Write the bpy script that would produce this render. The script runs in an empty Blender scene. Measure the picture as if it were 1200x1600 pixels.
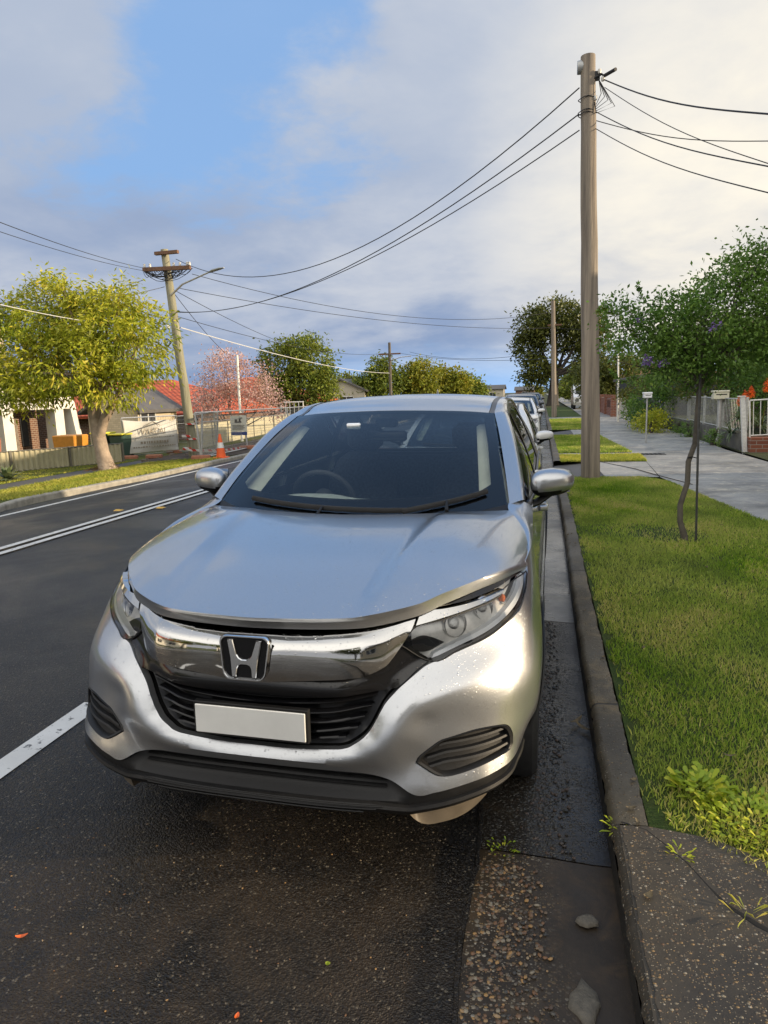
import bpy, math, random
import numpy as np
from mathutils import Vector, Matrix, geometry
random.seed(7); RNG=np.random.default_rng(11)
SC=bpy.context.scene; COL=SC.collection
# ------------------------------------------------------------------ camera
def _cam():
    yaw,pit,rol,f=.2307,.169,.0323,1056.9961
    fw=Vector((-math.sin(yaw)*math.cos(pit),math.cos(yaw)*math.cos(pit),-math.sin(pit)))
    r0=Vector((math.cos(yaw),math.sin(yaw),0)); u0=r0.cross(fw)
    r=r0*math.cos(rol)-u0*math.sin(rol); u=u0*math.cos(rol)+r0*math.sin(rol)
    cd=bpy.data.cameras.new('camera'); co=bpy.data.objects.new('camera',cd); COL.objects.link(co)
    co.matrix_world=Matrix(((r.x,u.x,-fw.x,.8984),(r.y,u.y,-fw.y,-1.8782),(r.z,u.z,-fw.z,1.5573),(0,0,0,1)))
    cd.sensor_fit='HORIZONTAL'; cd.sensor_width=36; cd.lens=f/1200*36; cd.clip_start=.05; cd.clip_end=6000
    SC.camera=co
_cam()
SC.render.resolution_x=768; SC.render.resolution_y=1024
# ------------------------------------------------------------------ light
SUN_AZ=math.radians(86)      # clockwise from the road direction (+Y) towards +X
SUN_EL=math.radians(12)
SUND=Vector((math.sin(SUN_AZ)*math.cos(SUN_EL),math.cos(SUN_AZ)*math.cos(SUN_EL),math.sin(SUN_EL)))
sl=bpy.data.lights.new('sun','SUN'); sl.energy=4.3; sl.angle=math.radians(.6); sl.color=(1,.80,.55)
so=bpy.data.objects.new('sun',sl); COL.objects.link(so); so.rotation_euler=SUND.to_track_quat('Z','Y').to_euler()
def make_world():
    w=bpy.data.worlds.new('World'); SC.world=w; w.use_nodes=True; nt=w.node_tree; nt.nodes.clear(); N=nt.nodes.new; L=nt.links.new
    out=N('ShaderNodeOutputWorld'); bg=N('ShaderNodeBackground'); bg.inputs[1].default_value=.1; L(bg.outputs[0],out.inputs[0])
    sky=N('ShaderNodeTexSky'); sky.sky_type='NISHITA'; sky.sun_disc=False; sky.sun_elevation=SUN_EL; sky.sun_rotation=SUN_AZ
    sky.air_density=1.0; sky.dust_density=.6; sky.ozone_density=1.5
    tc=N('ShaderNodeTexCoord'); nrmz=N('ShaderNodeVectorMath'); nrmz.operation='NORMALIZE'; L(tc.outputs['Generated'],nrmz.inputs[0]); D=nrmz.outputs[0]
    sep=N('ShaderNodeSeparateXYZ'); L(D,sep.inputs[0])
    def m(op,a,b=None,c=None,cl=False):
        n=N('ShaderNodeMath'); n.operation=op; n.use_clamp=cl
        for i,v in enumerate((a,b,c)):
            if v is None: continue
            if isinstance(v,(int,float)): n.inputs[i].default_value=v
            else: L(v,n.inputs[i])
        return n.outputs[0]
    def mr(v,a,b,c=0,d=1,smooth=True):
        n=N('ShaderNodeMapRange'); n.interpolation_type='SMOOTHSTEP' if smooth else 'LINEAR'; L(v,n.inputs[0])
        for i,x in enumerate((a,b,c,d)): n.inputs[i+1].default_value=x
        return n.outputs[0]
    def dot(vec):
        n=N('ShaderNodeVectorMath'); n.operation='DOT_PRODUCT'; L(D,n.inputs[0]); v=Vector(vec).normalized(); n.inputs[1].default_value=v; return n.outputs['Value']
    def mix(f,a,b):
        n=N('ShaderNodeMix'); n.data_type='RGBA'
        if isinstance(f,(int,float)): n.inputs[0].default_value=f
        else: L(f,n.inputs[0])
        for s,v in ((6,a),(7,b)):
            if isinstance(v,tuple): n.inputs[s].default_value=(*v,1)
            else: L(v,n.inputs[s])
        return n.outputs[2]
    # clouds live on a flattened dome: direction / (z + c)
    zz=m('ADD',m('MAXIMUM',sep.outputs[2],0.0),.22)
    cmb=N('ShaderNodeCombineXYZ'); L(m('DIVIDE',sep.outputs[0],zz),cmb.inputs[0]); L(m('DIVIDE',sep.outputs[1],zz),cmb.inputs[1])
    def noise(scale,detail,rough,dist=0,off=(0,0,0)):
        mp=N('ShaderNodeMapping'); mp.inputs[1].default_value=off; L(cmb.outputs[0],mp.inputs[0])
        n=N('ShaderNodeTexNoise'); n.inputs['Scale'].default_value=scale; n.inputs['Detail'].default_value=detail; n.inputs['Roughness'].default_value=rough; n.inputs['Distortion'].default_value=dist
        L(mp.outputs[0],n.inputs['Vector']); return n.outputs[0]
    n1=noise(1.1,6,.55,.25,(3.1,1.7,0)); n2=noise(2.6,7,.6,.2,(7.3,2.2,0)); n3=noise(.55,3,.5,.1,(1.3,5.2,0))
    K=10.0  # background strength is .1
    slate=(.165*K,.235*K,.385*K); grey=(.32*K,.37*K,.465*K); pale=(.49*K,.505*K,.535*K); cream=(.74*K,.67*K,.54*K)
    sund=dot(SUND)
    el=sep.outputs[2]
    right=mr(sund,-.15,.95)            # towards the sun
    up=mr(el,.0,.38)
    base=mix(up,slate,grey)
    base=mix(m('MULTIPLY',right,.85),base,pale)
    # soft lumps of light and dark
    lum=m('ADD',m('MULTIPLY',n1,.75),m('MULTIPLY',n2,.35))
    base=mix(mr(lum,.42,.72,0,.75),base,pale)
    base=mix(mr(n3,.47,.68,0,.75),base,slate)
    glow=m('MULTIPLY',mr(sund,.62,1.0),mr(el,-.02,.30,1.0,.55))
    base=mix(m('MULTIPLY',glow,m('ADD',.45,m('MULTIPLY',n1,.9)),cl=True),base,cream)
    base=mix(m('MULTIPLY',mr(dot((.30,.93,.22)),.90,.998),m('ADD',.15,m('MULTIPLY',n2,1.1)),cl=True),base,(.78*K,.72*K,.60*K))
    # openings to the blue
    def spot(vec,a,b): return mr(dot(vec),a,b)
    o=m('ADD',m('MULTIPLY',spot(BLUE1,.975,.9995),1.0),m('MULTIPLY',spot(BLUE2,.982,.9995),.85))
    o=m('SUBTRACT',o,m('MULTIPLY',spot((-.57,.70,.47),.975,.998),.8)); o=m('SUBTRACT',o,m('MULTIPLY',spot((-.20,.88,.46),.985,.999),.35))
    o=m('ADD',o,m('MULTIPLY',spot((-.1,.5,.86),.78,.95),1.1))
    o=m('ADD',o,m('MULTIPLY',spot(BLUE3,.985,.999),.55)); o=m('ADD',o,m('MULTIPLY',spot(BLUE4,.952,.990),1.5))
    o=m('ADD',o,m('MULTIPLY',m('MULTIPLY',mr(el,.46,.60),mr(sep.outputs[1],.0,.35)),1.6))
    wisp=m('ADD',m('MULTIPLY',n2,.55),m('MULTIPLY',noise(5.5,8,.65,.35,(1.7,9.1,0)),.45))
    hole=m('MULTIPLY',mr(m('SUBTRACT',o,m('ADD',m('MULTIPLY',m('SUBTRACT',lum,.50),2.6),m('MULTIPLY',m('SUBTRACT',wisp,.46),3.6))),.20,1.35),.88)
    skyc=N('ShaderNodeMix'); skyc.data_type='RGBA'; skyc.blend_type='MULTIPLY'; skyc.inputs[0].default_value=1; L(sky.outputs[0],skyc.inputs[6]); skyc.inputs[7].default_value=(1,1,1,1)
    # Nishita sky, hue kept, lifted to the exposure of the photograph
    bl=mix(.7,skyc.outputs[2],(.20*K,.38*K,.70*K))
    # a clear slot low down far along the road
    low=m('MULTIPLY',mr(el,.085,.0),mr(dot((-.05,1,0)),.90,.99))
    base=mix(m('MULTIPLY',low,.75),base,(.27*K,.47*K,.78*K))
    # unseen sky behind, overhead and by the sun: brightened as added fill light
    back=mr(m('MULTIPLY',sep.outputs[1],-1.),-.35,.55); bright=mix(mr(el,.12,.45),(.42*K,.42*K,.43*K),mix(n1,(1.0*K,.98*K,.93*K),(1.7*K,1.62*K,1.5*K)))
    base=mix(m('MULTIPLY',back,.85),base,bright)
    low2=m('MULTIPLY',mr(sund,.80,.995),mr(el,.5,.1)); base=mix(m('MULTIPLY',low2,.8),base,(1.2*K,1.02*K,.76*K))
    col=mix(hole,base,bl)
    # below the horizon a dull ground tone
    col=mix(mr(el,-.02,-.06),col,(.9,.9,.85))
    L(col,bg.inputs[0])
def _dir(px,py):
    c=SC.camera.matrix_world; return (c.to_3x3()@Vector((px-600,-(py-800),-1056.9961))).normalized()
BLUE1=(-.335,.86,.385); BLUE2=(-.515,.78,.345); BLUE3=(.03,.82,.56); BLUE4=(-.30,.70,.64)
make_world()
SC.view_settings.view_transform='Standard'; SC.view_settings.look='None'; SC.view_settings.gamma=1; SC.view_settings.exposure=0.5
SC.render.engine='CYCLES'
SC.cycles.max_bounces=8; SC.cycles.transparent_max_bounces=24; SC.cycles.caustics_reflective=False; SC.cycles.caustics_refractive=False
# ------------------------------------------------------------------ materials
MATS={}
class MatN:
    def __init__(s,name):
        s.mat=bpy.data.materials.new(name); s.mat.use_nodes=True; s.t=s.mat.node_tree; s.t.nodes.clear()
        s.out=s.t.nodes.new('ShaderNodeOutputMaterial'); s.b=s.t.nodes.new('ShaderNodeBsdfPrincipled'); s.l(s.b.outputs[0],s.out.inputs[0]); MATS[name]=s.mat
    def n(s,k,**kw):
        x=s.t.nodes.new('ShaderNode'+k)
        for a,v in kw.items(): setattr(x,a,v)
        return x
    def l(s,a,b): s.t.links.new(a,b)
    def set(s,**kw):
        for k,v in kw.items():
            k=k.replace('_',' '); i=s.b.inputs[k]
            if hasattr(v,'links') or isinstance(v,bpy.types.NodeSocket): s.l(v,i)
            else: i.default_value=(*v,1) if isinstance(v,tuple) and len(v)==3 else v
        return s
    def co(s,kind='Object',scale=None,rot=None):
        t=s.n('TexCoord').outputs[kind]
        if scale is None and rot is None: return t
        mp=s.n('Mapping'); s.l(t,mp.inputs[0])
        if scale: mp.inputs[3].default_value=scale
        if rot: mp.inputs[2].default_value=rot
        return mp.outputs[0]
    def noise(s,scale,detail=4,rough=.55,vec=None,dist=0,out=0):
        n=s.n('TexNoise'); n.inputs['Scale'].default_value=scale; n.inputs['Detail'].default_value=detail; n.inputs['Roughness'].default_value=rough; n.inputs['Distortion'].default_value=dist
        s.l(vec or s.co(),n.inputs['Vector']); return n.outputs[out]
    def vor(s,scale,feat='F1',vec=None,rand=1,out='Distance'):
        n=s.n('TexVoronoi',feature=feat); n.inputs['Scale'].default_value=scale; n.inputs['Randomness'].default_value=rand; s.l(vec or s.co(),n.inputs['Vector']); return n.outputs[out]
    def mr(s,v,a,b,c=0.,d=1.,smooth=False):
        n=s.n('MapRange'); n.interpolation_type='SMOOTHSTEP' if smooth else 'LINEAR'; s.l(v,n.inputs[0])
        for i,x in enumerate((a,b,c,d)): n.inputs[i+1].default_value=x
        return n.outputs[0]
    def m(s,op,a,b=0.,cl=False):
        n=s.n('Math',operation=op); n.use_clamp=cl
        for i,v in enumerate((a,b)):
            if isinstance(v,(int,float)): n.inputs[i].default_value=v
            else: s.l(v,n.inputs[i])
        return n.outputs[0]
    def mix(s,f,a,b,blend='MIX'):
        n=s.n('Mix',data_type='RGBA',blend_type=blend)
        if isinstance(f,(int,float)): n.inputs[0].default_value=f
        else: s.l(f,n.inputs[0])
        for i,v in ((6,a),(7,b)):
            if isinstance(v,tuple): n.inputs[i].default_value=(*v,1)
            else: s.l(v,n.inputs[i])
        return n.outputs[2]
    def ramp(s,v,stops):
        n=s.n('ValToRGB'); s.l(v,n.inputs[0]); e=n.color_ramp.elements
        while len(e)<len(stops): e.new(.5)
        for x,(p,c) in zip(e,stops): x.position=p; x.color=(*c,1)
        return n.outputs[0]
    def bump(s,h,strength=.3,dist=.01,nrm=None):
        n=s.n('Bump'); n.inputs['Strength'].default_value=strength; n.inputs['Distance'].default_value=dist; s.l(h,n.inputs['Height'])
        if nrm: s.l(nrm,n.inputs['Normal'])
        return n.outputs[0]
def M(name): return MATS[name]
def simple(name,col,rough=.6,metal=0.,var=.15,scale=8,bump=0.,bscale=60,spec=.5,coat=0.,**kw):
    t=MatN(name); nz=t.noise(scale,5,.6)
    d=tuple(c*(1-var) for c in col); u=tuple(min(1,c*(1+var)) for c in col)
    t.set(Base_Color=t.mix(t.mr(nz,.3,.7),d,u),Roughness=t.mr(nz,.2,.8,max(.02,rough-.06),min(1,rough+.06)),Metallic=metal)
    t.b.inputs['Specular IOR Level'].default_value=spec; t.b.inputs['Coat Weight'].default_value=coat
    if bump: t.set(Normal=t.bump(t.noise(bscale,5,.6),bump,.01))
    return t
# ------------------------------------------------------------------ geometry
def tag(o,label=None,cat=None,group=None,kind=None):
    if label: o['label']=label
    if cat: o['category']=cat
    if group: o['group']=group
    if kind: o['kind']=kind
    return o
def thing(name,label,cat,loc=(0,0,0),rz=0,group=None):
    o=bpy.data.objects.new(name,None); COL.objects.link(o); o.location=loc; o.rotation_euler=(0,0,rz); o.empty_display_size=.2
    return tag(o,label,cat,group)
def mobj(name,verts,faces,mat,parent=None,smooth=False,sharp=40,mats=None,fmat=None):
    me=bpy.data.meshes.new(name); me.from_pydata([tuple(map(float,v)) for v in verts],[],[tuple(map(int,f)) for f in faces])
    for x in (mats or [mat]): me.materials.append(M(x) if isinstance(x,str) else x)
    if fmat is not None: me.polygons.foreach_set('material_index',np.asarray(fmat,dtype=np.int32))
    if smooth:
        me.polygons.foreach_set('use_smooth',[True]*len(me.polygons)); me.set_sharp_from_angle(angle=math.radians(sharp))
    me.update()
    o=bpy.data.objects.new(name,me); COL.objects.link(o)
    if parent: o.parent=parent
    return o
def tri_cloud(name,V,mat,parent=None,nv=4,tint=None,mats=None,fmat=None):
    """V: (n,nv,3) loose polygons, fast"""
    n=len(V); me=bpy.data.meshes.new(name); me.vertices.add(n*nv); me.vertices.foreach_set('co',np.ascontiguousarray(V,dtype=np.float32).ravel())
    me.loops.add(n*nv); me.loops.foreach_set('vertex_index',np.arange(n*nv,dtype=np.int32)); me.polygons.add(n)
    me.polygons.foreach_set('loop_start',np.arange(0,n*nv,nv,dtype=np.int32))
    for x in (mats or [mat]): me.materials.append(M(x))
    if fmat is not None: me.polygons.foreach_set('material_index',np.asarray(fmat,dtype=np.int32))
    if tint is not None:
        a=me.attributes.new('tint','FLOAT','FACE'); a.data.foreach_set('value',np.asarray(tint,dtype=np.float32))
    me.update(calc_edges=True); me.validate()
    o=bpy.data.objects.new(name,me); COL.objects.link(o)
    if parent: o.parent=parent
    return o
class MB:
    def __init__(s): s.v=[]; s.f=[]
    def add(s,v,f):
        k=len(s.v); s.v+= [tuple(x) for x in v]; s.f+=[tuple(i+k for i in q) for q in f]; return s
    def box(s,a,b,rz=0,c=None,bev=0.):
        x0,y0,z0=a; x1,y1,z1=b
        if bev>0:
            e=bev; P=[]
            prof=[(x0+e,y0),(x1-e,y0),(x1,y0+e),(x1,y1-e),(x1-e,y1),(x0+e,y1),(x0,y1-e),(x0,y0+e)]
            cx,cy=(x0+x1)/2,(y0+y1)/2
            inn=[(cx+(x-cx)*(1-2*e/max(x1-x0,1e-6)),cy+(y-cy)*(1-2*e/max(y1-y0,1e-6))) for x,y in prof]
            V=[(x,y,z0) for x,y in inn]+[(x,y,z0+e) for x,y in prof]+[(x,y,z1-e) for x,y in prof]+[(x,y,z1) for x,y in inn]
            Fc=[tuple(range(7,-1,-1)),tuple(range(24,32))]
            for r in range(3):
                for i in range(8): j=(i+1)%8; Fc.append((r*8+i,r*8+j,r*8+8+j,r*8+8+i))
        else:
            V=[(x0,y0,z0),(x1,y0,z0),(x1,y1,z0),(x0,y1,z0),(x0,y0,z1),(x1,y0,z1),(x1,y1,z1),(x0,y1,z1)]
            Fc=[(3,2,1,0),(4,5,6,7),(0,1,5,4),(1,2,6,5),(2,3,7,6),(3,0,4,7)]
        if rz:
            cx,cy=c if c else ((x0+x1)/2,(y0+y1)/2); C,S=math.cos(rz),math.sin(rz)
            V=[(cx+(x-cx)*C-(y-cy)*S,cy+(x-cx)*S+(y-cy)*C,z) for x,y,z in V]
        return s.add(V,Fc)
    def tube(s,path,r,n=8,cap=True,flat=1.,twist=0):
        P=[Vector(p) for p in path]; R=r if isinstance(r,(list,tuple)) else [r]*len(P); V=[];Fc=[]; up=None
        for i,p in enumerate(P):
            t=(P[min(i+1,len(P)-1)]-P[max(i-1,0)]).normalized()
            if up is None: up=Vector((0,0,1)) if abs(t.z)<.9 else Vector((1,0,0))
            a=t.cross(up).normalized(); b=a.cross(t).normalized(); up=b
            for k in range(n):
                w=2*math.pi*k/n+twist; V.append(p+a*math.cos(w)*R[i]+b*math.sin(w)*R[i]*flat)
        for i in range(len(P)-1):
            for k in range(n): j=(k+1)%n; Fc.append((i*n+k,i*n+j,i*n+n+j,i*n+n+k))
        if cap: Fc+= [tuple(range(n-1,-1,-1)),tuple(range((len(P)-1)*n,len(P)*n))]
        return s.add(V,Fc)
    def lathe(s,prof,c=(0,0,0),axis='z',n=24):
        V=[];Fc=[]
        for r,h in prof:
            for k in range(n):
                w=2*math.pi*k/n; x,y=r*math.cos(w),r*math.sin(w)
                V.append({'z':(c[0]+x,c[1]+y,c[2]+h),'x':(c[0]+h,c[1]+x,c[2]+y),'y':(c[0]+x,c[1]+h,c[2]+y)}[axis])
        for i in range(len(prof)-1):
            for k in range(n): j=(k+1)%n; Fc.append((i*n+k,i*n+j,i*n+n+j,i*n+n+k))
        if prof[0][0]>1e-6: Fc.append(tuple(range(n-1,-1,-1)))
        if prof[-1][0]>1e-6: Fc.append(tuple(range((len(prof)-1)*n,len(prof)*n)))
        return s.add(V,Fc)
    def prism(s,poly,z0,z1,fn=None):
        n=len(poly); V=[(x,y,z0) for x,y in poly]+[(x,y,z1) for x,y in poly]; Fc=[tuple(range(n-1,-1,-1)),tuple(range(n,2*n))]+[(i,(i+1)%n,n+(i+1)%n,n+i) for i in range(n)]
        if fn: V=[fn(*v) for v in V]
        return s.add(V,Fc)
    def grid(s,G):
        r,c=len(G),len(G[0]); V=[p for row in G for p in row]; return s.add(V,[(i*c+j,i*c+j+1,i*c+c+j+1,i*c+c+j) for i in range(r-1) for j in range(c-1)])
    def build(s,name,mat,parent=None,smooth=False,sharp=40): return mobj(name,s.v,s.f,mat,parent,smooth,sharp)
def inpoly(P,poly):
    x,y=P[:,0],P[:,1]; r=np.zeros(len(P),bool); q=np.asarray(poly); n=len(q)
    for i in range(n):
        x1,y1=q[i]; x2,y2=q[(i+1)%n]
        if y1==y2: continue
        c=((y1>y)!=(y2>y)); r^= c&(x<(x2-x1)*(y-y1)/(y2-y1)+x1)
    return r
def spline(pts,closed=False,k=6,corner=50):
    """Catmull-Rom through pts, keeping corners sharper than `corner` degrees"""
    P=np.asarray(pts,float); n=len(P); out=[]
    def sharp(i):
        if not closed and i in (0,n-1): return True
        a=P[i]-P[i-1]; b=P[(i+1)%n]-P[i]; c=np.dot(a,b)/(np.linalg.norm(a)*np.linalg.norm(b)+1e-12); return math.degrees(math.acos(max(-1,min(1,c))))>corner
    for i in range(n if closed else n-1):
        p0,p1,p2,p3=P[(i-1)%n],P[i],P[(i+1)%n],P[(i+2)%n]
        m1=(p2-p0)/2 if not sharp(i) else (p2-p1); m2=(p3-p1)/2 if not sharp((i+1)%n) else (p2-p1)
        d=np.linalg.norm(p2-p1)
        for m_,q in ((m1,0),(m2,1)):
            l=np.linalg.norm(m_)
            if l>d*1.3: m_*=d*1.3/l
        for j in range(k):
            t=j/k; out.append((2*t**3-3*t*t+1)*p1+(t**3-2*t*t+t)*m1+(-2*t**3+3*t*t)*p2+(t**3-t*t)*m2)
    if not closed: out.append(P[-1])
    return np.array(out)
def resample(P,step):
    P=np.asarray(P); out=[]
    for i in range(len(P)):
        a,b=P[i],P[(i+1)%len(P)]; m=max(1,int(math.ceil(np.linalg.norm(b-a)/step)))
        for j in range(m): out.append(a+(b-a)*j/m)
    return np.array(out)
def panel(name,fn,outline,mat,parent,holes=(),step=.02,thick=.012,smooth_edge=True,k=5,corner=45,mirror=False,flip=False,rim=True,sharp=35):
    """a sheet-metal panel: polygon in the surface's own (u,v), mapped by fn(u,v,off) with its edge folded inwards"""
    loops=[]
    for q in [outline,*holes]:
        q=spline(q,True,k,corner) if smooth_edge else np.asarray(q,float)
        loops.append(resample(q,step))
    O=loops[0]; lo,hi=O.min(0),O.max(0)
    gx,gy=np.meshgrid(np.arange(lo[0]+step*.37,hi[0],step),np.arange(lo[1]+step*.43,hi[1],step)); gx=gx+(np.arange(gx.shape[0])%2)[:,None]*step/2
    g=np.stack([gx.ravel(),gy.ravel()],-1); ins=inpoly(g,O)
    for h in loops[1:]: ins&=~inpoly(g,h)
    g=g[ins]; B=np.concatenate(loops)
    keep=np.ones(len(g),bool)
    for i in range(0,len(g),4000):
        d=((g[i:i+4000,None]-B[None])**2).sum(-1).min(1); keep[i:i+4000]=d>(step*.45)**2
    g=g[keep]; pts=np.concatenate([B,g]); E=[];k0=0
    for L_ in loops: n=len(L_); E+=[(k0+i,k0+(i+1)%n) for i in range(n)]; k0+=n
    r=geometry.delaunay_2d_cdt([Vector(p) for p in pts],E,[],0,1e-6)
    vv=np.array([tuple(v) for v in r[0]]); T=np.array([f for f in r[2]]); c=vv[T].mean(1); ok=inpoly(c,O)
    for h in loops[1:]: ok&=~inpoly(c,h)
    T=T[ok]
    a=vv[T[:,1]]-vv[T[:,0]]; b=vv[T[:,2]]-vv[T[:,0]]; ar=a[:,0]*b[:,1]-a[:,1]*b[:,0]; T=T[np.abs(ar)>1e-10]; ar=ar[np.abs(ar)>1e-10]; T[ar<0]=T[ar<0][:,::-1]
    top=fn(vv[:,0],vv[:,1],0.); V=[*map(tuple,top)]; Fc=[tuple(t) for t in T]
    if rim:
        from collections import Counter
        cnt=Counter(); 
        for t in Fc:
            for x,y in ((t[0],t[1]),(t[1],t[2]),(t[2],t[0])): cnt[(x,y)]+=1
        bd=[(x,y) for (x,y) in cnt if (y,x) not in cnt]; bv=sorted({x for e in bd for x in e}); low=fn(vv[bv,0],vv[bv,1],-thick); mp={}
        for i,q in zip(bv,low): mp[i]=len(V); V.append(tuple(q))
        for x,y in bd: Fc.append((x,mp[x],mp[y],y))
    if mirror: V=[(-x,y,z) for x,y,z in V]; Fc=[f[::-1] for f in Fc]
    if flip: Fc=[f[::-1] for f in Fc]
    return mobj(name,V,Fc,mat,parent,True,sharp)

# ---- body ring surface of the parked car: s = arc length round the car from the nose centre, z = height
ZT=np.array([.10,.20,.30,.44,.60,.72,.80,.86,.92,.98,1.06,1.16])
CT=np.array([.02,-.010,-.012,-.004,.000,.004,.02,.055,.11,.17,.25,.35])
DT=np.array([.58,.60,.60,.62,.70,.80,.83,.83,.82,.80,.80,.80])
NT=np.array([3.2,3.2,3.1,3.0,2.6,2.25,2.2,2.2,2.2,2.2,2.2,2.2])
WT=np.array([.82,.845,.868,.884,.888,.886,.880,.868,.854,.845,.832,.805])
RT=np.array([4.22,4.28,4.31,4.33,4.33,4.32,4.30,4.27,4.24,4.20,4.14,4.07])
ZG=np.linspace(.10,1.16,107); SG=np.linspace(0,5.6,561)
def ring():
    G=np.zeros((len(ZG),len(SG),2))
    k=np.exp(-.5*(np.arange(-6,7)/3.)**2); k/=k.sum()
    def s_(T):
        v=np.interp(ZG,ZT,T); p=np.r_[2*v[0]-v[6:0:-1],v,2*v[-1]-v[-2:-8:-1]]; return np.convolve(p,k,'valid')
    C,D,N,W,R=s_(CT),s_(DT),s_(NT),s_(WT),s_(RT)
    for i,z in enumerate(ZG):
        th=np.linspace(0,np.pi/2,600); a=2/N[i]; b=2/2.8
        x=W[i]*np.sin(th)**a; y=C[i]+D[i]*(1-np.cos(th)**a)
        t2=th[::-1]; x=np.r_[x,W[i]*np.sin(t2)**b]; y=np.r_[y,R[i]-.55*(1-np.cos(t2)**b)]
        L=np.r_[0,np.cumsum(np.hypot(np.diff(x),np.diff(y)))]
        G[i,:,0]=np.interp(SG,L,x); G[i,:,1]=np.interp(SG,L,y)
    return G
GR=ring()
def base(s,z):
    s=np.asarray(s,float); z=np.asarray(z,float); sg=np.where(s<0,-1,1); a=np.abs(s)
    fi=np.clip((z-ZG[0])/(ZG[1]-ZG[0]),0,len(ZG)-1.001); fj=np.clip(a/(SG[1]-SG[0]),0,len(SG)-1.001)
    i=fi.astype(int); j=fj.astype(int); p=(fi-i)[...,None]; q=(fj-j)[...,None]
    v=(1-p)*((1-q)*GR[i,j]+q*GR[i,j+1])+p*((1-q)*GR[i+1,j]+q*GR[i+1,j+1])
    return np.stack([v[...,0]*sg,v[...,1],z+0*v[...,0]],-1)
def nrm(s,z):
    e=.02; a=base(s+e,z)-base(s-e,z)
    n=np.stack([a[...,1],-a[...,0],0*a[...,0]],-1); return n/np.maximum(np.linalg.norm(n,axis=-1,keepdims=True),1e-9)
# sculpting of the nose: feature lines (s, z, push outwards), sampled densely so that the creases run clean
DL=[
[(0,.458,-.012),(.12,.457,-.012),(.26,.466,-.012),(.32,.485,-.012),(.374,.525,-.012),(.416,.595,-.012),(.474,.661,-.012),(.526,.695,-.013),(.576,.722,-.014)],
[(0,.424,.011),(.219,.431,.011),(.315,.440,.011),(.352,.458,.011),(.408,.525,.012),(.448,.580,.013),(.508,.626,.015),(.632,.656,.021),(.783,.683,.027),(.90,.712,.032),(.99,.76,.030)],
[(0,.398,-.009),(.2,.398,-.009),(.36,.398,-.008),(.44,.379,.002),(.50,.350,.014),(.545,.332,.019),(.60,.348,.022),(.735,.364,.022),(.849,.372,.010),(.95,.384,-.014),(1.05,.40,-.026)],
[(.60,.728,-.006),(.70,.750,.001),(.81,.771,.010),(.90,.795,.018),(.98,.826,.018),(1.06,.868,.010),(1.1,.91,.0)],
[(.545,.565,.006),(.63,.592,.011),(.77,.602,.020),(.87,.612,.029),(.98,.630,.032),(1.10,.66,.022)],
[(.522,.434,-.003),(.534,.455,-.003),(.591,.500,-.003),(.715,.520,-.001),(.80,.516,.004),(.88,.505,.006),(.98,.525,.012)],
[(.522,.430,-.002),(.574,.398,.008),(.65,.385,.013),(.735,.394,.012),(.82,.402,.005),(.89,.415,-.004),(.98,.44,-.006)],
[(0,.30,.010),(.3,.30,.010),(.5,.288,.010),(.6,.295,.016),(.76,.318,.013),(.86,.325,-.002),(.95,.335,-.024),(1.08,.345,-.036)],
[(0,.25,-.010),(.5,.245,-.008),(.68,.26,-.008),(.8,.27,-.018),(.95,.27,-.045),(1.08,.27,-.05)]]
DQ=[(0,.15,-.06),(.25,.15,-.06),(.5,.15,-.06),(.7,.16,-.065),(.9,.18,-.08),(1.1,.18,-.08),
(0,.52,0),(.2,.52,0),(.28,.56,0),(0,.6,0),(.2,.6,0),(.3,.65,0),(0,.68,0),(.2,.7,0),(.4,.72,0),(0,.8,0),(.2,.82,0),(.4,.82,0),(.2,.87,0),(.4,.88,0),(0,.9,0),(.2,.95,0),(.5,.95,0),(.7,.95,0),(.9,.98,0),(.6,.89,0),(.8,.905,0),(.95,.92,0),(.6,.82,0),(.72,.82,.003),(.85,.85,.008),
(1.25,.3,-.024),(1.25,.5,.002),(1.25,.7,.008),(1.25,.85,0),(1.25,.98,0),(1.12,.52,.012),(1.12,.75,.014),(1.10,.45,.0),(1.5,.3,0),(1.5,.5,0),(1.5,.7,0),(1.5,.9,0),(1.5,1.1,0),(0,1.1,0),(.7,1.1,0),(1.5,.12,-.02),(1.25,.18,-.04)]
def _dens(L,st=.045):
    L=np.array(L); out=[]
    for a,b in zip(L[:-1],L[1:]):
        n=max(1,int(round(np.hypot(*(b-a)[:2])/st)))
        out+=[a+(b-a)*i/n for i in range(n)]
    return np.array(out+[L[-1]])
DP=np.concatenate([_dens(l) for l in DL]+[np.array(DQ)])
def _k(a,b):
    d=np.hypot((a[:,None,0]-b[None,:,0]),(a[:,None,1]-b[None,:,1])*1.5); return np.where(d>1e-9,d*d*np.log(d+1e-12),0)
def _tps():
    P=np.r_[DP,DP[DP[:,0]>.01]*[-1,1,1]]; n=len(P)
    A=np.zeros((n+3,n+3)); A[:n,:n]=_k(P,P)+1.5e-4*np.eye(n); A[:n,n]=1; A[:n,n+1:]=P[:,:2]; A[n:,:n]=A[:n,n:].T
    w=np.linalg.solve(A,np.r_[P[:,2],0,0,0]); return P,w
TP,TW=_tps()
_gs=np.arange(0,1.56,.006); _gz=np.arange(.08,1.2,.006)
def _grid():
    S,Z=np.meshgrid(_gs,_gz); q=np.stack([S.ravel(),Z.ravel()],-1); n=len(TP); out=[]
    for i in range(0,len(q),8000): out.append(_k(q[i:i+8000],TP)@TW[:n]+TW[n]+q[i:i+8000]@TW[n+1:])
    g=np.concatenate(out).reshape(S.shape); f=np.clip((1.5-S)/.3,0,1); return g*f*f*(3-2*f)
GD=_grid()
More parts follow.
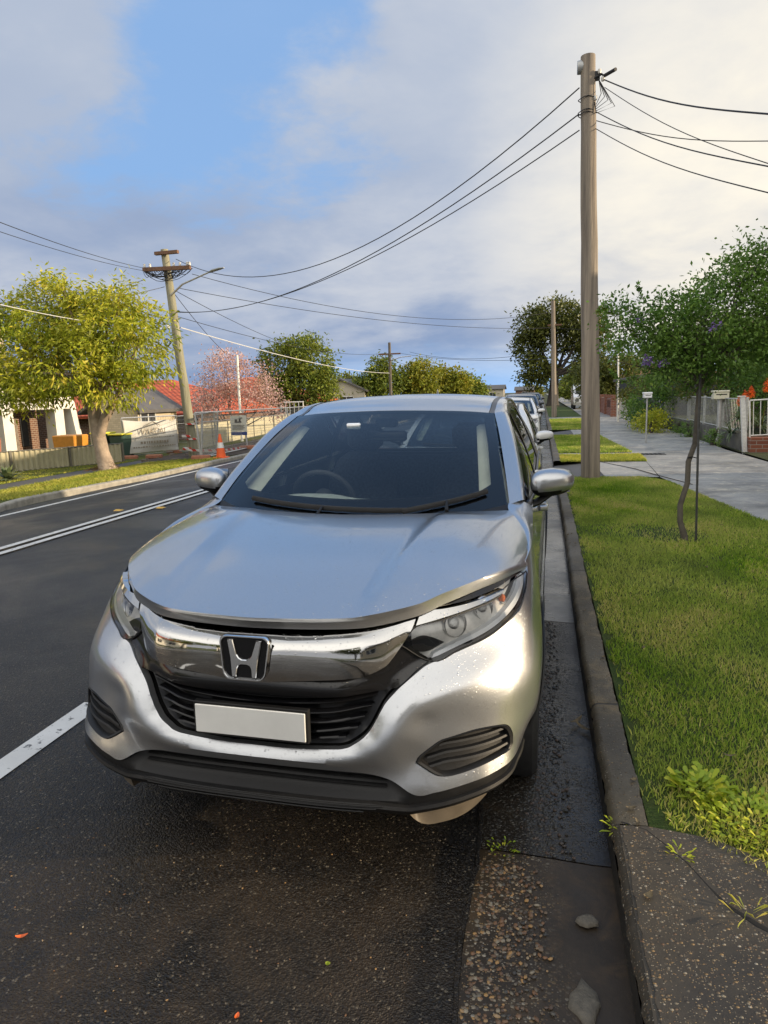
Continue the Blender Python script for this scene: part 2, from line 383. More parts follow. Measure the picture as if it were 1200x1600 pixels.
def disp(s,z):
    a=np.abs(np.asarray(s,float)); fj=np.clip(a/.006,0,len(_gs)-1.001); fi=np.clip((z-_gz[0])/.006,0,len(_gz)-1.001); i=fi.astype(int); j=fj.astype(int); p=fi-i; q=fj-j
    return (1-p)*((1-q)*GD[i,j]+q*GD[i,j+1])+p*((1-q)*GD[i+1,j]+q*GD[i+1,j+1])
def F(s,z,off=0.):
    s=np.asarray(s,float); z=np.broadcast_to(np.asarray(z,float),s.shape)
    return base(s,z)+nrm(s,z)*(disp(s,z)+off)[...,None]
# ------------------------------------------------------------------ car materials
def drops(t,scale=108,strength=.52,only_up=True):
    """rain beads: small domes scattered with voronoi cells; the cell colour decides which cells hold one"""
    def layer(sc,th):
        v=t.n('TexVoronoi',feature='F1'); v.inputs['Scale'].default_value=sc; t.l(t.co(),v.inputs['Vector'])
        s=t.n('SeparateColor'); t.l(v.outputs['Color'],s.inputs[0])
        r=t.mr(s.outputs[0],th,1.,0.,.36); d=t.m('SUBTRACT',r,v.outputs['Distance']); return t.m('POWER',t.m('MAXIMUM',t.m('MULTIPLY',d,3.),0.),.55)
    h=t.m('ADD',layer(scale*.8,.62),t.m('MULTIPLY',layer(scale*1.7,.6),.5))
    g=t.n('NewGeometry'); z=t.n('SeparateXYZ'); t.l(g.outputs['True Normal'],z.inputs[0]); h=t.m('MULTIPLY',h,t.mr(z.outputs[2],.25,.75,.22,1.)); return t.bump(h,strength,.0028)
def car_paint(name,col,metal,rough,wet=True,dirt=(.30,.27,.22)):
    t=MatN(name); fl=t.noise(900,2,.6); g=t.noise(3,4,.6)
    low=t.n('SeparateXYZ'); t.l(t.co(),low.inputs[0])
    base=t.mix(t.m('MULTIPLY',t.mr(fl,.35,.7),.16),tuple(c*.86 for c in col),tuple(min(1,c*1.25) for c in col))
    road=t.m('MULTIPLY',t.mr(low.outputs[2],.55,.22),t.mr(g,.35,.65))
    base=t.mix(t.m('MULTIPLY',road,.35),base,dirt)
    t.set(Base_Color=base,Metallic=metal,Roughness=t.mr(fl,.2,.8,rough-.04,rough+.05)); t.b.inputs['Coat Weight'].default_value=1.; t.b.inputs['Coat Roughness'].default_value=.045
    if wet:
        b=drops(t); t.l(b,t.b.inputs['Coat Normal']); t.l(t.bump(t.noise(2.2,3,.5),.02,.02,b),t.b.inputs['Normal'])
    return t
car_paint('silver_paint',(.52,.535,.555),.86,.29)
car_paint('white_paint',(.78,.78,.77),.0,.35,wet=False)
car_paint('dark_paint',(.05,.055,.07),.3,.35,wet=False)
simple('black_gloss',(.006,.006,.007),.16,0,.1,spec=.35); t=MatN('black_wet'); t.set(Base_Color=(.009,.009,.010),Roughness=.13); t.l(drops(t,110,.7),t.b.inputs['Normal'])
simple('black_plastic',(.009,.009,.0095),.5,0,.25,12,.15,400,spec=.35)
simple('dark_void',(.004,.004,.004),.9,0,.1)
t=MatN('chrome'); t.set(Base_Color=(.58,.57,.55),Metallic=1.,Roughness=.06); t.l(drops(t,120,.45),t.b.inputs['Normal'])
t=MatN('bright_chrome'); t.set(Base_Color=(.78,.78,.78),Metallic=1.,Roughness=.08)
t=MatN('lamp_silver'); t.set(Base_Color=(.62,.62,.62),Metallic=1.,Roughness=t.mr(t.noise(60),.3,.7,.10,.25))
t=MatN('lamp_inner'); t.set(Base_Color=t.mix(t.mr(t.noise(14),.35,.65),(.42,.42,.40),(.85,.82,.76)),Metallic=.15,Roughness=.25)
simple('lamp_white',(.90,.92,.94),.2,0,.05,coat=.5); simple('amber',(.75,.16,.02),.2,0,.1,coat=.6); simple('tail_red',(.35,.01,.01),.15,0,.1,coat=.8)
simple('rubber',(.022,.022,.023),.75,0,.3,20,.2,150); simple('alloy',(.45,.45,.46),.3,.9,.1)
simple('cabin_dark',(.06,.062,.066),.75,0,.3,6); simple('cabin_trim',(.80,.80,.66),.7,0,.1); simple('seat_cloth',(.11,.115,.125),.9,0,.3,60,.2,300)
simple('dashboard_top',(.50,.54,.48),.6,0,.2,20,.1,300); simple('plate_white',(.74,.74,.71),.45,0,.06); simple('undertray',(.12,.10,.075),.6,0,.35,6)
simple('moulding',(.10,.10,.105),.45,0,.15)
def glass(name,tint,refl=.9,rough=.0,wet=False,band=False,ior=1.55):
    t=MatN(name); nt=t.t; tr=t.n('BsdfTransparent'); gl=t.n('BsdfGlossy'); gl.inputs['Roughness'].default_value=rough; gl.inputs['Color'].default_value=(refl,refl,refl,1)
    fr=t.n('Fresnel'); fr.inputs['IOR'].default_value=ior; mx=t.n('MixShader'); tr.inputs['Color'].default_value=(*tint,1)
    if band:
        s=t.n('SeparateXYZ'); t.l(t.co(),s.inputs[0]); t.l(t.mix(t.mr(s.outputs[2],1.40,1.47,0,1,True),tint,(.12,.14,.16)),tr.inputs['Color'])
    if wet:
        b=drops(t,130,.8); t.l(b,gl.inputs['Normal']); t.l(b,fr.inputs['Normal'])
    t.l(fr.outputs[0],mx.inputs[0]); t.l(tr.outputs[0],mx.inputs[1]); t.l(gl.outputs[0],mx.inputs[2]); t.l(mx.outputs[0],t.out.inputs[0]); return t
glass('windscreen_glass',(.90,.95,.94),band=True,ior=1.6); glass('side_glass',(.25,.28,.28),wet=True); glass('lens_glass',(.93,.94,.95)); glass('window_glass',(.25,.28,.30))
# ------------------------------------------------------------------ the parked silver car
def Fx(off0=0.):
    """F with a constant or callable offset"""
    if callable(off0): return lambda u,v,o: F(u,v,off0(np.abs(u),v)+o)
    return lambda u,v,o: F(u,v,off0+o)
def s_at(y,z):
    """arc length at which the flank reaches y, at height z"""
    P=base(SG,np.full_like(SG,z)); m=P[:,0]>.6; return float(np.interp(y,P[m,1],SG[m]))
FOG=[(.522,.43),(.535,.452),(.593,.49),(.629,.50),(.717,.511),(.801,.507),(.852,.494),(.880,.46),(.885,.425),(.868,.412),(.806,.408),(.731,.400),(.644,.388),(.604,.388),(.574,.398)]
HEAD=[(.474,.783),(.511,.826),(.529,.871),(.548,.879),(.600,.874),(.70,.874),(.80,.882),(.885,.893),(.98,.905),(1.092,.908),(1.096,.897),(1.054,.867),(.98,.826),(.895,.795),(.803,.768),(.687,.746),(.581,.720)]
FRIN=[(0,.455),(.114,.455),(.259,.463),(.295,.469),(.322,.48),(.373,.521),(.416,.592),(.434,.618),(.476,.658),(.529,.693),(.578,.719)]
SILB=[(0,.392),(.204,.393),(.378,.391),(.448,.377),(.507,.342),(.54,.335),(.579,.344),(.723,.366),(.834,.376),(.92,.382),(1.02,.392),(1.10,.40)]
HEDGE=[(0,.856),(.126,.857),(.25,.857),(.362,.858),(.454,.867),(.548,.880),(.63,.901),(.766,.921),(.907,.930),(.997,.929),(1.07,.922),(1.113,.916)]
CBOT=[(0,.687),(.098,.689),(.223,.698),(.347,.707),(.423,.729),(.448,.749),(.474,.779),(.504,.822)]
CTOP=[(0,.835),(.089,.836),(.213,.839),(.363,.850),(.470,.862),(.524,.874)]
CRID=[(0,.800),(.094,.801),(.218,.804),(.384,.814),(.502,.828)]
LTOP=[(0,.629),(.098,.630),(.214,.636),(.343,.645),(.460,.655)]
def sym(half):  # half outline starting and ending on the centre line
    h=list(half); return h+[(-x,y) for x,y in h[::-1] if x>1e-4]
def lin(c): q=np.array(c); return lambda s:np.interp(s,q[:,0],q[:,1])
AY,AR,AZ=.865,.375,.335   # wheel arch centre (y), radius, height
RY=3.475
def arch(y0,t0,t1,n=14,r=AR,zs=.5):
    sc=s_at(y0,zs); return [(sc-r*math.cos(t),AZ+r*math.sin(t)) for t in np.linspace(t0,t1,n)]
def ruled(A,B,fn=None):
    """surface between two 3-D polylines; u,v in metres-ish 0..1"""
    A=np.asarray(A,float); B=np.asarray(B,float)
    def P(a,b):
        a=np.clip(a,0,1); x=a*(len(A)-1); i=np.clip(x.astype(int),0,len(A)-2); f=(x-i)[...,None]
        p=A[i]*(1-f)+A[i+1]*f; q=B[i]*(1-f)+B[i+1]*f; r=p*(1-b[...,None])+q*b[...,None]
        return r+(fn(a,b) if fn else 0)
    def G(u,v,o):
        u=np.asarray(u,float); v=np.asarray(v,float); r=P(u,v)
        if o==0: return r
        e=1e-3; n=np.cross(P(u+e,v)-P(u-e,v),P(u,v+e)-P(u,v-e)); n/=np.linalg.norm(n,axis=-1,keepdims=True)+1e-12; return r+n*o
    return G
def dense(pts,n=40):
    q=spline(pts,False,12,60); L=np.r_[0,np.cumsum(np.linalg.norm(np.diff(q,axis=0),axis=1))]; t=np.linspace(0,L[-1],n); return np.stack([np.interp(t,L,q[:,i]) for i in range(3)],-1)
# --- bonnet: a Coons patch between the nose line, the two flanks and the cowl
_ft=spline(HEDGE,False,8,80); _f3=F(_ft[:,0],_ft[:,1])
_front=_f3.copy(); _w=np.clip((1.02-_ft[:,0])/.5,0,1)**.8; _front[:,1]-=.034*_w; _front[:,2]+=.0125*_w
A3=_front[-1]
_side=dense([tuple(A3),tuple(F(np.array([s_at(.80,.955)]),np.array([.955]))[0]-np.array([.006,0,0])),(.815,.96,.995),(.776,1.08,1.028),(.735,1.20,1.05)])
_rear=dense([(0,1.015,1.047),(.2,1.03,1.049),(.4,1.065,1.052),(.6,1.125,1.052),(.735,1.20,1.05)])
_cent=dense([tuple(_front[0]),(0,.0,.886),(0,.07,.903),(0,.16,.923),(0,.3,.953),(0,.6,1.003),(0,.85,1.033),(0,1.015,1.047)])
def _ev(C,t):
    L=np.r_[0,np.cumsum(np.linalg.norm(np.diff(C,axis=0),axis=1))]; L/=L[-1]; return np.stack([np.interp(t,L,C[:,i]) for i in range(3)],-1)
def hood_fn(u,v,o):
    sg=np.where(u<0,-1,1); u=np.clip(np.abs(np.asarray(u,float))/.84,0,1); v=np.clip(np.asarray(v,float)/1.1,0,1)
    def P(u,v):
        U=u[...,None];V=v[...,None]
        vc=v**1.0
        f=_ev(_front,u); r=_ev(_rear,u); c=_ev(_cent,vc); s=_ev(_side,v)
        c00,c10,c01,c11=_front[0],_front[-1],_rear[0],_rear[-1]
        ub=np.stack([u,u**1.5,u**2.6],-1)
        Q=(1-V)*f+V*r+(1-ub)*c+ub*s-((1-V)*((1-ub)*c00+ub*c10)+V*((1-ub)*c01+ub*c11))
        x=Q[...,0]; xr=.375+.10*v
        d=x-xr; rid=np.where(d<0,np.exp(-(d/.038)**2),np.exp(-(d/.22)**2))*.019*np.clip(v*7,0,1)*np.clip((1.05-v)*5,0,1)
        Q[...,2]+=rid+.012*np.sin(np.pi*np.clip(v,0,1))*(1-u**3)
        return Q
    r=P(u,v)
    if o!=0: r[...,2]+=o
    r[...,0]*=sg; return r
def prow(pts,off=0.): # polyline on the nose
    q=spline(pts,False,6,60); return F(q[:,0],q[:,1],off)
def emblem(car):
    def rr(w,h,r,n=8):
        out=[]
        for cx,cz,a0 in ((w-r,h-r,0),(-w+r,h-r,90),(-w+r,-h+r,180),(w-r,-h+r,270)):
            for k in range(n+1): a=math.radians(a0+90*k/n); out.append((cx+r*math.cos(a),cz+r*math.sin(a)))
        return out
    cy,cz=-.042,.772; tl=math.radians(7)
    def T(x,z,d): # d towards the viewer
        z=z*1.0; w=1-.10*(-z/.06); return (x*w,cy+z*math.sin(tl)*1.-d,cz+z*math.cos(tl))
    em=MB(); o=rr(.079,.070,.026)
    bk=MB(); bk.prism([(x*.99,z*.99) for x,z in o],-.012,.002,lambda x,z,d:T(x,z,d)); e=bk.build('badge_back','black_gloss',car)
    # raised ring
    rg=MB(); n=len(o); rows=[]
    for sc,d in ((1.0,-.010),(1.0,.006),(.975,.010),(.93,.010),(.905,.006),(.895,.0)): rows.append([T(x*sc,z*sc,d) for x,z in o])
    V=[p for r in rows for p in r]; rg.add(V,[(i*n+j,i*n+(j+1)%n,(i+1)*n+(j+1)%n,(i+1)*n+j) for i in range(5) for j in range(n)])
    rg.build('badge_ring','bright_chrome',e,True,50)
    # the letter: two flared uprights joined by a waisted bar
    H=[(-.053,.056),(-.036,.056),(-.0245,.010),(-.018,.0),(-.008,-.005),(.008,-.005),(.018,.0),(.0245,.010),(.036,.056),(.053,.056),(.047,.0),(.0445,-.060),(.029,-.060),(.025,-.034),(.020,-.025),(.010,-.021),(-.010,-.021),(-.020,-.025),(-.025,-.034),(-.029,-.060),(-.0445,-.060),(-.047,.0)]
    lt=MB(); n=len(H); cxm=0
    inn=[]
    for i in range(n):
        a=Vector(H[i-1]);b=Vector(H[i]);c=Vector(H[(i+1)%n]); t=((b-a).normalized()+(c-b).normalized()).normalized(); nn=Vector((t.y,-t.x)); inn.append(b+nn*.0022*(1))
    area=sum(H[i][0]*H[(i+1)%n][1]-H[(i+1)%n][0]*H[i][1] for i in range(n))
    if area>0: inn=[Vector(H[i])*2-inn[i] for i in range(n)]
    V=[T(x,z,.001) for x,z in H]+[T(x,z,.007) for x,z in H]+[T(p.x,p.y,.010) for p in inn]
    Fc=[(i,(i+1)%n,n+(i+1)%n,n+i) for i in range(n)]+[(n+i,n+(i+1)%n,2*n+(i+1)%n,2*n+i) for i in range(n)]
    tris=geometry.tessellate_polygon([[Vector((p.x,p.y,0)) for p in inn]]); Fc+=[tuple(2*n+j for j in t) for t in tris]
    mobj('badge_letter',V,Fc,'bright_chrome',e)
def headlight(car,sg):
    mir=sg<0
    r=panel('headlight',Fx(-.030),[(s+(.004 if s<.6 else -.006),z+(.0 if z>.8 else .004)) for s,z in HEAD],'lamp_inner',car,step=.016,thick=.03,mirror=mir)
    # chrome brow along the upper edge
    brow=[(.520,.838),(.531,.872),(.548,.878),(.60,.874),(.70,.876),(.80,.882),(.885,.888),(.87,.880),(.812,.872),(.739,.864),(.612,.850)]
    panel('brow',Fx(.008),brow,'chrome',r,step=.014,thick=.03,mirror=mir)
    strip=[(.556,.884),(.60,.880),(.70,.880),(.80,.888),(.888,.897),(.97,.906),(1.09,.911),(1.072,.920),(.997,.925),(.907,.924),(.766,.914),(.63,.896)]
    panel('cover_strip',Fx(-.008),strip,'black_wet',r,step=.014,thick=.02,mirror=mir)
    # light guide along the lower edge, turning up at the outer end
    dr=[(.588,.730),(.69,.756),(.803,.779),(.895,.806),(.975,.835),(1.04,.868),(1.078,.897),(1.06,.902),(1.02,.876),(.96,.848),(.885,.820),(.80,.793),(.69,.769),(.60,.744)]
    panel('light_guide',Fx(-.010),dr,'lamp_white',r,step=.012,thick=.022,mirror=mir)
    dr2=[(.975,.868),(1.02,.900),(1.005,.902),(.955,.872),(.90,.846),(.905,.838)]
    panel('light_guide',Fx(-.014),dr2,'lamp_silver',r,step=.012,thick=.02,mirror=mir)
    fin=[(.52,.785),(.56,.795),(.60,.785),(.64,.768),(.61,.757),(.585,.748),(.55,.748),(.51,.768)]
    panel('inner_shade',Fx(-.022),fin,'black_plastic',r,step=.014,thick=.02,mirror=mir)
    for (s0,z0,rad) in ((.680,.815,.046),(.805,.842,.043)):
        c=F(np.array([s0]),np.array([z0]),-.035)[0]; n=nrm(np.array([s0]),np.array([z0]))[0]; n=Vector(n); n.z=.10; n.normalize()
        if mir: c=c*[-1,1,1]; n.x=-n.x
        b=MB(); prof=[(rad,-.01),(rad,.012),(rad*.93,.018),(rad*.86,.012),(rad*.80,-.004),(rad*.55,-.012),(.001,-.016)]
        b.lathe(prof,n=28); R=n.to_track_quat('Z','Y').to_matrix(); b.v=[tuple(R@Vector(v)+Vector(c)) for v in b.v]; b.build('reflector',"lamp_silver",r,True,35)
        b=MB(); b.lathe([(rad*.55,-.006),(rad*.5,.004),(rad*.34,.012),(.001,.016)],n=24); b.v=[tuple(R@Vector(v)+Vector(c)) for v in b.v]; b.build('projector','lens_glass',r,True,60)
    c=F(np.array([.90]),np.array([.858]),-.020)[0]*[sg,1,1]; b=MB(); b.lathe([(.001,-.014),(.010,-.010),(.013,0),(.010,.010),(.001,.014)],tuple(c),'z',14); b.build('bulb','amber',r,True)
    # clear lens
    lens=[(.478,.783),(.523,.832),(.612,.842),(.739,.856),(.812,.863),(.87,.874),(.892,.888),(.98,.902),(1.086,.905),(1.090,.896),(1.050,.868),(.977,.828),(.893,.798),(.80,.771),(.687,.749),(.583,.724)]
    panel('lens',Fx(.002),lens,'lens_glass',r,step=.014,thick=.004,rim=False,mirror=mir)
    # black gasket round the lens
    g=np.array(spline(lens,True,5,45)); P=F(g[:,0],g[:,1],.0)*[sg,1,1]; b=MB(); b.tube([*map(tuple,P),tuple(P[0])],.0026,6,cap=False); b.build('gasket','black_plastic',r,True)
    return r
def wheel(car,x,y,sg):
    R=.334; w=MB(); h=.108
    w.lathe([(.222,-h*.9),(.25,-h),(.30,-h),(.325,-h*.82),(R,-h*.6),(R,h*.6),(.325,h*.82),(.30,h),(.25,h),(.222,h*.9)],(x,y,R),'x',48)
    t=w.build('wheel','rubber',car,True,30)
    r=MB(); o=sg*.075
    r.lathe([(.222,-.09*sg),(.212,0),(.205,o*.8),(.222,o*1.25),(.226,o*1.3)],(x,y,R),'x',40)
    for k in range(5):
        a=2*math.pi*k/5+.3
        for da in (-.13,.13):
            p=[(x+o*.9,y+math.cos(a+da*q)*rr,R+math.sin(a+da*q)*rr) for rr,q in ((.035,.3),(.12,.8),(.208,1.5))]; r.tube(p,[.020,.015,.013],6)
    r.lathe([(.0,o*1.1),(.05,o*1.08),(.06,o*.9),(.06,o*.5)],(x,y,R),'x',20)
    r.build('rim','alloy',t,True,40)
    d=MB(); d.lathe([(.001,0),(.15,0),(.15,-.02*sg),(.001,-.02*sg)],(x,y,R),'x',30); d.build('brake_disc','alloy',t,True,40)
def door_mirror(car,sg):
    h=MB(); cx,cy,cz=.922,1.535,1.143; n,m=26,18; rows=[]
    for i in range(m+1):
        a=-math.pi/2+math.pi*i/m; r=[]
        for j in range(n):
            b=2*math.pi*j/n; e=lambda c,p:math.copysign(abs(c)**p,c)
            X=e(math.cos(a),.62)*e(math.cos(b),.72); Y=e(math.cos(a),.8)*e(math.sin(b),.85); Z=e(math.sin(a),.82)
            x=cx+.106*X; y=cy+(.085 if Y<0 else .04)*Y+.035*X; z=cz+.068*Z*(1-.18*max(0,X))+.006*X
            r.append((x,y,z))
        rows.append(r)
    V=[p for r in rows for p in r]; Fc=[(i*n+j,i*n+(j+1)%n,(i+1)*n+(j+1)%n,(i+1)*n+j) for i in range(m) for j in range(n)]
    V=[(sg*x,y,z) for x,y,z in V]; zc=[sum(V[k][2] for k in f)/4 for f in Fc]
    if sg<0: Fc=[f[::-1] for f in Fc]
    up=[f for f,z in zip(Fc,zc) if z>1.106]; lo=[f for f,z in zip(Fc,zc) if z<=1.106]
    r=mobj('door_mirror',V,up,'silver_paint',car,True,80)
    V2=[(x-(x-sg*cx)*.015,y,z-.002) for x,y,z in V]; mobj('lower_case',V2,lo,'black_plastic',r,True,80)
    P=[(sg*x,y,z) for x,y,z in ((.80,1.47,1.035),(.85,1.50,1.045),(.92,1.525,1.092))]; b=MB(); b.tube(P,[.052,.035,.030],10,flat=.45); b.build('arm','black_plastic',r,True)
    b=MB(); b.box((sg*cx-.085,cy+.036,cz-.055),(sg*cx+.085,cy+.042,cz+.055)); b.build('mirror_glass','bright_chrome',r)
def seat(car,x,y):
    b=MB(); b.box((x-.25,y-.05,.42),(x+.25,y+.48,.60),bev=.05); r=b.build('seat','seat_cloth',car,True,60)
    b=MB(); rows=[]
    for z,w,yy,d in ((.55,.24,y+.42,.12),(.75,.26,y+.49,.13),(1.0,.25,y+.57,.11),(1.15,.19,y+.62,.09),(1.20,.12,y+.635,.06)):
        rows.append([(x+w*math.cos(a),yy+d*math.sin(a),z) for a in np.linspace(0,2*math.pi,16,endpoint=False)])
    V=[p for q in rows for p in q]; n=16; Fc=[(i*n+j,i*n+(j+1)%n,(i+1)*n+(j+1)%n,(i+1)*n+j) for i in range(4) for j in range(n)]+[tuple(range(4*n,5*n))]
    mobj('backrest',V,Fc,'seat_cloth',r,True,60)
    b=MB(); b.box((x-.13,y+.60,1.21),(x+.13,y+.72,1.40),bev=.045); b.build('headrest','seat_cloth',r,True,60)
def slat(name,z0,s0,s1,depth,h,mat,car,off=-.01,zf=None,n=40):
    S=np.linspace(s0,s1,n); Z=(zf(np.abs(S)) if zf else 0*S)+z0; b=MB()
    rows=[F(S,Z-h/2,off-depth),F(S,Z-h/2,off-.002),F(S,Z,off),F(S,Z+h/2,off-.004),F(S,Z+h/2,off-depth)]
    G=[[tuple(r[i]) for r in rows] for i in range(n)]; b.grid(G); return b.build(name,mat,car,True,50)
def make_car(paint='silver_paint',label='',detail=True):
    car=thing('parked_car',label,'car')
    P=lambda *a,**k:panel(*a,**k)
    # dark inner shell that closes every gap
    sh=MB(); S=np.linspace(-5.0,5.0,260); Z=np.linspace(.24,.86,16); Zs=Z
    G=[]
    for z in Zs:
        q=F(S,np.full_like(S,z),-.075); G.append([tuple(p) for p in q])
    G=[[(x,y,z) if not (abs(x)>.62 and (abs(y-AY)<AR+.02 or abs(y-RY)<AR+.02)) else (math.copysign(.60,x),y,z) for x,y,z in r] for r in G]
    b=MB(); b.grid(G); b.box((-.62,.2,.24),(.62,4.2,.30)); b.build('inner_shell','dark_void',car)
    # ---------------- nose
    sf=s_at(AY,.5); t0=math.asin((.40-AZ)/AR)
    af=arch(AY,t0,math.radians(112),12); ar=arch(AY,math.radians(112),math.pi-math.asin((.33-AZ)/AR),12)
    seam=[(.963,.811),(1.009,.785),(1.058,.757),(1.12,.730)]
    out=[*SILB[:-1]]+af+seam[::-1][0:]+[(s,z) for s,z in ((.895,.795),(.803,.768),(.687,.746),(.581,.720))]+[(.576,.716)]+FRIN[::-1][1:]
    out=[(0,.392)]+SILB[1:-1]+af+seam[::-1]+[(.895,.793),(.803,.766),(.687,.744),(.581,.718)]+FRIN[::-1][1:]
    bump_=P('front_bumper',Fx(),sym(out),paint,car,holes=[FOG,[(-s,z) for s,z in FOG]],step=.0165,thick=.025,corner=38)
    for sg in (1,-1):
        mir=sg<0
        fg=P('fog_pod',Fx(-.022),FOG,'black_plastic',car,step=.016,thick=.02,mirror=mir)
        q=np.array(spline(FOG,True,5,50)); c=q.mean(0); ring=[F(c[0]+(q[:,0]-c[0])*k,c[1]+(q[:,1]-c[1])*k,o)*[sg,1,1] for k,o in ((.995,-.004),(.96,.003),(.90,.0),(.88,-.022))]
        n=len(q); V=[tuple(p) for r in ring for p in r]; Fc=[(i*n+j,i*n+(j+1)%n,(i+1)*n+(j+1)%n,(i+1)*n+j) for i in range(3) for j in range(n)]; mobj('surround',V,Fc,'black_plastic',fg,True,40)
        for zz,a,b_ in ((.482,.60,.865),(.455,.56,.875),(.428,.555,.87)):
            S=np.linspace(a,b_,18); zl=zz+(S-.72)*.02-.012*np.clip((.62-S)/.06,0,1)
            rows=[F(S,zl-.004,-.022),F(S,zl-.003,-.006),F(S,zl+.003,-.008),F(S,zl+.004,-.022)]; bb=MB(); bb.grid([[tuple(r[i]*[sg,1,1]) for r in rows] for i in range(18)]); bb.build('slat','black_plastic',fg,True)
    # chrome wing with its ridge
    ct,cr,cb=lin(CTOP),lin(CRID),lin(CBOT)
    def woff(s,z):
        s=np.abs(s); a=ct(s);r=cr(s);b_=cb(s); f=np.where(z>r,np.clip((a-z)/(a-r+1e-6),0,1),1.); g=np.clip((r-z)/(r-b_+1e-6),0,1)
        edge=np.clip((.51-s)/.16,.12,1)
        return .004+.034*edge*f**.9-np.where(z<r,.016*g**1.5,0)*edge+.010*np.exp(-(s/.09)**4)
    P('chrome_bar',Fx(woff),sym(CTOP+CBOT[::-1][0:]),'chrome',car,step=.011,thick=.03)
    P('grille_trim',Fx(lambda s,z:-.006+.016*np.sin(np.clip((z-.62)/(.70-.62),0,1)*math.pi)*np.clip((.5-s)/.2,.2,1)),sym([LTOP[0],*LTOP[1:],(.478,.664),(.527,.697),(.572,.720),(.552,.745),(.520,.772),(.512,.815),(.47,.770),(.445,.742),(.42,.722),(.347,.702),(.223,.693),(.098,.684),(0,.682)]),'black_wet',car,step=.013,thick=.03)
    gr=P('grille',Fx(-.035),sym([(0,.458),(.114,.458),(.259,.466),(.30,.475),(.335,.495),(.373,.530),(.41,.592),(.43,.620),(.46,.650),(.343,.640),(.214,.632),(0,.626)]),'black_gloss',car,step=.02,thick=.01)
    for z0,s1 in ((.606,.405),(.574,.385),(.543,.362),(.511,.340),(.483,.30)): slat('slat',z0,-s1,s1,.03,.009,'black_gloss',gr,-.006,lambda s:.03*(s/.4)**2)
    P('bonnet_gap',Fx(-.030),sym([(0,.862),(.25,.864),(.362,.866),(.454,.874),(.548,.886),(.53,.862),(.47,.852),(.363,.838),(.213,.828),(0,.824)]),'dark_void',car,step=.02,thick=.02)
    emblem(car)
    bz=MB(); b2=[]
    # ---------------- lower intake and lip
    def loff(s,z):
        t=lin([(0,.392),(.38,.388),(.45,.37),(.52,.335),(.8,.37)])(s); inn=np.clip((.50-s)/.05,0,1)*np.clip((z-.316)/.012,0,1)
        return -.010-.028*inn
    low=P('lower_grille',Fx(loff),sym([(0,.268),(.30,.268),(.50,.262),(.67,.292),(.82,.302),(.92,.306),(1.03,.310),(1.085,.32),(1.09,.385),(1.0,.386),(.92,.376),(.834,.370),(.723,.360),(.579,.338),(.54,.329),(.507,.336),(.448,.371),(.378,.385),(.204,.387),(0,.386)]),'black_plastic',car,step=.014,thick=.03)
    for z0 in (.365,.345): slat('slat',z0,-.43,.43,.02,.006,'black_plastic',low,-.024)
    lipf=MB(); S=np.linspace(-1.09,1.09,120); z=np.interp(np.abs(S),[0,.38,.5,.6,.75,.9,1.1],[.300,.302,.290,.308,.330,.336,.345])
    rows=[F(S,z+.006,-.012),F(S,z+.004,.004),F(S,z-.006,.010),F(S,z-.020,.006),F(S,z-.042,-.012),F(S,z-.050,-.05)]
    lipf.grid([[tuple(r[i]) for r in rows] for i in range(120)][::1]); lp=lipf.build('lip','black_plastic',car,True,40); 
    for dz,a in ((.004,.42),(-.006,.40),(-.018,.36)):
        S=np.linspace(-a,a,50); P3=F(S,.296+dz+0*S,.008); bb=MB(); bb.tube([tuple(p) for p in P3],.0032,6); bb.build('ridge','black_plastic',lp,True)
    for sg in (1,-1):
        S=np.linspace(.50,.90,24); tq=np.linspace(0,1,24); rows=[F(S,.285+0*S,-.045),F(S,.235+.01*tq,-.035),F(S,.165+.045*tq+.006*np.sin(tq*9)+.10*np.clip((tq-.78)/.22,0,1)**2+.10*np.clip((.22-tq)/.22,0,1)**2,-.005-.02*tq),F(S,.167+.05*tq+.10*np.clip((tq-.78)/.22,0,1)**2+.10*np.clip((.22-tq)/.22,0,1)**2,-.12)]; bb=MB(); bb.grid([[tuple(r[i]*[sg,1,1]) for r in rows] for i in range(24)]); bb.build('air_dam','undertray',car,True,60)
        headlight(car,sg)
    # number plate, blank
    bb=MB(); bb.box((-.188,-.040,.505),(.188,-.034,.600),bev=.002); pl=bb.build('number_plate','plate_white',car)
    bb=MB(); bb.box((-.196,-.034,.497),(.196,-.012,.608),bev=.002); bb.build('plate_frame','black_plastic',pl)
    # ---------------- flanks
    sA=s_at
    HB=[(1.113,.914),(sA(.70,.93),.935),(sA(.80,.955),.9535),(sA(.92,.98),.975),(sA(1.05,1.0),.995),(sA(1.20,1.02),1.020),(sA(1.33,1.04),1.050)]
    fend=seam+ar[0:]+[(sA(1.32,.33),.33),(sA(1.335,.7),.70),(sA(1.33,1.05),1.046)]+HB[::-1][1:]+[(1.10,.897),(1.056,.864),(.982,.822)]
    d1=[(sA(1.34,.33),.33),(sA(2.33,.33),.33),(sA(2.36,.7),.70),(sA(2.35,1.08),1.085),(sA(1.338,1.05),1.052)]
    rb=arch(RY,0.02,math.radians(70),9)
    d2=[(sA(2.34,.33),.33)]+[(sA(RY-AR-.03,.33),.33)]+[(s-.03,z) for s,z in arch(RY,.05,math.radians(60),7)]+[(sA(3.33,.72),.73),(sA(3.38,.9),.90),(sA(3.42,1.12),1.125),(sA(2.36,1.08),1.086),(sA(2.37,.7),.70)]
    rq=arch(RY,.05,math.radians(60),7)
    qp=[(s-.024,z) for s,z in rq]+[(sA(3.335,.72),.74),(sA(3.385,.9),.90),(sA(3.425,1.12),1.126),(sA(3.75,1.14),1.14),(4.55,1.14),(4.62,.95),(4.62,.42),(sA(RY+AR,.4),.40)]+arch(RY,math.radians(65),math.pi-.15,9)[::-1]
    sweep=[]
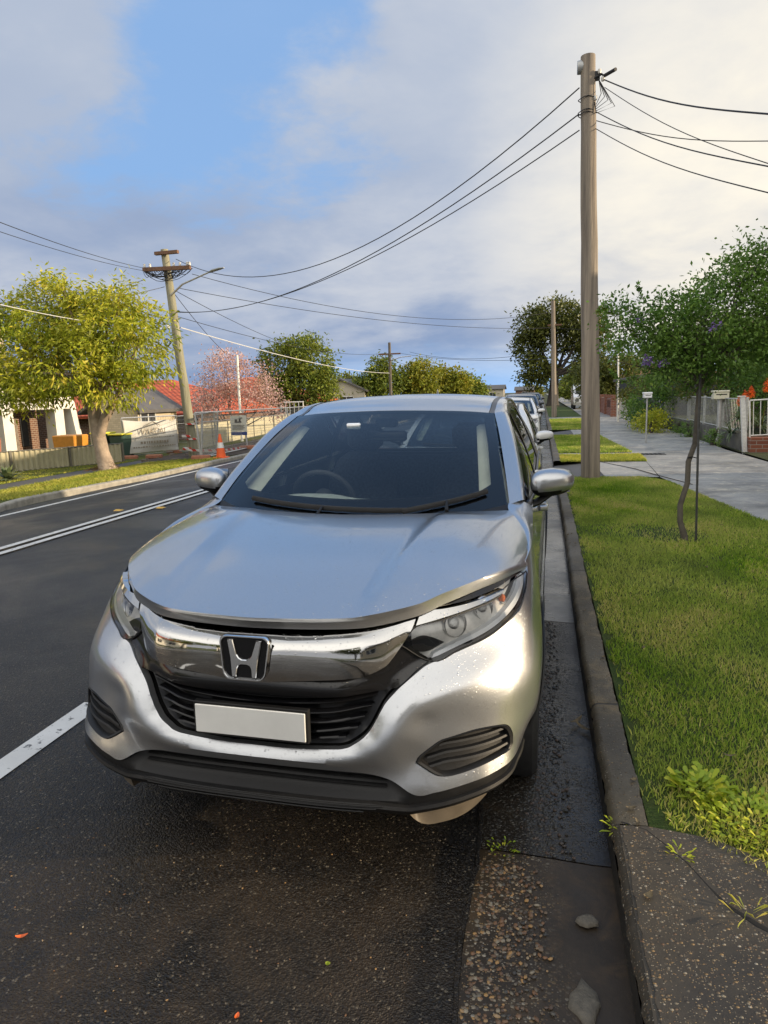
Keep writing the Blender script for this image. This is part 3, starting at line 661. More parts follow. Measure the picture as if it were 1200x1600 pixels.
    for sg in (1,-1):
        mir=sg<0
        P('front_fender',Fx(),fend,paint,car,step=.02,thick=.02,mirror=mir,corner=30)
        a=P('front_door',Fx(),d1,paint,car,step=.04,thick=.02,mirror=mir,smooth_edge=False)
        b_=P('rear_door',Fx(),d2,paint,car,step=.04,thick=.02,mirror=mir,smooth_edge=False)
        P('rear_quarter',Fx(),qp,paint,car,step=.04,thick=.02,mirror=mir,smooth_edge=False)
        for dd,y in ((a,2.22),(b_,3.30)):
            z=.93; q=base(np.array([s_at(y-.18,z),s_at(y,z)]),np.array([z,z]))*[sg,1,1]; bb=MB(); bb.tube([tuple(q[0]+[sg*.004,0,0]),tuple(q[0]+[sg*.04,.02,0]),tuple(q[1]+[sg*.04,-.02,0]),tuple(q[1]+[sg*.004,0,0])],.011,8,flat=1.4); bb.build('door_handle',paint,dd,True)
        # sill and arch cladding
        sl_=[(sA(AY+AR-.01,.33),.20),(sA(RY-AR+.01,.33),.20),(sA(RY-AR+.01,.33),.335),(sA(AY+AR-.01,.33),.335)]
        P('sill',Fx(-.004),sl_,'black_plastic',car,step=.04,thick=.06,mirror=mir,smooth_edge=False)
        for yy in (AY,RY):
            tt=np.linspace(.02 if yy==RY else .10,math.pi-.02,30); sc=s_at(yy,.5); rows=[]
            for r_,o in ((AR+.006,.004),(AR+.004,.010),(AR-.018,.010),(AR-.022,-.01),(AR-.03,-.14)): rows.append(F(sc-r_*np.cos(tt),AZ+r_*np.sin(tt),o)*[sg,1,1])
            bb=MB(); bb.grid([[tuple(r[i]) for r in rows] for i in range(30)]); bb.build('arch_trim','black_plastic',car,True,40)
            wheel(car,sg*.775,yy,sg)
        # top of the fender, between bonnet line and door mirror foot
        hb=F(np.array([s for s,z in HB[2:]]),np.array([z for s,z in HB[2:]])); hb=dense([tuple(p) for p in hb]); L=np.array(_side); k=int(len(L)*.36); up=dense([tuple(hb[0]-[.003,0,0]),(.812,.965,.998),(.773,1.085,1.030),(.728,1.21,1.055),(.728,1.30,1.082)])
        g=ruled(hb,up,lambda a,b:np.stack([0*a,0*a,.012*np.sin(np.pi*b)*np.minimum(1,a*3)],-1))
        bb=MB(); Ug=np.linspace(0,1,30); G=[[tuple(g(np.array([u]),np.array([v]),0)[0]*[sg,1,1]) for v in np.linspace(0,1,6)] for u in Ug]; bb.grid(G); bb.build('fender_top',paint,car,True,60)
    # ---------------- bonnet
    hd=[(-.84,0)]+[(x,0) for x in np.linspace(-.7,.7,8)]+[(.84,0),(.838,.3),(.838,.8),(.835,1.095),(.5,1.10),(0,1.10),(-.5,1.10),(-.835,1.095),(-.838,.8),(-.838,.3)]
    P('bonnet',hood_fn,hd,paint,car,step=.02,thick=.022,smooth_edge=False,sharp=50)
    # ---------------- windscreen
    WB=dense([(-.728,1.265,1.066),(-.55,1.14,1.040),(-.28,1.06,1.025),(0,1.035,1.02),(.28,1.06,1.025),(.55,1.14,1.040),(.728,1.265,1.066)])
    WT_=dense([(-.592,2.055,1.474),(-.4,1.985,1.490),(0,1.945,1.499),(.4,1.985,1.490),(.592,2.055,1.474)])
    ws=ruled(WB,WT_,lambda a,b:np.stack([0*a,-.035*np.sin(np.pi*b),.022*np.sin(np.pi*b)],-1))
    P('windscreen',ws,[(.0,.0),(1,0),(1,1),(0,1)],'windscreen_glass',car,step=.04,thick=.004,smooth_edge=False,rim=False)
    # black printed border just inside the glass
    bo=[(.004,.01),(.996,.01),(.996,.99),(.004,.99)]; hi=[(.052,.20),(.09,.165),(.5,.150),(.91,.165),(.948,.20),(.955,.6),(.950,.93),(.93,.955),(.5,.965),(.07,.955),(.05,.93),(.045,.6)]
    P('windscreen_border',lambda u,v,o:ws(u,v,-.006),bo,'black_gloss',car,holes=[hi],step=.03,smooth_edge=False,rim=False)
    # cowl and wipers
    cw=MB(); rows=[WB+[0,-.002,.004],dense([(-.73,1.2,1.035),(-.5,1.08,1.025),(0,.99,1.015),(.5,1.08,1.025),(.73,1.2,1.035)])]; cw.grid([[tuple(r[i]) for r in rows] for i in range(40)]); cw.build('cowl','black_plastic',car,True)
    def wip(a,b,c):
        def pt(u,v,o=.016): return ws(np.array([u]),np.array([v]),0)[0]+[0,-o*.6,o]
        bb=MB(); bb.tube([tuple(pt(*c,.0)),tuple(pt(*c,.03)),tuple(pt(*((np.array(a)+b)/2),.022))],[.012,.009,.006],8); w_=bb.build('wiper','black_plastic',car,True)
        bb=MB(); bb.tube([tuple(pt(*(np.array(a)*(1-t)+np.array(b)*t),.016)) for t in np.linspace(0,1,8)],.0085,6,flat=1.6); bb.build('blade','rubber',w_,True)
    wip((.16,.075),(.69,.035),(.42,-.02)); wip((.67,.03),(.93,.12),(.80,.0))
    # ---------------- roof
    RL=np.array([(x,y,z) for x,y,z in WT_]); 
    def rz(x,y): 
        t=np.clip((y-1.95)/(4.0-1.95),0,1); c=np.interp(y,[1.93,2.05,2.25,2.5,2.8,3.2,3.6,3.95,4.1],[1.498,1.527,1.562,1.587,1.600,1.598,1.572,1.520,1.495]); return c-.030*(np.abs(x)/.56)**2.2
    def roof(u,v,o):
        x=np.asarray(u,float)*.563; y0=1.945+.115*(np.abs(u))**2*.9; y=y0+np.asarray(v)*(4.02-y0); k=np.clip((y-1.9)/.5,0,1); z=rz(x,y); 
        zf=1.499-.025*np.abs(u)**2; z=np.where(v<.12,zf+(z-zf)*np.clip(v/.12,0,1)**.8,z)
        return np.stack([x,y,z+o],-1)
    P('roof',roof,[(-1,.004),(0,.004),(1,.004),(1,1),(0,1),(-1,1)],paint,car,step=.05,thick=.02,smooth_edge=False)
    for sg in (1,-1):
        yy=np.linspace(0,1,40); e=roof(np.full(40,1.0),yy,0); 
        A_=e+[.004,0,.002]; B_=e+[.030,0,-.004]
        bb=MB(); bb.grid([[tuple(A_[i]*[sg,1,1]),tuple((A_[i]+B_[i])/2*[sg,1,1]+[0,0,-.003]),tuple(B_[i]*[sg,1,1])] for i in range(40)]); bb.build('roof_moulding','moulding',car,True,60)
        # A pillar + cant rail strip
        top=np.concatenate([dense([(.731,1.262,1.068),(.70,1.45,1.19),(.645,1.78,1.365),(.596,2.055,1.476)],16),B_[1:]])
        dlo=np.concatenate([dense([(.800,1.345,1.075),(.775,1.55,1.20),(.722,1.83,1.36),(.672,2.10,1.463)],16),dense([(.665,2.13,1.470),(.648,2.5,1.515),(.642,2.9,1.525),(.648,3.3,1.50),(.665,3.65,1.43),(.69,3.95,1.33)],39)])
        g=ruled(top[::1],dlo,lambda a,b:np.stack([.016*np.sin(np.pi*b),-.010*np.sin(np.pi*b),.012*np.sin(np.pi*b)],-1)*sg**0)
        bb=MB(); bb.grid([[tuple(g(np.array([u]),np.array([v]),0)[0]*[sg,1,1]) for v in np.linspace(0,1,7)] for u in np.linspace(0,1,70)]); bb.build('roof_rail',paint,car,True,50)
        # side glass between belt and rail
        yb=np.array([1.345,1.7,2.1,2.5,2.9,3.3,3.6,3.9]); zb=np.interp(yb,[1.34,2.35,3.42,3.9],[1.055,1.088,1.128,1.14]); bl=np.array([base(np.array([s_at(y,z)]),np.array([z]))[0] for y,z in zip(yb,zb)])
        bl[0]=[.812,1.345,1.06]; belt=dense([tuple(p) for p in bl],40); tp=dense([(.790,1.40,1.10),(.722,1.83,1.358),(.672,2.10,1.462),(.648,2.5,1.514),(.642,2.9,1.524),(.648,3.3,1.50),(.665,3.65,1.43),(.69,3.95,1.33)],40)
        gs=ruled(belt,tp,lambda a,b:np.stack([.012*np.sin(np.pi*b),0*a,0*a],-1))
        fr=P('window_frame',gs,[(0,0),(1,0),(1,1),(0,1)],'black_gloss',car,holes=[[(.05,.06),(.385,.05),(.365,.95),(.29,.95),(.15,.93)],[(.415,.05),(.73,.05),(.71,.93),(.395,.95)]],step=.03,thick=.01,smooth_edge=False,mirror=sg<0)
        for q in ([(.05,.06),(.385,.05),(.365,.95),(.29,.95),(.15,.93)],[(.415,.05),(.73,.05),(.71,.93),(.395,.95)]): P('side_window',lambda u,v,o:gs(u,v,-.004 if sg>0 else -.004),q,'side_glass',car,step=.05,smooth_edge=False,rim=False,mirror=sg<0)
        bb=MB(); bb.tube([tuple(p*[sg,1,1]+[sg*.006,0,.004]) for p in belt],.008,6); bb.build('belt_moulding','moulding',car,True)
        P('rear_pillar',gs,[(.76,.02),(1,.02),(1,.98),(.74,.98)],paint,car,step=.04,thick=.02,smooth_edge=False,mirror=sg<0).location=(sg*.004,0,0)
        door_mirror(car,sg)
    # ---------------- tail
    tb=[F(np.array([s]),np.array([1.13]))[0] for s in (4.35,4.6,4.85,5.15)]
    S=np.linspace(4.3,SG[-1],30); mid=GR[0]; 
    half=5.6
    Sc=[s for s in SG if base(np.array([s]),np.array([.7]))[0][0]>.002]; smax=max(Sc); 
    G=[]
    for z in np.linspace(.34,1.14,26):
        P_=base(SG,np.full_like(SG,z)); x=P_[:,0]; yv=P_[:,1]; m=(yv>3.9)&(SG>4.2); xs=np.linspace(.83 if z<1.0 else .80,0,30); X=x[m][::-1];Y=yv[m][::-1]; o=np.argsort(X); G.append([(a,float(np.interp(a,X[o],Y[o])),z) for a in np.r_[xs,-xs[::-1][1:]]])
    bb=MB(); bb.grid(G); tg=bb.build('tailgate',paint,car,True,60)
    bb=MB(); rows=[[(x,y-.02,z) for x,y,z in G[-1]]]; 
    for t in (.5,1.): rows.append([(x*(1-.22*t),(y-.02)*(1-t)+(4.03-.03*abs(x))*t,z*(1-t)+(1.497-.03*abs(x/.7)**2)*t) for x,y,z in G[-1]])
    bb.grid(rows); bb.build('rear_window','side_glass',car,True,60)
    for sg in (1,-1):
        P('tail_lamp',Fx(.006),[(4.40,.90),(4.72,.88),(4.80,.98),(4.62,1.09),(4.44,1.08)],'tail_red',car,step=.04,thick=.02,mirror=sg<0)
    bb=MB(); q=[[p for p in r] for r in G[:4]]; S=np.linspace(4.2,SG[-1],40)
    G2=[]
    for z,k in ((.22,.96),(.26,1.0),(.36,1.004)): G2.append([(x*k,y+(.004 if k>.99 else -.03),z) for x,y,_ in G[0]])
    bb.grid(G2); bb.build('rear_bumper','black_plastic',car,True,60)
    # aerial fin
    bb=MB(); bb.prism([(-.0,3.60),(.012,3.66),(.014,3.72),(-.014,3.72),(-.012,3.66)],1.56,1.592); bb.add([(.0,3.61,1.59),(.010,3.70,1.592),(.010,3.72,1.592),(-.010,3.72,1.592),(-.010,3.70,1.592),(0,3.72,1.645),(0,3.695,1.645)],[(0,1,6),(1,2,5,6),(2,3,5),(3,4,6,5),(4,0,6)]); bb.build('aerial',paint,car)
    # ---------------- cabin
    bb=MB(); bb.box((-.78,1.30,.30),(.78,3.9,.34)); bb.box((-.77,1.25,.34),(.77,1.30,.98)); bb.box((-.77,3.85,.34),(.77,3.9,1.12)); bb.box((-.79,1.3,.34),(-.77,3.9,1.02)); bb.box((.77,1.3,.34),(.79,3.9,1.02)); cb_=bb.build('cabin_lining','cabin_dark',car)
    rf=MB(); rf.grid([[(x,y,float(rz(x,y))-.05) for x in np.linspace(-.55,.55,5)] for y in np.linspace(2.1,3.9,6)]); rf.build('headlining','cabin_dark',cb_)
    D=MB(); pr=[(1.10,1.005),(1.30,1.030),(1.50,1.035),(1.68,1.020),(1.76,.98),(1.78,.90),(1.72,.72),(1.70,.45)]
    D.grid([[(x,y+.02*math.cos(x*3),z+(.028*math.exp(-((x+.38)/.20)**4) if 1.45<y<1.77 and z>.95 else 0)) for x in np.linspace(-.735,.735,30)] for y,z in pr]); D.build('dashboard','dashboard_top',car,True,60)
    # steering wheel
    c=Vector((-.40,1.93,.985)); n=Vector((0,-.90,-.42)).normalized(); R=n.to_track_quat('Z','Y').to_matrix(); Q=[]
    for k in range(33): a=2*math.pi*k/32; Q.append(tuple(c+R@Vector((.183*math.cos(a),.183*math.sin(a),0))))
    bb=MB(); bb.tube(Q,.0165,10,cap=False)
    for a in (0,math.pi,math.pi*1.5): bb.tube([tuple(c),tuple(c+R@Vector((.18*math.cos(a),.18*math.sin(a),0)))],.016,6)
    bb.lathe([(.001,-.02),(.06,-.02),(.065,.0),(.06,.03),(.001,.035)],(0,0,0),'z',16)
    k=len(bb.v)-5*16; 
    for i in range(k,len(bb.v)): bb.v[i]=tuple(c+R@Vector(bb.v[i]))
    bb.build('steering_wheel','cabin_dark',car,True,60)
    seat(car,-.38,2.15); seat(car,.38,2.15)
    bb=MB(); bb.box((-.62,3.15,.42),(.62,3.5,.62),bev=.04); bb.box((-.62,3.45,.6),(.62,3.6,1.12),bev=.04); bb.build('rear_seat','seat_cloth',car,True,60)
    for sg in (1,-1):
        bb=MB(); bb.tube([(sg*.66,1.34,1.05),(sg*.615,1.62,1.20),(sg*.545,2.0,1.40)],[.075,.065,.045],8,flat=.4); bb.build('pillar_trim','cabin_trim',car,True)
    # rear-view mirror, sensor box, toll tag
    def onws(u,v,o): return ws(np.array([u]),np.array([v]),0)[0]+[0,o*.6,-o]
    p=onws(.50,.86,.05); bb=MB(); bb.box((p[0]-.12,p[1]+.04,p[2]-.065),(p[0]+.12,p[1]+.065,p[2]-.005),bev=.012); rm=bb.build('rear_view_mirror','black_gloss',car,True,50)
    p=onws(.50,.93,.015); bb=MB(); bb.box((p[0]-.06,p[1]-.02,p[2]-.05),(p[0]+.06,p[1]+.06,p[2]+.0),bev=.01); bb.build('camera_box','black_plastic',rm,True,50)
    p=onws(.375,.82,.006); bb=MB(); bb.box((p[0]-.040,p[1]-.012,p[2]-.016),(p[0]+.040,p[1]+.012,p[2]+.018),bev=.006); bb.build('toll_tag','lamp_white',car,True,50)
    return car
CAR=make_car(label='silver hatchback wet with rain, parked nose first at the kerb, filling the foreground')
CAR.matrix_world=(Matrix.Rotation(-.014,4,'Z')@Matrix.Rotation(.0094,4,'Y')@Matrix.Rotation(-.0114,4,'X'))
# ------------------------------------------------------------------ the ground and the road
def G0(x): return -.06*min(max(0.,-x-5.),8.)
def Gv(x): return -.06*np.clip(-np.asarray(x,float)-5,0,8)
def struct(o): o['kind']='structure'; return o
def strip(name,x0,x1,y0,y1,z,mat,nx=2,ny=2,follow=True):
    X=np.linspace(x0,x1,nx);Y=np.linspace(y0,y1,ny); b=MB(); b.grid([[(x,y,z+(G0(x) if follow else 0)) for x in X] for y in Y]); return struct(b.build(name,mat))
def poly(name,pts,z,mat,thick=0,sub=None,follow=True):
    P=[Vector((x,y,0)) for x,y in pts]; T=geometry.tessellate_polygon([P]); V=[(x,y,z+(G0(x) if follow else 0)) for x,y in pts]; n=len(V); Fc=[]
    for t in T:
        a,b,c=[P[i] for i in t]; Fc.append(tuple(t) if (b-a).cross(c-a).z>0 else tuple(t[::-1]))
    if thick:
        V+=[(x,y,zz-thick) for x,y,zz in V]; ar=sum(P[i].x*P[(i+1)%n].y-P[(i+1)%n].x*P[i].y for i in range(n))
        Fc+=[(i,n+i,n+(i+1)%n,(i+1)%n) if ar>0 else ((i+1)%n,n+(i+1)%n,n+i,i) for i in range(n)]
    return struct(mobj(name,V,Fc,mat))
# asphalt: wet, coarse, dirty by the car's nose; near colour also darkened for its under-shadow
t=MatN('asphalt'); P3=t.co(); big=t.noise(.55,5,.6); med=t.noise(6,6,.65); v=t.vor(165); v2=t.vor(75)
sp=t.n('SeparateXYZ'); t.l(P3,sp.inputs[0])
vc=t.n('TexVoronoi',feature='F1'); vc.inputs['Scale'].default_value=165; t.l(P3,vc.inputs['Vector']); sc=t.n('SeparateColor'); t.l(vc.outputs['Color'],sc.inputs[0])
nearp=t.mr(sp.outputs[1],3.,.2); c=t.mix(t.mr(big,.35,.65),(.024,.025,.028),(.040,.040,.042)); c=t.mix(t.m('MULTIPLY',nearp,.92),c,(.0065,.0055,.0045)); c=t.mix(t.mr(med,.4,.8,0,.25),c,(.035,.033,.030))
c=t.mix(t.mr(sc.outputs[0],.82,1.,0,.5),c,(.075,.062,.046)); c=t.mix(t.mr(sc.outputs[1],.96,.99,0,.6),c,(.22,.19,.14))
# brown patch before the nose: dirt, with warm sunlight painted into the colour
dx=t.m('DIVIDE',t.m('SUBTRACT',sp.outputs[0],-.05),1.3); dy=t.m('DIVIDE',t.m('SUBTRACT',sp.outputs[1],-.75),1.0)
r2=t.m('ADD',t.m('MULTIPLY',dx,dx),t.m('MULTIPLY',dy,dy)); silt_sun=t.m('MULTIPLY',t.mr(r2,1.3,.1),t.mr(t.noise(3.2,6,.7),.38,.66))
c=t.mix(t.m('MULTIPLY',silt_sun,.60),c,(.050,.033,.018))
crk=t.vor(.55,'DISTANCE_TO_EDGE',t.noise(1.2,5,.6,out=1)) 
wet=t.noise(.9,4,.55,dist=.4); rough=t.m('SUBTRACT',t.mr(wet,.35,.65,.32,.60),t.m('MULTIPLY',nearp,.10))
t.set(Base_Color=c,Roughness=t.m('ADD',rough,t.m('MULTIPLY',silt_sun,.2)))
h=t.m('ADD',t.m('MULTIPLY',t.mr(v,0.,.6,1.,0.),1.),t.m('MULTIPLY',t.mr(v2,0,.7,1,0),.7)); h=t.m('ADD',h,t.m('MULTIPLY',med,.8)); t.set(Normal=t.bump(h,1.0,.0032))
t.b.inputs['Specular IOR Level'].default_value=.34
def aggregate(name,dark,stones,sc1=70,amount=.5,mask=None,rough=.5,wetness=.0,bd=.005,joint=None):
    t=MatN(name); P3=t.co(); nz=t.noise(2.2,6,.65); fine=t.noise(40,5,.7)
    c=t.mix(t.mr(nz,.3,.7),tuple(x*.7 for x in dark),tuple(x*1.35 for x in dark)); c=t.mix(t.mr(fine,.3,.8,0,.5),c,tuple(x*1.9 for x in dark)); c=t.mix(t.mr(t.noise(.9,6,.7),.48,.62,0,.6),c,tuple(x*.38 for x in dark)); c=t.mix(t.mr(t.noise(4.5,7,.75,dist=.6),.52,.66,0,.6),c,tuple(min(1,x*y) for x,y in zip(dark,(2.9,2.6,2.1))))
    h=None
    for k,(s_,am) in enumerate(((sc1,amount),(sc1*2.2,amount*.8))):
        vv=t.n('TexVoronoi',feature='F1'); vv.inputs['Scale'].default_value=s_; t.l(t.co(scale=(1,1.25,1)),vv.inputs['Vector']); q=t.n('SeparateColor'); t.l(vv.outputs['Color'],q.inputs[0])
        isst=t.m('MULTIPLY',t.mr(q.outputs[0],1-am,1-am+.02),t.mr(vv.outputs['Distance'],.42,.34))
        if mask is not None: isst=t.m('MULTIPLY',isst,mask(t))
        sc_=t.ramp(q.outputs[1],[(i/(len(stones)-1),x) for i,x in enumerate(stones)])
        c=t.mix(isst,c,sc_); hh=t.m('MULTIPLY',isst,t.mr(vv.outputs['Distance'],.45,0.,.2,1.)); hh=t.m('MULTIPLY',hh,1. if k==0 else .5); h=hh if h is None else t.m('MAXIMUM',h,hh)
    h=t.m('ADD',h,t.m('MULTIPLY',fine,.35))
    if joint: 
        j=joint(t); c=t.mix(j,c,(.018,.018,.016)); h=t.m('SUBTRACT',h,t.m('MULTIPLY',j,1.5))
    t.set(Base_Color=c,Roughness=t.mr(t.noise(1.4,4,.6),.35,.65,rough-.14,rough+.12),Normal=t.bump(h,1.,bd)); return t
def jt(period,w,ax=1,warp=.0):
    def f(t):
        s=t.n('SeparateXYZ'); t.l(t.co(),s.inputs[0]); a=s.outputs[ax]
        a=t.m('ADD',a,t.m('MULTIPLY',t.noise(3,2,.5),.02)); fr=t.m('FRACT',t.m('DIVIDE',a,period)); return t.m('SUBTRACT',1.,t.mr(t.m('ABSOLUTE',t.m('SUBTRACT',fr,.5)),0.,w/period,0,1))
    return f
def gmask(x0,w):
    def f(t):
        s=t.n('SeparateXYZ'); t.l(t.co(),s.inputs[0]); return t.m('MULTIPLY',t.mr(t.m('ADD',s.outputs[0],t.m('MULTIPLY',t.m('SUBTRACT',t.noise(3.5,4,.6),.5),.35)),x0+w,x0-w),t.mr(t.noise(1.6,3,.6),.28,.42,.25,1.))
    return f
ST=[(.12,.065,.035),(.10,.085,.06),(.24,.15,.06),(.05,.045,.04),(.20,.17,.12),(.30,.27,.22)]
aggregate('gutter_pebbles',(.026,.018,.010),ST,62,.6,rough=.52,bd=.006,mask=gmask(.90,.10))
aggregate('gutter_coarse',(.017,.0135,.010),[(.03,.03,.028),(.06,.055,.045),(.09,.08,.06),(.025,.024,.022),(.05,.048,.04),(.04,.038,.03)],58,.85,rough=.30,bd=.007,mask=gmask(1.04,.08))
aggregate('gutter_smooth',(.085,.088,.092),ST,120,.05,rough=.30,bd=.0025)
aggregate('kerb_concrete',(.075,.062,.040),ST,90,.22,rough=.62,bd=.007,joint=jt(2.42,.012))
aggregate('slab_aggregate',(.038,.031,.021),ST,78,.34,rough=.62,bd=.005)
aggregate('path_concrete',(.21,.21,.20),[(.25,.24,.22),(.17,.165,.15),(.3,.29,.26),(.2,.19,.17)],110,.10,rough=.55,bd=.002,joint=jt(1.25,.014))
aggregate('drive_concrete',(.22,.22,.21),[(.25,.24,.22),(.17,.165,.15),(.3,.29,.26),(.2,.19,.17)],110,.12,rough=.52,bd=.002,joint=jt(1.45,.016))
aggregate('kerb_shade_wet',(.014,.0135,.012),ST,75,.12,rough=.5,bd=.005); simple('dirt',(.05,.036,.024),.9,0,.4,6,.8,60); simple('left_path',(.075,.073,.072),.7,0,.2,5,.3,90)  # kerb face: wet dirt plus its own shade, both in the near-black base
simple('old_kerb',(.30,.28,.235),.75,0,.3,7,.4,50)
t=MatN('road_paint'); n=t.noise(18,6,.7); g=t.mr(n,.36,.42); t.set(Base_Color=t.mix(g,(.07,.07,.07),t.mix(t.mr(t.noise(3),.3,.7),(.52,.52,.50),(.66,.66,.64))),Roughness=.5,Normal=t.bump(n,.5,.004))
def grassmat(name,a,b,c):
    t=MatN(name); n1=t.noise(.9,5,.6); n2=t.noise(9,6,.7); n3=t.noise(140,3,.6); x=t.mix(t.mr(n1,.35,.65),a,b); x=t.mix(t.mr(n2,.45,.75,0,.7),x,c); x=t.mix(t.mr(n3,.35,.7,0,.6),x,tuple(k*.35 for k in a))
    t.set(Base_Color=x,Roughness=.85,Normal=t.bump(n3,.9,.02)); t.b.inputs['Specular IOR Level'].default_value=.2
grassmat('lawn_soil',(.050,.085,.020),(.075,.115,.022),(.12,.11,.045)); grassmat('verge_grass',(.085,.115,.022),(.12,.14,.03),(.16,.145,.05)); grassmat('far_ground',(.06,.075,.03),(.08,.09,.04),(.10,.09,.05))
# base sheet to the horizon
b=MB(); xs=[-3000,-13,-5,8,3000]; ys=[-600,-40,0,60,300,3000]; b.grid([[(x,y,-.035+G0(x)) for x in xs] for y in ys]); struct(b.build('ground','far_ground'))
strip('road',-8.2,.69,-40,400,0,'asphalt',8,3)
strip('gutter',.69,1.16,-40,-.9,.004,'gutter_pebbles')
def gut(y0,y1,mat):
    b=MB(); b.grid([[(x,y,z) for x,z in ((.692,.001),(.74,.004),(.95,-.004),(1.08,-.012),(1.165,-.010))] for y in np.linspace(y0,y1,3)]); return struct(b.build('gutter',mat,None,True))
gut(-.9,.245,'gutter_pebbles'); gut(.252,2.72,'gutter_coarse'); gut(2.73,400,'gutter_smooth')
b=MB(); b.grid([[(x,y,-.02) for x in (.66,1.2)] for y in (-1,400)]); struct(b.build('gutter_joint','dirt'))
# a worn ridge of bitumen at the edge of the asphalt
b=MB(); r_=random.Random(3); b.tube([(.690+.008*math.sin(y*9)+r_.uniform(-.005,.005),y,-.004) for y in np.arange(-1.4,6,.06)],[.011+r_.uniform(-.003,.003) for _ in np.arange(-1.4,6,.06)],6); struct(b.build('road_edge','asphalt',None,True))
def kerb(name,pts,w,h,mat,face=1,z0=0):
    """pts along the kerb face at the gutter; face=+1: the raised side lies towards +X"""
    rows=[]; r=random.Random(5)
    for x,y in pts:
        j=r.uniform(-.0035,.0035)+.003*math.sin(y*13); g=G0(x); rows.append([(x+face*(d)+j,y,g+z) for d,z in ((.0,h-.035),(.006,h-.016),(.016,h-.005),(.030,h),(w,h+.003),(w+.01,h-.05))])
    b=MB(); b.grid(rows if face<0 else [q[::-1] for q in rows]); struct(b.build(name,mat,None,True,60))
    rows=[[(x-face*.004*0,y,G0(x)+z) for z in (-.04,.03,h-.034)] for x,y in pts]; b=MB(); b.grid(rows if face<0 else [q[::-1] for q in rows]); return struct(b.build('kerb_face','kerb_shade_wet' if face>0 else mat,None,True,60))
kp=[(1.138-.010*math.sin(y*.7),y) for y in np.r_[np.arange(-6,-1,.12),np.arange(-1,6,.03),np.arange(6,10,.12),np.arange(10,60,1.),np.arange(60,401,20)]]
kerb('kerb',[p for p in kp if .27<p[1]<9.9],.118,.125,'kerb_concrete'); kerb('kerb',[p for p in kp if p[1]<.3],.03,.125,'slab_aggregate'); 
kerb('kerb',[(1.15,y) for y in (12.6,16,20.7)],.16,.125,'kerb_concrete'); kerb('kerb',[(1.15,y) for y in (24.3,40,80,200,400)],.16,.125,'kerb_concrete')
for y0,y1 in ((9.9,12.6),(20.7,24.3)):
    b=MB(); b.grid([[(x,y,z) for x,z in ((1.15,.0),(1.18,.02),(1.5,.06),(1.9,.10),(2.0,.112))] for y in (y0,y1)]); struct(b.build('driveway_crossing','left_path'))
kl=[(-8.1,-40),(-7.9,2),(-7.75,6.4),(-7.95,7.4),(-8.35,8.3),(-8.52,9),(-8.46,10),(-8.22,11),(-8.05,12.6),(-8.1,16),(-8.1,60),(-8.1,400)]
kls=spline(kl,False,4); kerb('kerb',[tuple(p) for p in kls],.14,.105,'old_kerb',-1)
# right-hand side: slab by the gutter, nature strip, path
poly('concrete_slab',[(1.160,-6),(3.4,-6),(3.4,-.1),(1.75,.06),(1.45,.26),(1.25,.29),(1.160,.28)],.1265,'slab_aggregate')
poly('nature_strip',[(1.26,.24),(1.5,.10),(1.8,-.05),(3.4,-.2),(3.4,5.6),(3.25,6.1),(2.85,9.3),(2.55,9.85),(1.26,9.85)],.112,'lawn_soil')
poly('footpath',[(3.4,-40),(5.0,-40),(5.1,9.8),(5.0,14.8),(5.2,20),(5.2,60),(3.3,60),(3.1,35),(2.65,21),(2.9,14.4),(2.95,12.5),(2.8,9.8),(3.2,6.1),(3.35,5.6),(3.4,5.0)],.118,'path_concrete')
poly('driveway',[(1.95,9.87),(2.79,9.87),(2.94,12.4),(1.9,12.4)],.116,'drive_concrete')
poly('nature_strip',[(1.31,12.45),(2.94,12.45),(2.98,13.75),(1.31,13.75)],.124,'verge_grass')
poly('driveway',[(1.31,13.78),(2.98,13.78),(2.93,14.4),(1.31,14.4)],.120,'drive_concrete')
poly('nature_strip',[(1.31,14.42),(2.9,14.42),(2.66,20.9),(1.31,20.9)],.124,'lawn_soil')
poly('driveway',[(1.95,20.95),(2.65,20.95),(2.75,24.2),(1.95,24.2)],.120,'drive_concrete')
poly('nature_strip',[(1.31,24.3),(2.76,24.3),(3.08,34.5),(1.31,34.5)],.124,'verge_grass')
poly('driveway',[(1.31,34.6),(3.08,34.6),(3.1,37),(1.31,37)],.120,'drive_concrete')
poly('nature_strip',[(1.31,37.1),(3.1,37.1),(3.2,60),(1.31,60)],.124,'lawn_soil')
poly('footpath',[(3.3,60),(5.2,60),(5.2,400),(3.3,400)],.118,'path_concrete')
# a dark joint running through the path, and one along its kerb side
b=MB(); b.tube([(1.9,12.9,.118),(2.55,11.1,.122),(2.75,10.2,.124),(3.1,8.9,.122)],.012,5,flat=.4); struct(b.build('path_joint','dirt'))
poly('front_garden',[(5.2,-40),(60,-40),(60,400),(5.2,400)],.10,'far_ground')
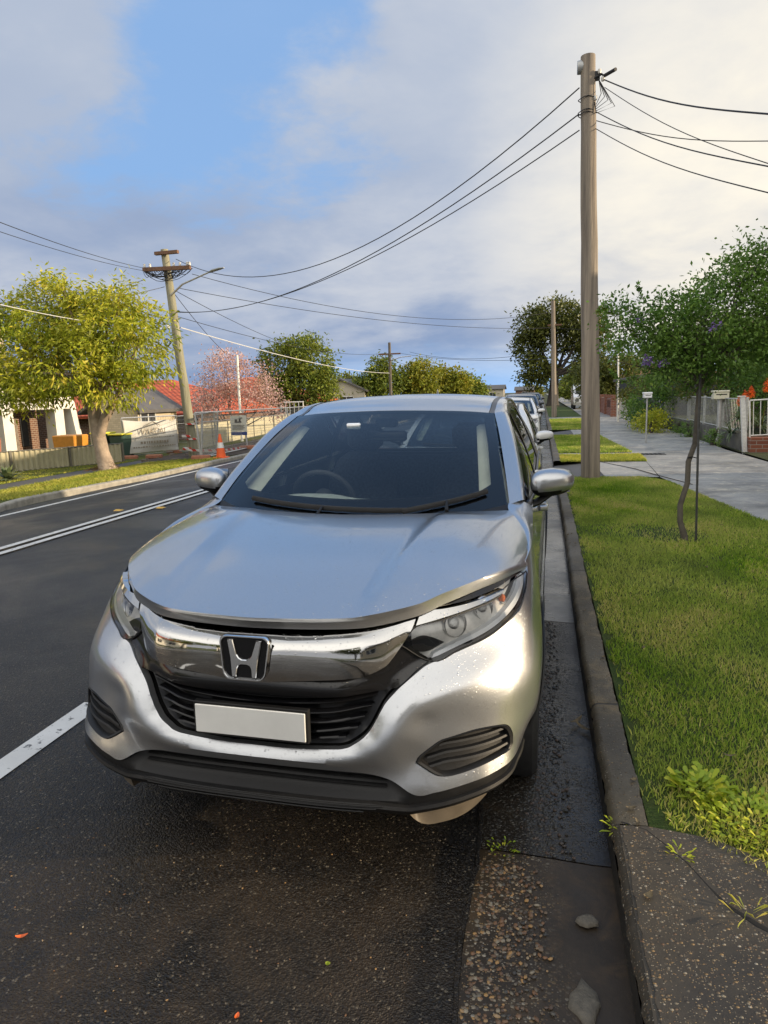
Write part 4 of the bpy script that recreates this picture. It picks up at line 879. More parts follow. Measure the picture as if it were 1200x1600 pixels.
# left side
def lstrip(name,xa,xb,y0,y1,dz,mat):
    b=MB(); b.grid([[(x,y,G0(x)+dz) for x in np.linspace(xb,xa,6)] for y in (y0,y1)]); return struct(b.build(name,mat))
lv=[tuple(p+[-.135,0]) for p in kls]; b=MB(); b.grid([[( x+(xx-x)*t,y,G0(x+(xx-x)*t)+.10) for t in np.linspace(1,0,5)] for (x,y),xx in zip(lv,[-10.6-.06*max(0,min(y,14)-8) for x,y in lv])]); struct(b.build('verge','verge_grass'))
b=MB(); b.grid([[( x,y,G0(x)+.114) for x in np.linspace(-12.1-.06*max(0,min(y,14)-8),-10.6-.06*max(0,min(y,14)-8),4)] for y in (-40,8,10,12,14,30,60,400)]); struct(b.build('left_footpath','left_path'))
b=MB(); b.grid([[( x,y,G0(x)+.11) for x in np.linspace(-60,-12.1-.06*max(0,min(y,14)-8),12)] for y in (-40,8,10,12,14,30,60,400)]); struct(b.build('verge','verge_grass'))
# painted lines
def line(pts,w,z=.004,label=None):
    b=MB(); b.grid([[(x-w/2,y,G0(x)+z),(x+w/2,y,G0(x)+z)] for x,y in pts]); return struct(b.build('road_marking','road_paint'))
ys=np.r_[np.arange(-30,60,3.),np.arange(60,401,20)]
line([(-5.07,y) for y in ys],.10); line([(-4.85,y) for y in ys],.10); line([(-7.62,y) for y in ys],.10)
for y in (-4.6,-1.15,4.6,11,17,23,29,35): line([(-1.40,y+k) for k in np.linspace(0,2.2,6)],.125)
simple('marker_yellow',(.55,.33,.05),.35,0,.15)
for i,(x,y) in enumerate(((-5.25,6.95),(-4.70,7.2),(-5.25,19),(-4.70,19.3))):
    b=MB(); b.prism([(-.06,-.05),(.06,-.05),(.06,.05),(-.06,.05)],0,.001); b.v=[]; b.f=[]
    b.add([(x-.06,y-.05,.004),(x+.06,y-.05,.004),(x+.06,y+.05,.004),(x-.06,y+.05,.004),(x-.045,y-.015,.022),(x+.045,y-.015,.022),(x+.045,y+.015,.022),(x-.045,y+.015,.022)],[(0,1,5,4),(1,2,6,5),(2,3,7,6),(3,0,4,7),(4,5,6,7)])
    tag(b.build('pavement_marker','marker_yellow'),['yellow raised marker by the double line, on the far lane side of it','yellow raised marker by the double line, on the near lane side of it','far yellow raised marker beyond the traffic cone on the far side','far yellow raised marker beyond the traffic cone on the near side'][i],'road marker','raised markers along the double line')
# drain grates in the path
simple('grate_iron',(.05,.05,.05),.6,.5,.2)
g_=thing('drain_grate','dark iron drain grate set in the footpath by the second grass strip','drain',(3.0,13.95,.12)); b=MB(); b.box((-.35,-.16,.0),(.55,.16,.006)); b.build('frame','grate_iron',g_)
b=MB(); [b.box((-.3+.09*k,-.13,.006),(-.25+.09*k,.13,.012)) for k in range(9)]; b.build('bar','dark_void',g_)
# ------------------------------------------------------------------ grass blades
def leafmat(name,stops,trans=.35,rough=.55,spec=.25,noise_scale=1.2,trcol=None):
    t=MatN(name); a=t.n('Attribute'); a.attribute_name='tint'; a.attribute_type='GEOMETRY'
    c=t.ramp(a.outputs['Fac'],stops); n=t.noise(noise_scale,3,.5); c=t.mix(t.mr(n,.3,.7,0,.35),c,tuple(min(1,k*1.5) for k in stops[-1][1]))
    t.set(Base_Color=c,Roughness=rough); t.b.inputs['Specular IOR Level'].default_value=spec
    tr=t.n('BsdfTranslucent'); t.l(c if trcol is None else t.mix(1.,c,trcol),tr.inputs['Color']); mx=t.n('MixShader'); mx.inputs[0].default_value=trans; t.l(t.b.outputs[0],mx.inputs[1]); t.l(tr.outputs[0],mx.inputs[2]); t.l(mx.outputs[0],t.out.inputs[0]); return t
leafmat('grass_blade',[(0,(.11,.22,.014)),(.4,(.24,.42,.025)),(.7,(.42,.50,.06)),(1,(.62,.54,.20))],.45,.6,noise_scale=.9)
leafmat('dry_grass_blade',[(0,(.18,.26,.03)),(.5,(.36,.40,.04)),(1,(.55,.48,.12))],.35,.6)
def blades(name,region,n,h,w,z,mat,label,dens=None,follow=True,lean=.6):
    q=np.asarray(region); lo,hi=q.min(0),q.max(0); P=RNG.uniform(lo,hi,(int(n*1.0*np.prod(hi-lo)/max(.01,_area(q))),2)); P=P[inpoly(P,q)]
    if dens is not None: P=P[RNG.random(len(P))<dens(P)]
    m=len(P); a=RNG.uniform(0,2*np.pi,m); H=h*RNG.uniform(.5,1.3,m); L=H*RNG.uniform(.1,lean*1.6,m); d=RNG.uniform(0,2*np.pi,m)
    zz=z+(Gv(P[:,0]) if follow else 0); B=np.stack([P[:,0],P[:,1],zz+0*a],-1); s=np.stack([np.cos(a),np.sin(a),0*a],-1)*(w/2*RNG.uniform(.7,1.3,m))[:,None]
    mid=B+np.stack([np.cos(d)*L*.35,np.sin(d)*L*.35,H*.6],-1); tip=B+np.stack([np.cos(d)*L,np.sin(d)*L,H],-1)
    V=np.stack([B-s,B+s,mid+s*.8,tip,mid-s*.8],1); pat=np.sin(P[:,0]*3.1+P[:,1]*1.3)*.10+np.sin(P[:,0]*1.7-P[:,1]*2.9)*.10+np.sin(P[:,0]*7.3+2*np.sin(P[:,1]*3.7))*.10+np.sin(P[:,1]*5.9+1.5*np.sin(P[:,0]*9))*.08+np.clip(2.2-P[:,1],0,2)*.10
    o=tri_cloud(name,V,mat,nv=5,tint=np.clip(RNG.normal(.42,.24,m)+pat*1.5,0,1)); return tag(o,label,'grass',kind='stuff')
def _area(q): x,y=q[:,0],q[:,1]; return abs(np.dot(x,np.roll(y,-1))-np.dot(y,np.roll(x,-1)))/2
near=[(1.265,.36),(1.42,.24),(1.62,.06),(2.3,-.1),(3.3,-.1),(3.35,3),(1.265,3)]
edge=lambda P:np.clip((P[:,0]-1.262+.02*np.sin(P[:,1]*11)+.015*np.sin(P[:,1]*29))/.05,0,1)*np.where(np.hypot(P[:,0]-2.15,P[:,1]-5.15)<.35,.35,1)*np.where(np.hypot((P[:,0]-1.8)/1.6,P[:,1]-5.35)<.35,.45,1)
blades('grass',near,62000,.030,.0045,.108,'grass_blade','short green lawn grass of the nature strip beside the car, nearest part',edge)
blades('grass',[(1.265,3),(3.38,3),(3.38,5.5),(3.22,6.1),(2.84,9.3),(2.55,9.88),(1.265,9.9)],75000,.032,.007,.108,'grass_blade','short green lawn grass between kerb and footpath around the young tree',edge)
blades('grass',[(1.3,12.4),(2.96,12.4),(3.0,13.8),(1.3,13.8)],9000,.05,.012,.12,'dry_grass_blade','yellow sunlit grass strip just past the first driveway')
blades('grass',[(1.3,14.4),(2.93,14.4),(2.68,20.9),(1.3,20.9)],14000,.05,.014,.12,'grass_blade','green grass strip between the two driveways')
blades('grass',[(1.3,24.3),(2.76,24.3),(3.08,34.5),(1.3,34.5)],9000,.05,.02,.12,'grass_blade','green grass strip past the second driveway')
blades('grass',[(-10.5,6.8),(-8.6,8.9),(-8.5,10),(-8.3,11.3),(-8.3,17),(-11,17)],22000,.06,.014,.105,'dry_grass_blade','yellow green grass along the far kerb beneath the leafy tree',lean=1.)
blades('grass',[(-16,8),(-12.4,8),(-12.6,18.6),(-16,13.8)],22000,.05,.016,.105,'dry_grass_blade','mown grass between the far footpath and the low cream fence')
# bright tuft of weed in the sun, seedlings in the joint
leafmat('weed_leaf',[(0,(.16,.28,.02)),(.6,(.34,.46,.03)),(1,(.58,.56,.06))],.4,.45,.4)
def weed(name,c,n,L,W,rad,h,label,seed,mat='weed_leaf'):
    r=np.random.default_rng(seed); a=r.uniform(0,2*np.pi,n); rr=rad*np.sqrt(r.random(n)); B=np.stack([c[0]+rr*np.cos(a),c[1]+rr*np.sin(a),c[2]+r.uniform(0,h,n)],-1); b_=a+r.normal(0,.6,n); l=L*r.uniform(.5,1.2,n); el=r.uniform(.1,.9,n)
    D=np.stack([np.cos(b_)*np.cos(el),np.sin(b_)*np.cos(el),np.sin(el)],-1); S=np.stack([-np.sin(b_),np.cos(b_),r.normal(0,.3,n)],-1)
    V=np.stack([B,B+D*l[:,None]*.35+S*W*.8,B+D*l[:,None]*.75+S*W,B+D*l[:,None]+[0,0,-.15*L],B+D*l[:,None]*.75-S*W,B+D*l[:,None]*.35-S*W*.8],1)
    return tag(tri_cloud(name,V,mat,nv=6,tint=r.random(n)),label,'weed')
weed('weed',(1.47,.54,.115),150,.046,.0095,.09,.05,'bright yellow green broad-leaved weed in the lawn, the larger sunlit clump',1)
weed('weed',(1.60,.38,.115),620,.028,.006,.17,.03,'low patch of yellow green clover at the edge of the lawn by the slab',2)
weed('weed',(1.165,.30,.09),26,.05,.003,.03,.02,'small grassy weed growing at the kerb joint beside the gutter',3)
weed('weed',(.78,.26,.0),46,.014,.003,.05,.01,'mossy green seedlings in the gutter joint near the asphalt',4)
weed('weed',(1.33,.16,.115),30,.03,.0025,.03,.02,'tiny green sprigs in the crack of the slab nearest the lawn',5)
weed('weed',(1.46,-.06,.115),14,.06,.0016,.03,.03,'reddish dry sprigs growing from the crack in the slab',6,'dry_grass_blade')
# crack across the slab
b=MB(); cr=[(1.17,.30),(1.24,.27),(1.30,.20),(1.34,.12),(1.38,.03),(1.42,-.04),(1.47,-.10),(1.56,-.16),(1.7,-.2),(1.9,-.25)]; b.tube([(x+.006*math.sin(i*2.3),y,.1262) for i,(x,y) in enumerate(cr)],[.003,.0035,.004,.004,.004,.008,.012,.006,.003,.002],6,flat=.12); struct(b.build('crack','dark_void'))
# loose pebbles worn out of the gutter concrete, fallen leaves
simple('pebble',(.16,.12,.08),.5,0,.5,30); t=MatN('pebbles'); a=t.n('Attribute'); a.attribute_name='tint'; t.set(Base_Color=t.ramp(a.outputs['Fac'],[(0,(.035,.032,.028)),(.22,(.16,.08,.035)),(.45,(.11,.09,.065)),(.62,(.30,.17,.06)),(.8,(.24,.20,.14)),(1,(.030,.030,.028))]),Roughness=.4)
def pebbles(name,reg,n,r0,r1,z,label,dens=None,seed=1,dark=False):
    r=np.random.default_rng(seed); q=np.asarray(reg); P=r.uniform(q.min(0),q.max(0),(n,2)); P=P[inpoly(P,q)]
    if dens is not None: P=P[r.random(len(P))<dens(P)]
    m=len(P); u=[]; 
    ico=[(0,0,1),(.894,0,.447),(.276,.851,.447),(-.724,.526,.447),(-.724,-.526,.447),(.276,-.851,.447),(.724,.526,-.2),(-.276,.851,-.2),(-.894,0,-.2),(-.276,-.851,-.2),(.724,-.526,-.2)]
    fc=[(0,1,2),(0,2,3),(0,3,4),(0,4,5),(0,5,1),(1,6,2),(2,7,3),(3,8,4),(4,9,5),(5,10,1),(6,7,2),(7,8,3),(8,9,4),(9,10,5),(10,6,1)]
    I=np.array(ico); R=r.uniform(r0,r1,m); an=r.uniform(0,6.28,m); sx=r.uniform(.7,1.3,m)
    X=I[None,:,:]*np.stack([R*sx,R/sx,R*.55],-1)[:,None]; C,S=np.cos(an)[:,None],np.sin(an)[:,None]; Xr=np.stack([X[...,0]*C-X[...,1]*S,X[...,0]*S+X[...,1]*C,X[...,2]],-1)+np.concatenate([P,np.full((m,1),z)],1)[:,None]
    V=Xr[:,np.array(fc)].reshape(-1,3,3); return tag(tri_cloud(name,V,'pebbles',nv=3,tint=np.repeat(r.random(m)**(1.5) if not dark else r.choice([.0,.02,.05,.99,1.,1.],m),len(fc))),label,'pebbles',kind='stuff')
pebbles('pebbles',[(.71,-1.0),(1.0,-1.0),(.93,.02),(.90,.17),(.71,.19)],1500,.0035,.0085,.002,'rounded brown and orange pebbles standing out of the gutter concrete',lambda P:np.clip((.98-P[:,0])/.16,0.15,1))
pebbles('pebbles',[(.70,.26),(1.02,.26),(1.0,2.7),(.70,2.7)],4200,.005,.010,-.003,'coarse black stones in the wet gutter beside the front wheel',lambda P:np.clip((1.02-P[:,0])/.2,0.1,1),2,True)
pebbles('pebbles',[(1.2,-1.),(2.4,-1.),(2.4,-.2),(1.7,.05),(1.35,.25),(1.2,.3)],900,.002,.0065,.121,'small loose pebbles on the concrete slab by the kerb',None,3)
pebbles('pebbles',[(-1.6,-1.),(.68,-1.),(.68,.1),(-1.2,.3)],420,.0015,.004,.001,'grit scattered over the asphalt in front of the car',None,4)
simple('dead_leaf',(.12,.09,.045),.7,0,.4,60); simple('orange_petal',(.65,.12,.02),.5,0,.2); simple('pale_stone',(.10,.088,.068),.7,0,.3,40,.5,120)
def fallen(c,L,W,ang,mat,label,curl=.3,nm='fallen_leaf'):
    b=MB(); G=[]; n=7
    for i in range(n):
        t=i/(n-1); w=W*math.sin(math.pi*min(.97,t*.9+.06))**.8; zz=L*curl*(t-.5)**2*2
        G.append([(c[0]+math.cos(ang)*L*(t-.5)-math.sin(ang)*w*s,c[1]+math.sin(ang)*L*(t-.5)+math.cos(ang)*w*s,c[2]+zz+abs(s)*W*.4) for s in (-1,-.4,.4,1)])
    b.grid(G); return tag(b.build(nm,mat,None,True),label,'leaf')
fallen((1.10,1.18,.004),.10,.012,2.3,'dead_leaf','dry brown gum leaf lying in the wet gutter beside the bumper'); fallen((1.07,1.24,.006),.09,.012,.9,'dead_leaf','second dry gum leaf crossed over the first in the gutter')
fallen((-.60,-.40,.004),.035,.007,.5,'orange_petal','bright orange petal on the dark asphalt, lower left'); fallen((.15,-.52,.004),.018,.006,1.5,'orange_petal','tiny orange petal on the asphalt ahead of the car')
fallen((1.60,.22,.125),.04,.012,1.2,'dead_leaf','curled brown leaf standing at the edge of the lawn'); fallen((.33,-.32,.004),.014,.007,0,'weed_leaf','small pale green leaf on the asphalt before the bumper')
for (c,R,lab,sd) in (((1.045,-.02,.0),.036,'flat grey stone lying in the wet gutter',4),((1.02,-.30,-.006),.042,'pale lump of old mortar stuck in the gutter bottom',9)):
    r_=random.Random(sd); b=MB(); n=11; k=[r_.uniform(.75,1.15) for _ in range(n)]; rows=[[(c[0]+R*k[i]*q*math.cos(6.283*i/n),c[1]+R*k[i]*q*(1.7 if sd==9 else .75)*math.sin(6.283*i/n),c[2]+hh) for i in range(n)] for q,hh in ((1,0),(.93,.007),(.6,.012),(.2,.011))]
    V=[p for q in rows for p in q]; mobj_=mobj('stone',V,[(i*n+j,i*n+(j+1)%n,(i+1)*n+(j+1)%n,(i+1)*n+j) for i in range(3) for j in range(n)]+[tuple(range(3*n,4*n))],'pale_stone',None,True,60); tag(mobj_,lab,'stone')

r_=random.Random(77)
for i in range(26):
    x,y=(r_.uniform(1.3,3.2),r_.uniform(.6,7)) if i%2 else (r_.uniform(1.16,1.25),r_.uniform(-.3,6))
    o=fallen((x,y,.150 if i%2 else .132),r_.uniform(.02,.05),r_.uniform(.005,.011),r_.uniform(0,6),'dead_leaf','x',.4)
    o['label']='small dry brown leaf scattered on the lawn beside the kerb' if i%2 else 'small dry brown leaf lying on top of the near kerb'; o['group']='dry leaves on the lawn' if i%2 else 'dry leaves on the kerb'
# ------------------------------------------------------------------ trees
GL=-.37   # level of the ground on the far side
simple('bark_pale',(.34,.265,.20),.85,0,.35,5,1.,22); simple('bark_grey',(.11,.095,.075),.85,0,.35,7,1.,30); simple('bark_dark',(.05,.042,.034),.9,0,.35,6,.8,20)
leafmat('leaf_lime',[(0,(.05,.085,.010)),(.35,(.19,.28,.016)),(.7,(.40,.46,.028)),(1,(.62,.50,.06))],.4,.5,.35)
leafmat('leaf_dark',[(0,(.025,.042,.010)),(.5,(.06,.085,.016)),(.85,(.12,.14,.025)),(1,(.20,.19,.035))],.3,.5,.3)
leafmat('leaf_mid',[(0,(.04,.07,.012)),(.5,(.10,.16,.02)),(.85,(.20,.26,.03)),(1,(.30,.30,.04))],.3,.55,.3)
leafmat('leaf_olive',[(0,(.06,.10,.012)),(.5,(.16,.22,.02)),(.85,(.30,.32,.03)),(1,(.42,.30,.03))],.3,.55,.3)
leafmat('leaf_fresh',[(0,(.03,.08,.014)),(.5,(.07,.17,.024)),(.85,(.14,.27,.04)),(1,(.24,.34,.06))],.35,.5,.4)
leafmat('blossom_pink',[(0,(.20,.12,.06)),(.4,(.44,.23,.17)),(.75,(.62,.36,.32)),(1,(.82,.60,.58))],.3,.6,.2)
leafmat('blossom_purple',[(0,(.22,.12,.42)),(1,(.45,.32,.75))],.3,.6,.2)
leafmat('dry_leaf',[(0,(.10,.06,.03)),(1,(.25,.15,.06))],.2,.6,.2)
def leaves(blobs,n,L,W,seed,clump=.22,per=34,droop=.3,shell=.55,flat=1.):
    r=np.random.default_rng(seed); vol=np.array([(b[3]*b[4]*b[5])**.67 for b in blobs]); vol/=vol.sum(); nc=max(4,n//per); k=r.choice(len(blobs),nc,p=vol)
    B=np.array(blobs)[k]; d=r.normal(size=(nc,3)); d/=np.linalg.norm(d,axis=1,keepdims=True); rad=shell+(1.02-shell)*r.random((nc,1))**.6
    rad*=1+.10*np.sin(d[:,:1]*7+k[:,None])
    C=B[:,:3]+d*B[:,3:6]*rad; cs=clump*r.uniform(.6,1.4,(nc,1)); i=r.integers(0,nc,n); P=C[i]+r.normal(size=(n,3))*cs[i]*[1,1,.75]
    out=d[i]+r.normal(size=(n,3))*.9; out/=np.linalg.norm(out,axis=1,keepdims=True); out[:,2]-=droop; 
    a=out/np.linalg.norm(out,axis=1,keepdims=True); q=r.normal(size=(n,3)); s=np.cross(a,q); s/=np.linalg.norm(s,axis=1,keepdims=True)+1e-9
    l=L*r.uniform(.6,1.3,(n,1)); w=W*r.uniform(.7,1.3,(n,1)); V=np.stack([P,P+a*l*.5+s*w*.5,P+a*l,P+a*l*.5-s*w*.5],1)
    tint=np.clip(r.normal(.45,.17,n)+r.normal(0,.17,nc)[i],0,1); return V,tint
def limbs(b,base,blobs,r0,seed,fork=.45,wob=.12,lean=None):
    rr=random.Random(seed); base=Vector(base); fk=base+Vector(lean or (0,0,1))*1.; 
    for k,bl in enumerate(blobs):
        c=Vector(bl[:3]); st=base.lerp(fk,rr.uniform(.75,1.)); pts=[st]; n=6
        for i in range(1,n+1):
            t=i/n; p=st.lerp(c,t); p.z+=(c.z-st.z)*(-.18*math.sin(math.pi*t)); p+=Vector([rr.uniform(-1,1)*wob*(1-t*.3) for _ in range(3)]); pts.append(p)
        ra=r0*rr.uniform(.38,.6); b.tube(pts,[ra*(1-.8*i/n) for i in range(n+1)],7)
        for j in range(4):
            s0=pts[rr.randint(2,n-1)]; d=Vector([rr.uniform(-1,1)*bl[3]*.8,rr.uniform(-1,1)*bl[4]*.8,rr.uniform(-.1,.8)*bl[5]]); q=[s0,s0+d*.5+Vector([rr.uniform(-.1,.1) for _ in range(3)]),s0+d]; b.tube(q,[ra*.35,ra*.22,ra*.06],5)
def tree(label,base,blobs,n,L,W,mat,bark,r0,seed=1,fork=.4,trunk=None,group=None,name='tree',clump=.25,per=34,droop=.3,flare=1.35,shell=.55,cat='tree',crown='crown',limb=True):
    t=thing(name,label,cat,base,0,group); bl=[(x-base[0],y-base[1],z-base[2],a,b_,c) for x,y,z,a,b_,c in blobs]
    zt=min(x[2]-x[5]*.5 for x in bl); cz=sum(x[2] for x in bl)/len(bl); cx=sum(x[0] for x in bl)/len(bl); cy=sum(x[1] for x in bl)/len(bl)
    fz=max(.3,zt*fork*2 if zt>0 else .4); top=Vector((cx*fork,cy*fork,fz)); b=MB()
    if trunk: pts=[Vector(p) for p in trunk]
    else: rr=random.Random(seed); pts=[Vector((0,0,-.1)),Vector((0,0,.06)),Vector((rr.uniform(-.5,.5)*r0,rr.uniform(-.5,.5)*r0,fz*.35)),Vector((cx*fork*.5,cy*fork*.5,fz*.7)),top]
    m=len(pts); b.tube(pts,[r0*(flare if i==0 else 1.15 if i==1 else 1-.25*i/m) for i in range(m)],12)
    top=pts[-1]
    if limb: limbs(b,top-Vector((0,0,.15)),bl,r0,seed,lean=(0,0,.2))
    b.build('trunk',bark,t,True,60); V,ti=leaves(bl,n,L,W,seed,clump,per,droop,shell); tri_cloud(crown,V,mat,t,tint=ti); return t
# the big tree on the far verge
lb=(-11.1,14.9,-.25)
LT=tree('leafy lime green tree with a thick pale trunk on the far verge, left edge',lb,[(-13.3,14.6,3.2,1.6,1.5,1.25),(-12.4,15.0,3.9,1.3,1.3,1.0),(-10.9,15.2,3.85,1.3,1.3,.85),(-10.1,15.0,3.2,1.15,1.3,1.15),(-11.6,14.2,2.7,1.5,1.2,.9),(-10.4,14.4,2.15,1.0,1.0,.6),(-13.6,14.4,2.3,1.1,1.1,.7),(-12.6,14.0,2.0,.8,.8,.5),(-10.6,15.0,4.2,.6,.6,.5),(-12.2,15.0,4.5,.7,.7,.45),(-9.75,15.2,3.5,.5,.6,.5),(-13.9,14.8,4.1,.6,.6,.5),(-11.5,14.6,4.75,.5,.5,.3),(-10.0,14.8,4.45,.4,.4,.35)],30000,.165,.046,'leaf_lime','bark_pale',.205,3,trunk=[(.12,0,-.1),(.08,0,.08),(-.02,0,.5),(-.10,0,1.1),(-.14,.0,1.6),(-.05,0,2.1)],clump=.17,per=40,droop=.55,flare=1.7)
b=MB(); b.tube([(-.04,-.03,.95),(.20,-.05,1.45),(.55,.05,1.95),(1.0,.1,2.7)],[.14,.13,.10,.05],9); b.tube([(-.10,0,1.5),(-.5,-.1,2.3),(-1.2,-.2,2.9)],[.12,.10,.05],8); b.build('limb','bark_pale',LT,True,60)
b=MB(); r_=random.Random(4); [b.tube([(r_.uniform(-.45,.6),r_.uniform(-.4,.3),.02),(r_.uniform(-.3,.4),r_.uniform(-.3,.2),r_.uniform(.1,.3))],[.006,.002],4) for _ in range(60)]; b.build('suckers','dry_leaf',LT)
# street trees ahead, far left
tree('round dark green tree behind the far fence, right of the pink blossom tree',(-15.1,42,-.4),[(-15.9,42,3.7,1.7,1.6,1.6),(-14.3,42,3.9,1.6,1.6,1.6),(-15.0,42,2.3,2.3,1.6,1.2),(-15.0,42.3,4.9,1.1,1.2,.8),(-13.3,41.8,2.4,.9,1.0,1.2),(-16.6,41.8,2.3,.8,1.,1.1)],15000,.24,.10,'leaf_mid','bark_dark',.28,5,clump=.3,per=30)
tree('slim green tree in front of the crossarm pole in the middle distance',(-13.3,60,-.4),[(-13.5,60,3.9,1.0,1,1.1),(-13.2,60,2.7,1.6,1.2,1.),(-14.8,59.5,2.5,1.2,1,.7)],6000,.32,.13,'leaf_mid','bark_dark',.2,6,clump=.35,group='trees along the far side ahead')
tree('yellowing bushy tree right of the crossarm pole in the middle distance',(-10.4,62,-.4),[(-11.2,62,3.2,1.5,1.2,1.2),(-9.9,62,3.5,1.3,1.2,1.2),(-10.5,62,2.2,2.0,1.3,1.)],7000,.32,.14,'leaf_olive','bark_dark',.2,7,clump=.35,group='trees along the far side ahead')
tree('low olive green tree seen just over the middle of the car roof',(-8.3,66,-.4),[(-8.9,66,2.9,1.2,1.2,1.1),(-7.4,66,2.8,1.2,1.2,1.),(-8.0,66,2.0,1.9,1.2,.8)],6500,.34,.15,'leaf_olive','bark_dark',.2,8,clump=.35,group='trees along the far side ahead')
tree('last small green tree of the far row, over the car roof on the right',(-6.9,70,-.4),[(-7.0,70,2.3,1.5,1.2,.8),(-5.9,71,1.9,1.0,1.2,.6)],4200,.34,.16,'leaf_mid','bark_dark',.2,9,clump=.35,group='trees along the far side ahead')
tree('small dark tree beyond the house at the far end of the fence',(-17.2,63,-.4),[(-17.6,63,2.2,1.6,1.2,1.2),(-16.2,63,1.8,1.2,1.2,.9)],4000,.34,.16,'leaf_dark','bark_dark',.2,19,clump=.35)
# pink blossom tree
tree('pink flowering magnolia with bare branches behind the mesh fence',(-14.0,29.5,-.4),[(-14.3,29.5,2.9,1.3,1.2,1.1),(-13.0,29.5,2.4,1.4,1.2,1.1),(-15.1,29.5,2.0,1.0,1.1,.8),(-12.3,29.2,1.6,.9,.9,.7),(-11.6,29,1.2,.6,.7,.6),(-14.2,29.5,3.6,.8,.8,.5),(-15.6,29.5,1.3,.7,.7,.6),(-14.6,29,1.4,1.0,1.,.6)],9500,.10,.065,'blossom_pink','bark_grey',.10,10,clump=.22,per=10,droop=.0,shell=.35,trunk=[(0,0,-.1),(0,0,.1),(.0,0,.6)])
# big street tree far right
bt=(2.1,75,.1)
tree('tall spreading street tree with several dark trunks past the second pole',bt,[(.2,75,8.4,2.0,2,1.9),(2.5,75,9.3,2.4,2,1.6),(5.2,75,8.8,2.3,2,1.8),(-.6,75,6.4,1.5,1.6,1.3),(6.0,75,6.6,1.8,1.6,1.6),(3.6,76,7.0,1.8,1.6,1.3),(.4,74.5,4.0,1.4,1.4,1.5),(6.0,75,4.2,1.6,1.6,1.4),(-.2,75,3.0,1.0,1.2,.9)],15000,.42,.17,'leaf_dark','bark_dark',.55,12,clump=.5,per=30,trunk=[(0,0,-.1),(0,0,.2),(.1,0,1.6),(.2,0,3.2)],shell=.5)
tree('smaller dark tree standing behind the near pole, beyond the brick fence',(5.2,47,.1),[(4.4,47,2.5,1.4,1.2,1.0),(5.8,47,2.8,1.6,1.2,1.2),(5.2,47,1.6,1.6,1.2,.7)],7000,.24,.10,'leaf_dark','bark_dark',.16,13,clump=.3)
tree('clipped hedge tree at the far end of the right footpath',(4.9,92,.1),[(4.6,92,2.4,1.8,1.6,1.6),(6.5,92,3.0,1.8,1.6,2.0)],4000,.4,.2,'leaf_mid','bark_dark',.2,14,clump=.4)
# young street tree with a stake
yt=(2.25,4.95,.11)
YT=tree('young tree with a thin crooked trunk and purple flowers on the nature strip',yt,[(2.62,5.0,2.25,.50,.5,.38),(2.28,4.95,2.12,.42,.42,.34),(1.90,4.9,2.12,.28,.3,.26),(2.50,5.0,1.84,.48,.45,.26),(2.10,4.95,1.82,.34,.34,.24),(2.95,5.1,2.1,.42,.42,.36),(2.95,5.1,2.55,.30,.3,.28),(3.2,5.1,2.80,.26,.3,.20),(1.62,4.9,2.24,.20,.2,.15),(1.75,4.9,1.98,.22,.25,.2),(2.7,5.05,2.62,.26,.3,.2),(2.45,5,2.46,.26,.26,.16),(3.1,5.1,1.85,.35,.35,.25),(2.3,4.95,1.68,.35,.3,.14)],23000,.042,.020,'leaf_fresh','bark_grey',.028,15,clump=.062,per=26,droop=.2,trunk=[(0,0,-.1),(-.005,0,.03),(-.05,0,.18),(-.055,0,.34),(.0,0,.55),(.0,0,.75),(.05,0,.92),(.06,0,1.2),(.07,0,1.5),(.08,0,1.7)],flare=1.25,shell=.30)
b=MB(); r_=random.Random(21)
for dx,dz in ((-.85,1.25),(-.70,1.55),(-.62,1.35),(-.45,1.6),(.1,1.75),(.5,2.15),(.75,2.45),(1.05,2.78),(-.35,1.75)):
    p=[(.07,0,1.35+r_.uniform(0,.2))]; 
    for i in range(1,6): t=i/5; p.append((.07+(dx-.07)*t,r_.uniform(-.05,.05),1.4+(dz+.55-1.4)*(t**.8)+.03*math.sin(t*6)))
    b.tube([(x,y,z+.0) for x,y,z in p],[.010,.008,.006,.005,.003,.0015],5)
b.build('twigs','bark_grey',YT,True)
V,ti=leaves([(.12,-.3,1.95,.02,.05,.03),(-.42,-.2,1.70,.03,.05,.035),(-.30,-.2,1.66,.02,.04,.02),(.78,-.2,2.25,.06,.06,.05),(.86,-.2,2.18,.05,.05,.04),(-.5,-.1,2.05,.03,.03,.02),(.5,-.3,1.72,.02,.02,.02)],420,.028,.022,33,.018,14); tri_cloud('flower',V,'blossom_purple',YT,tint=ti)
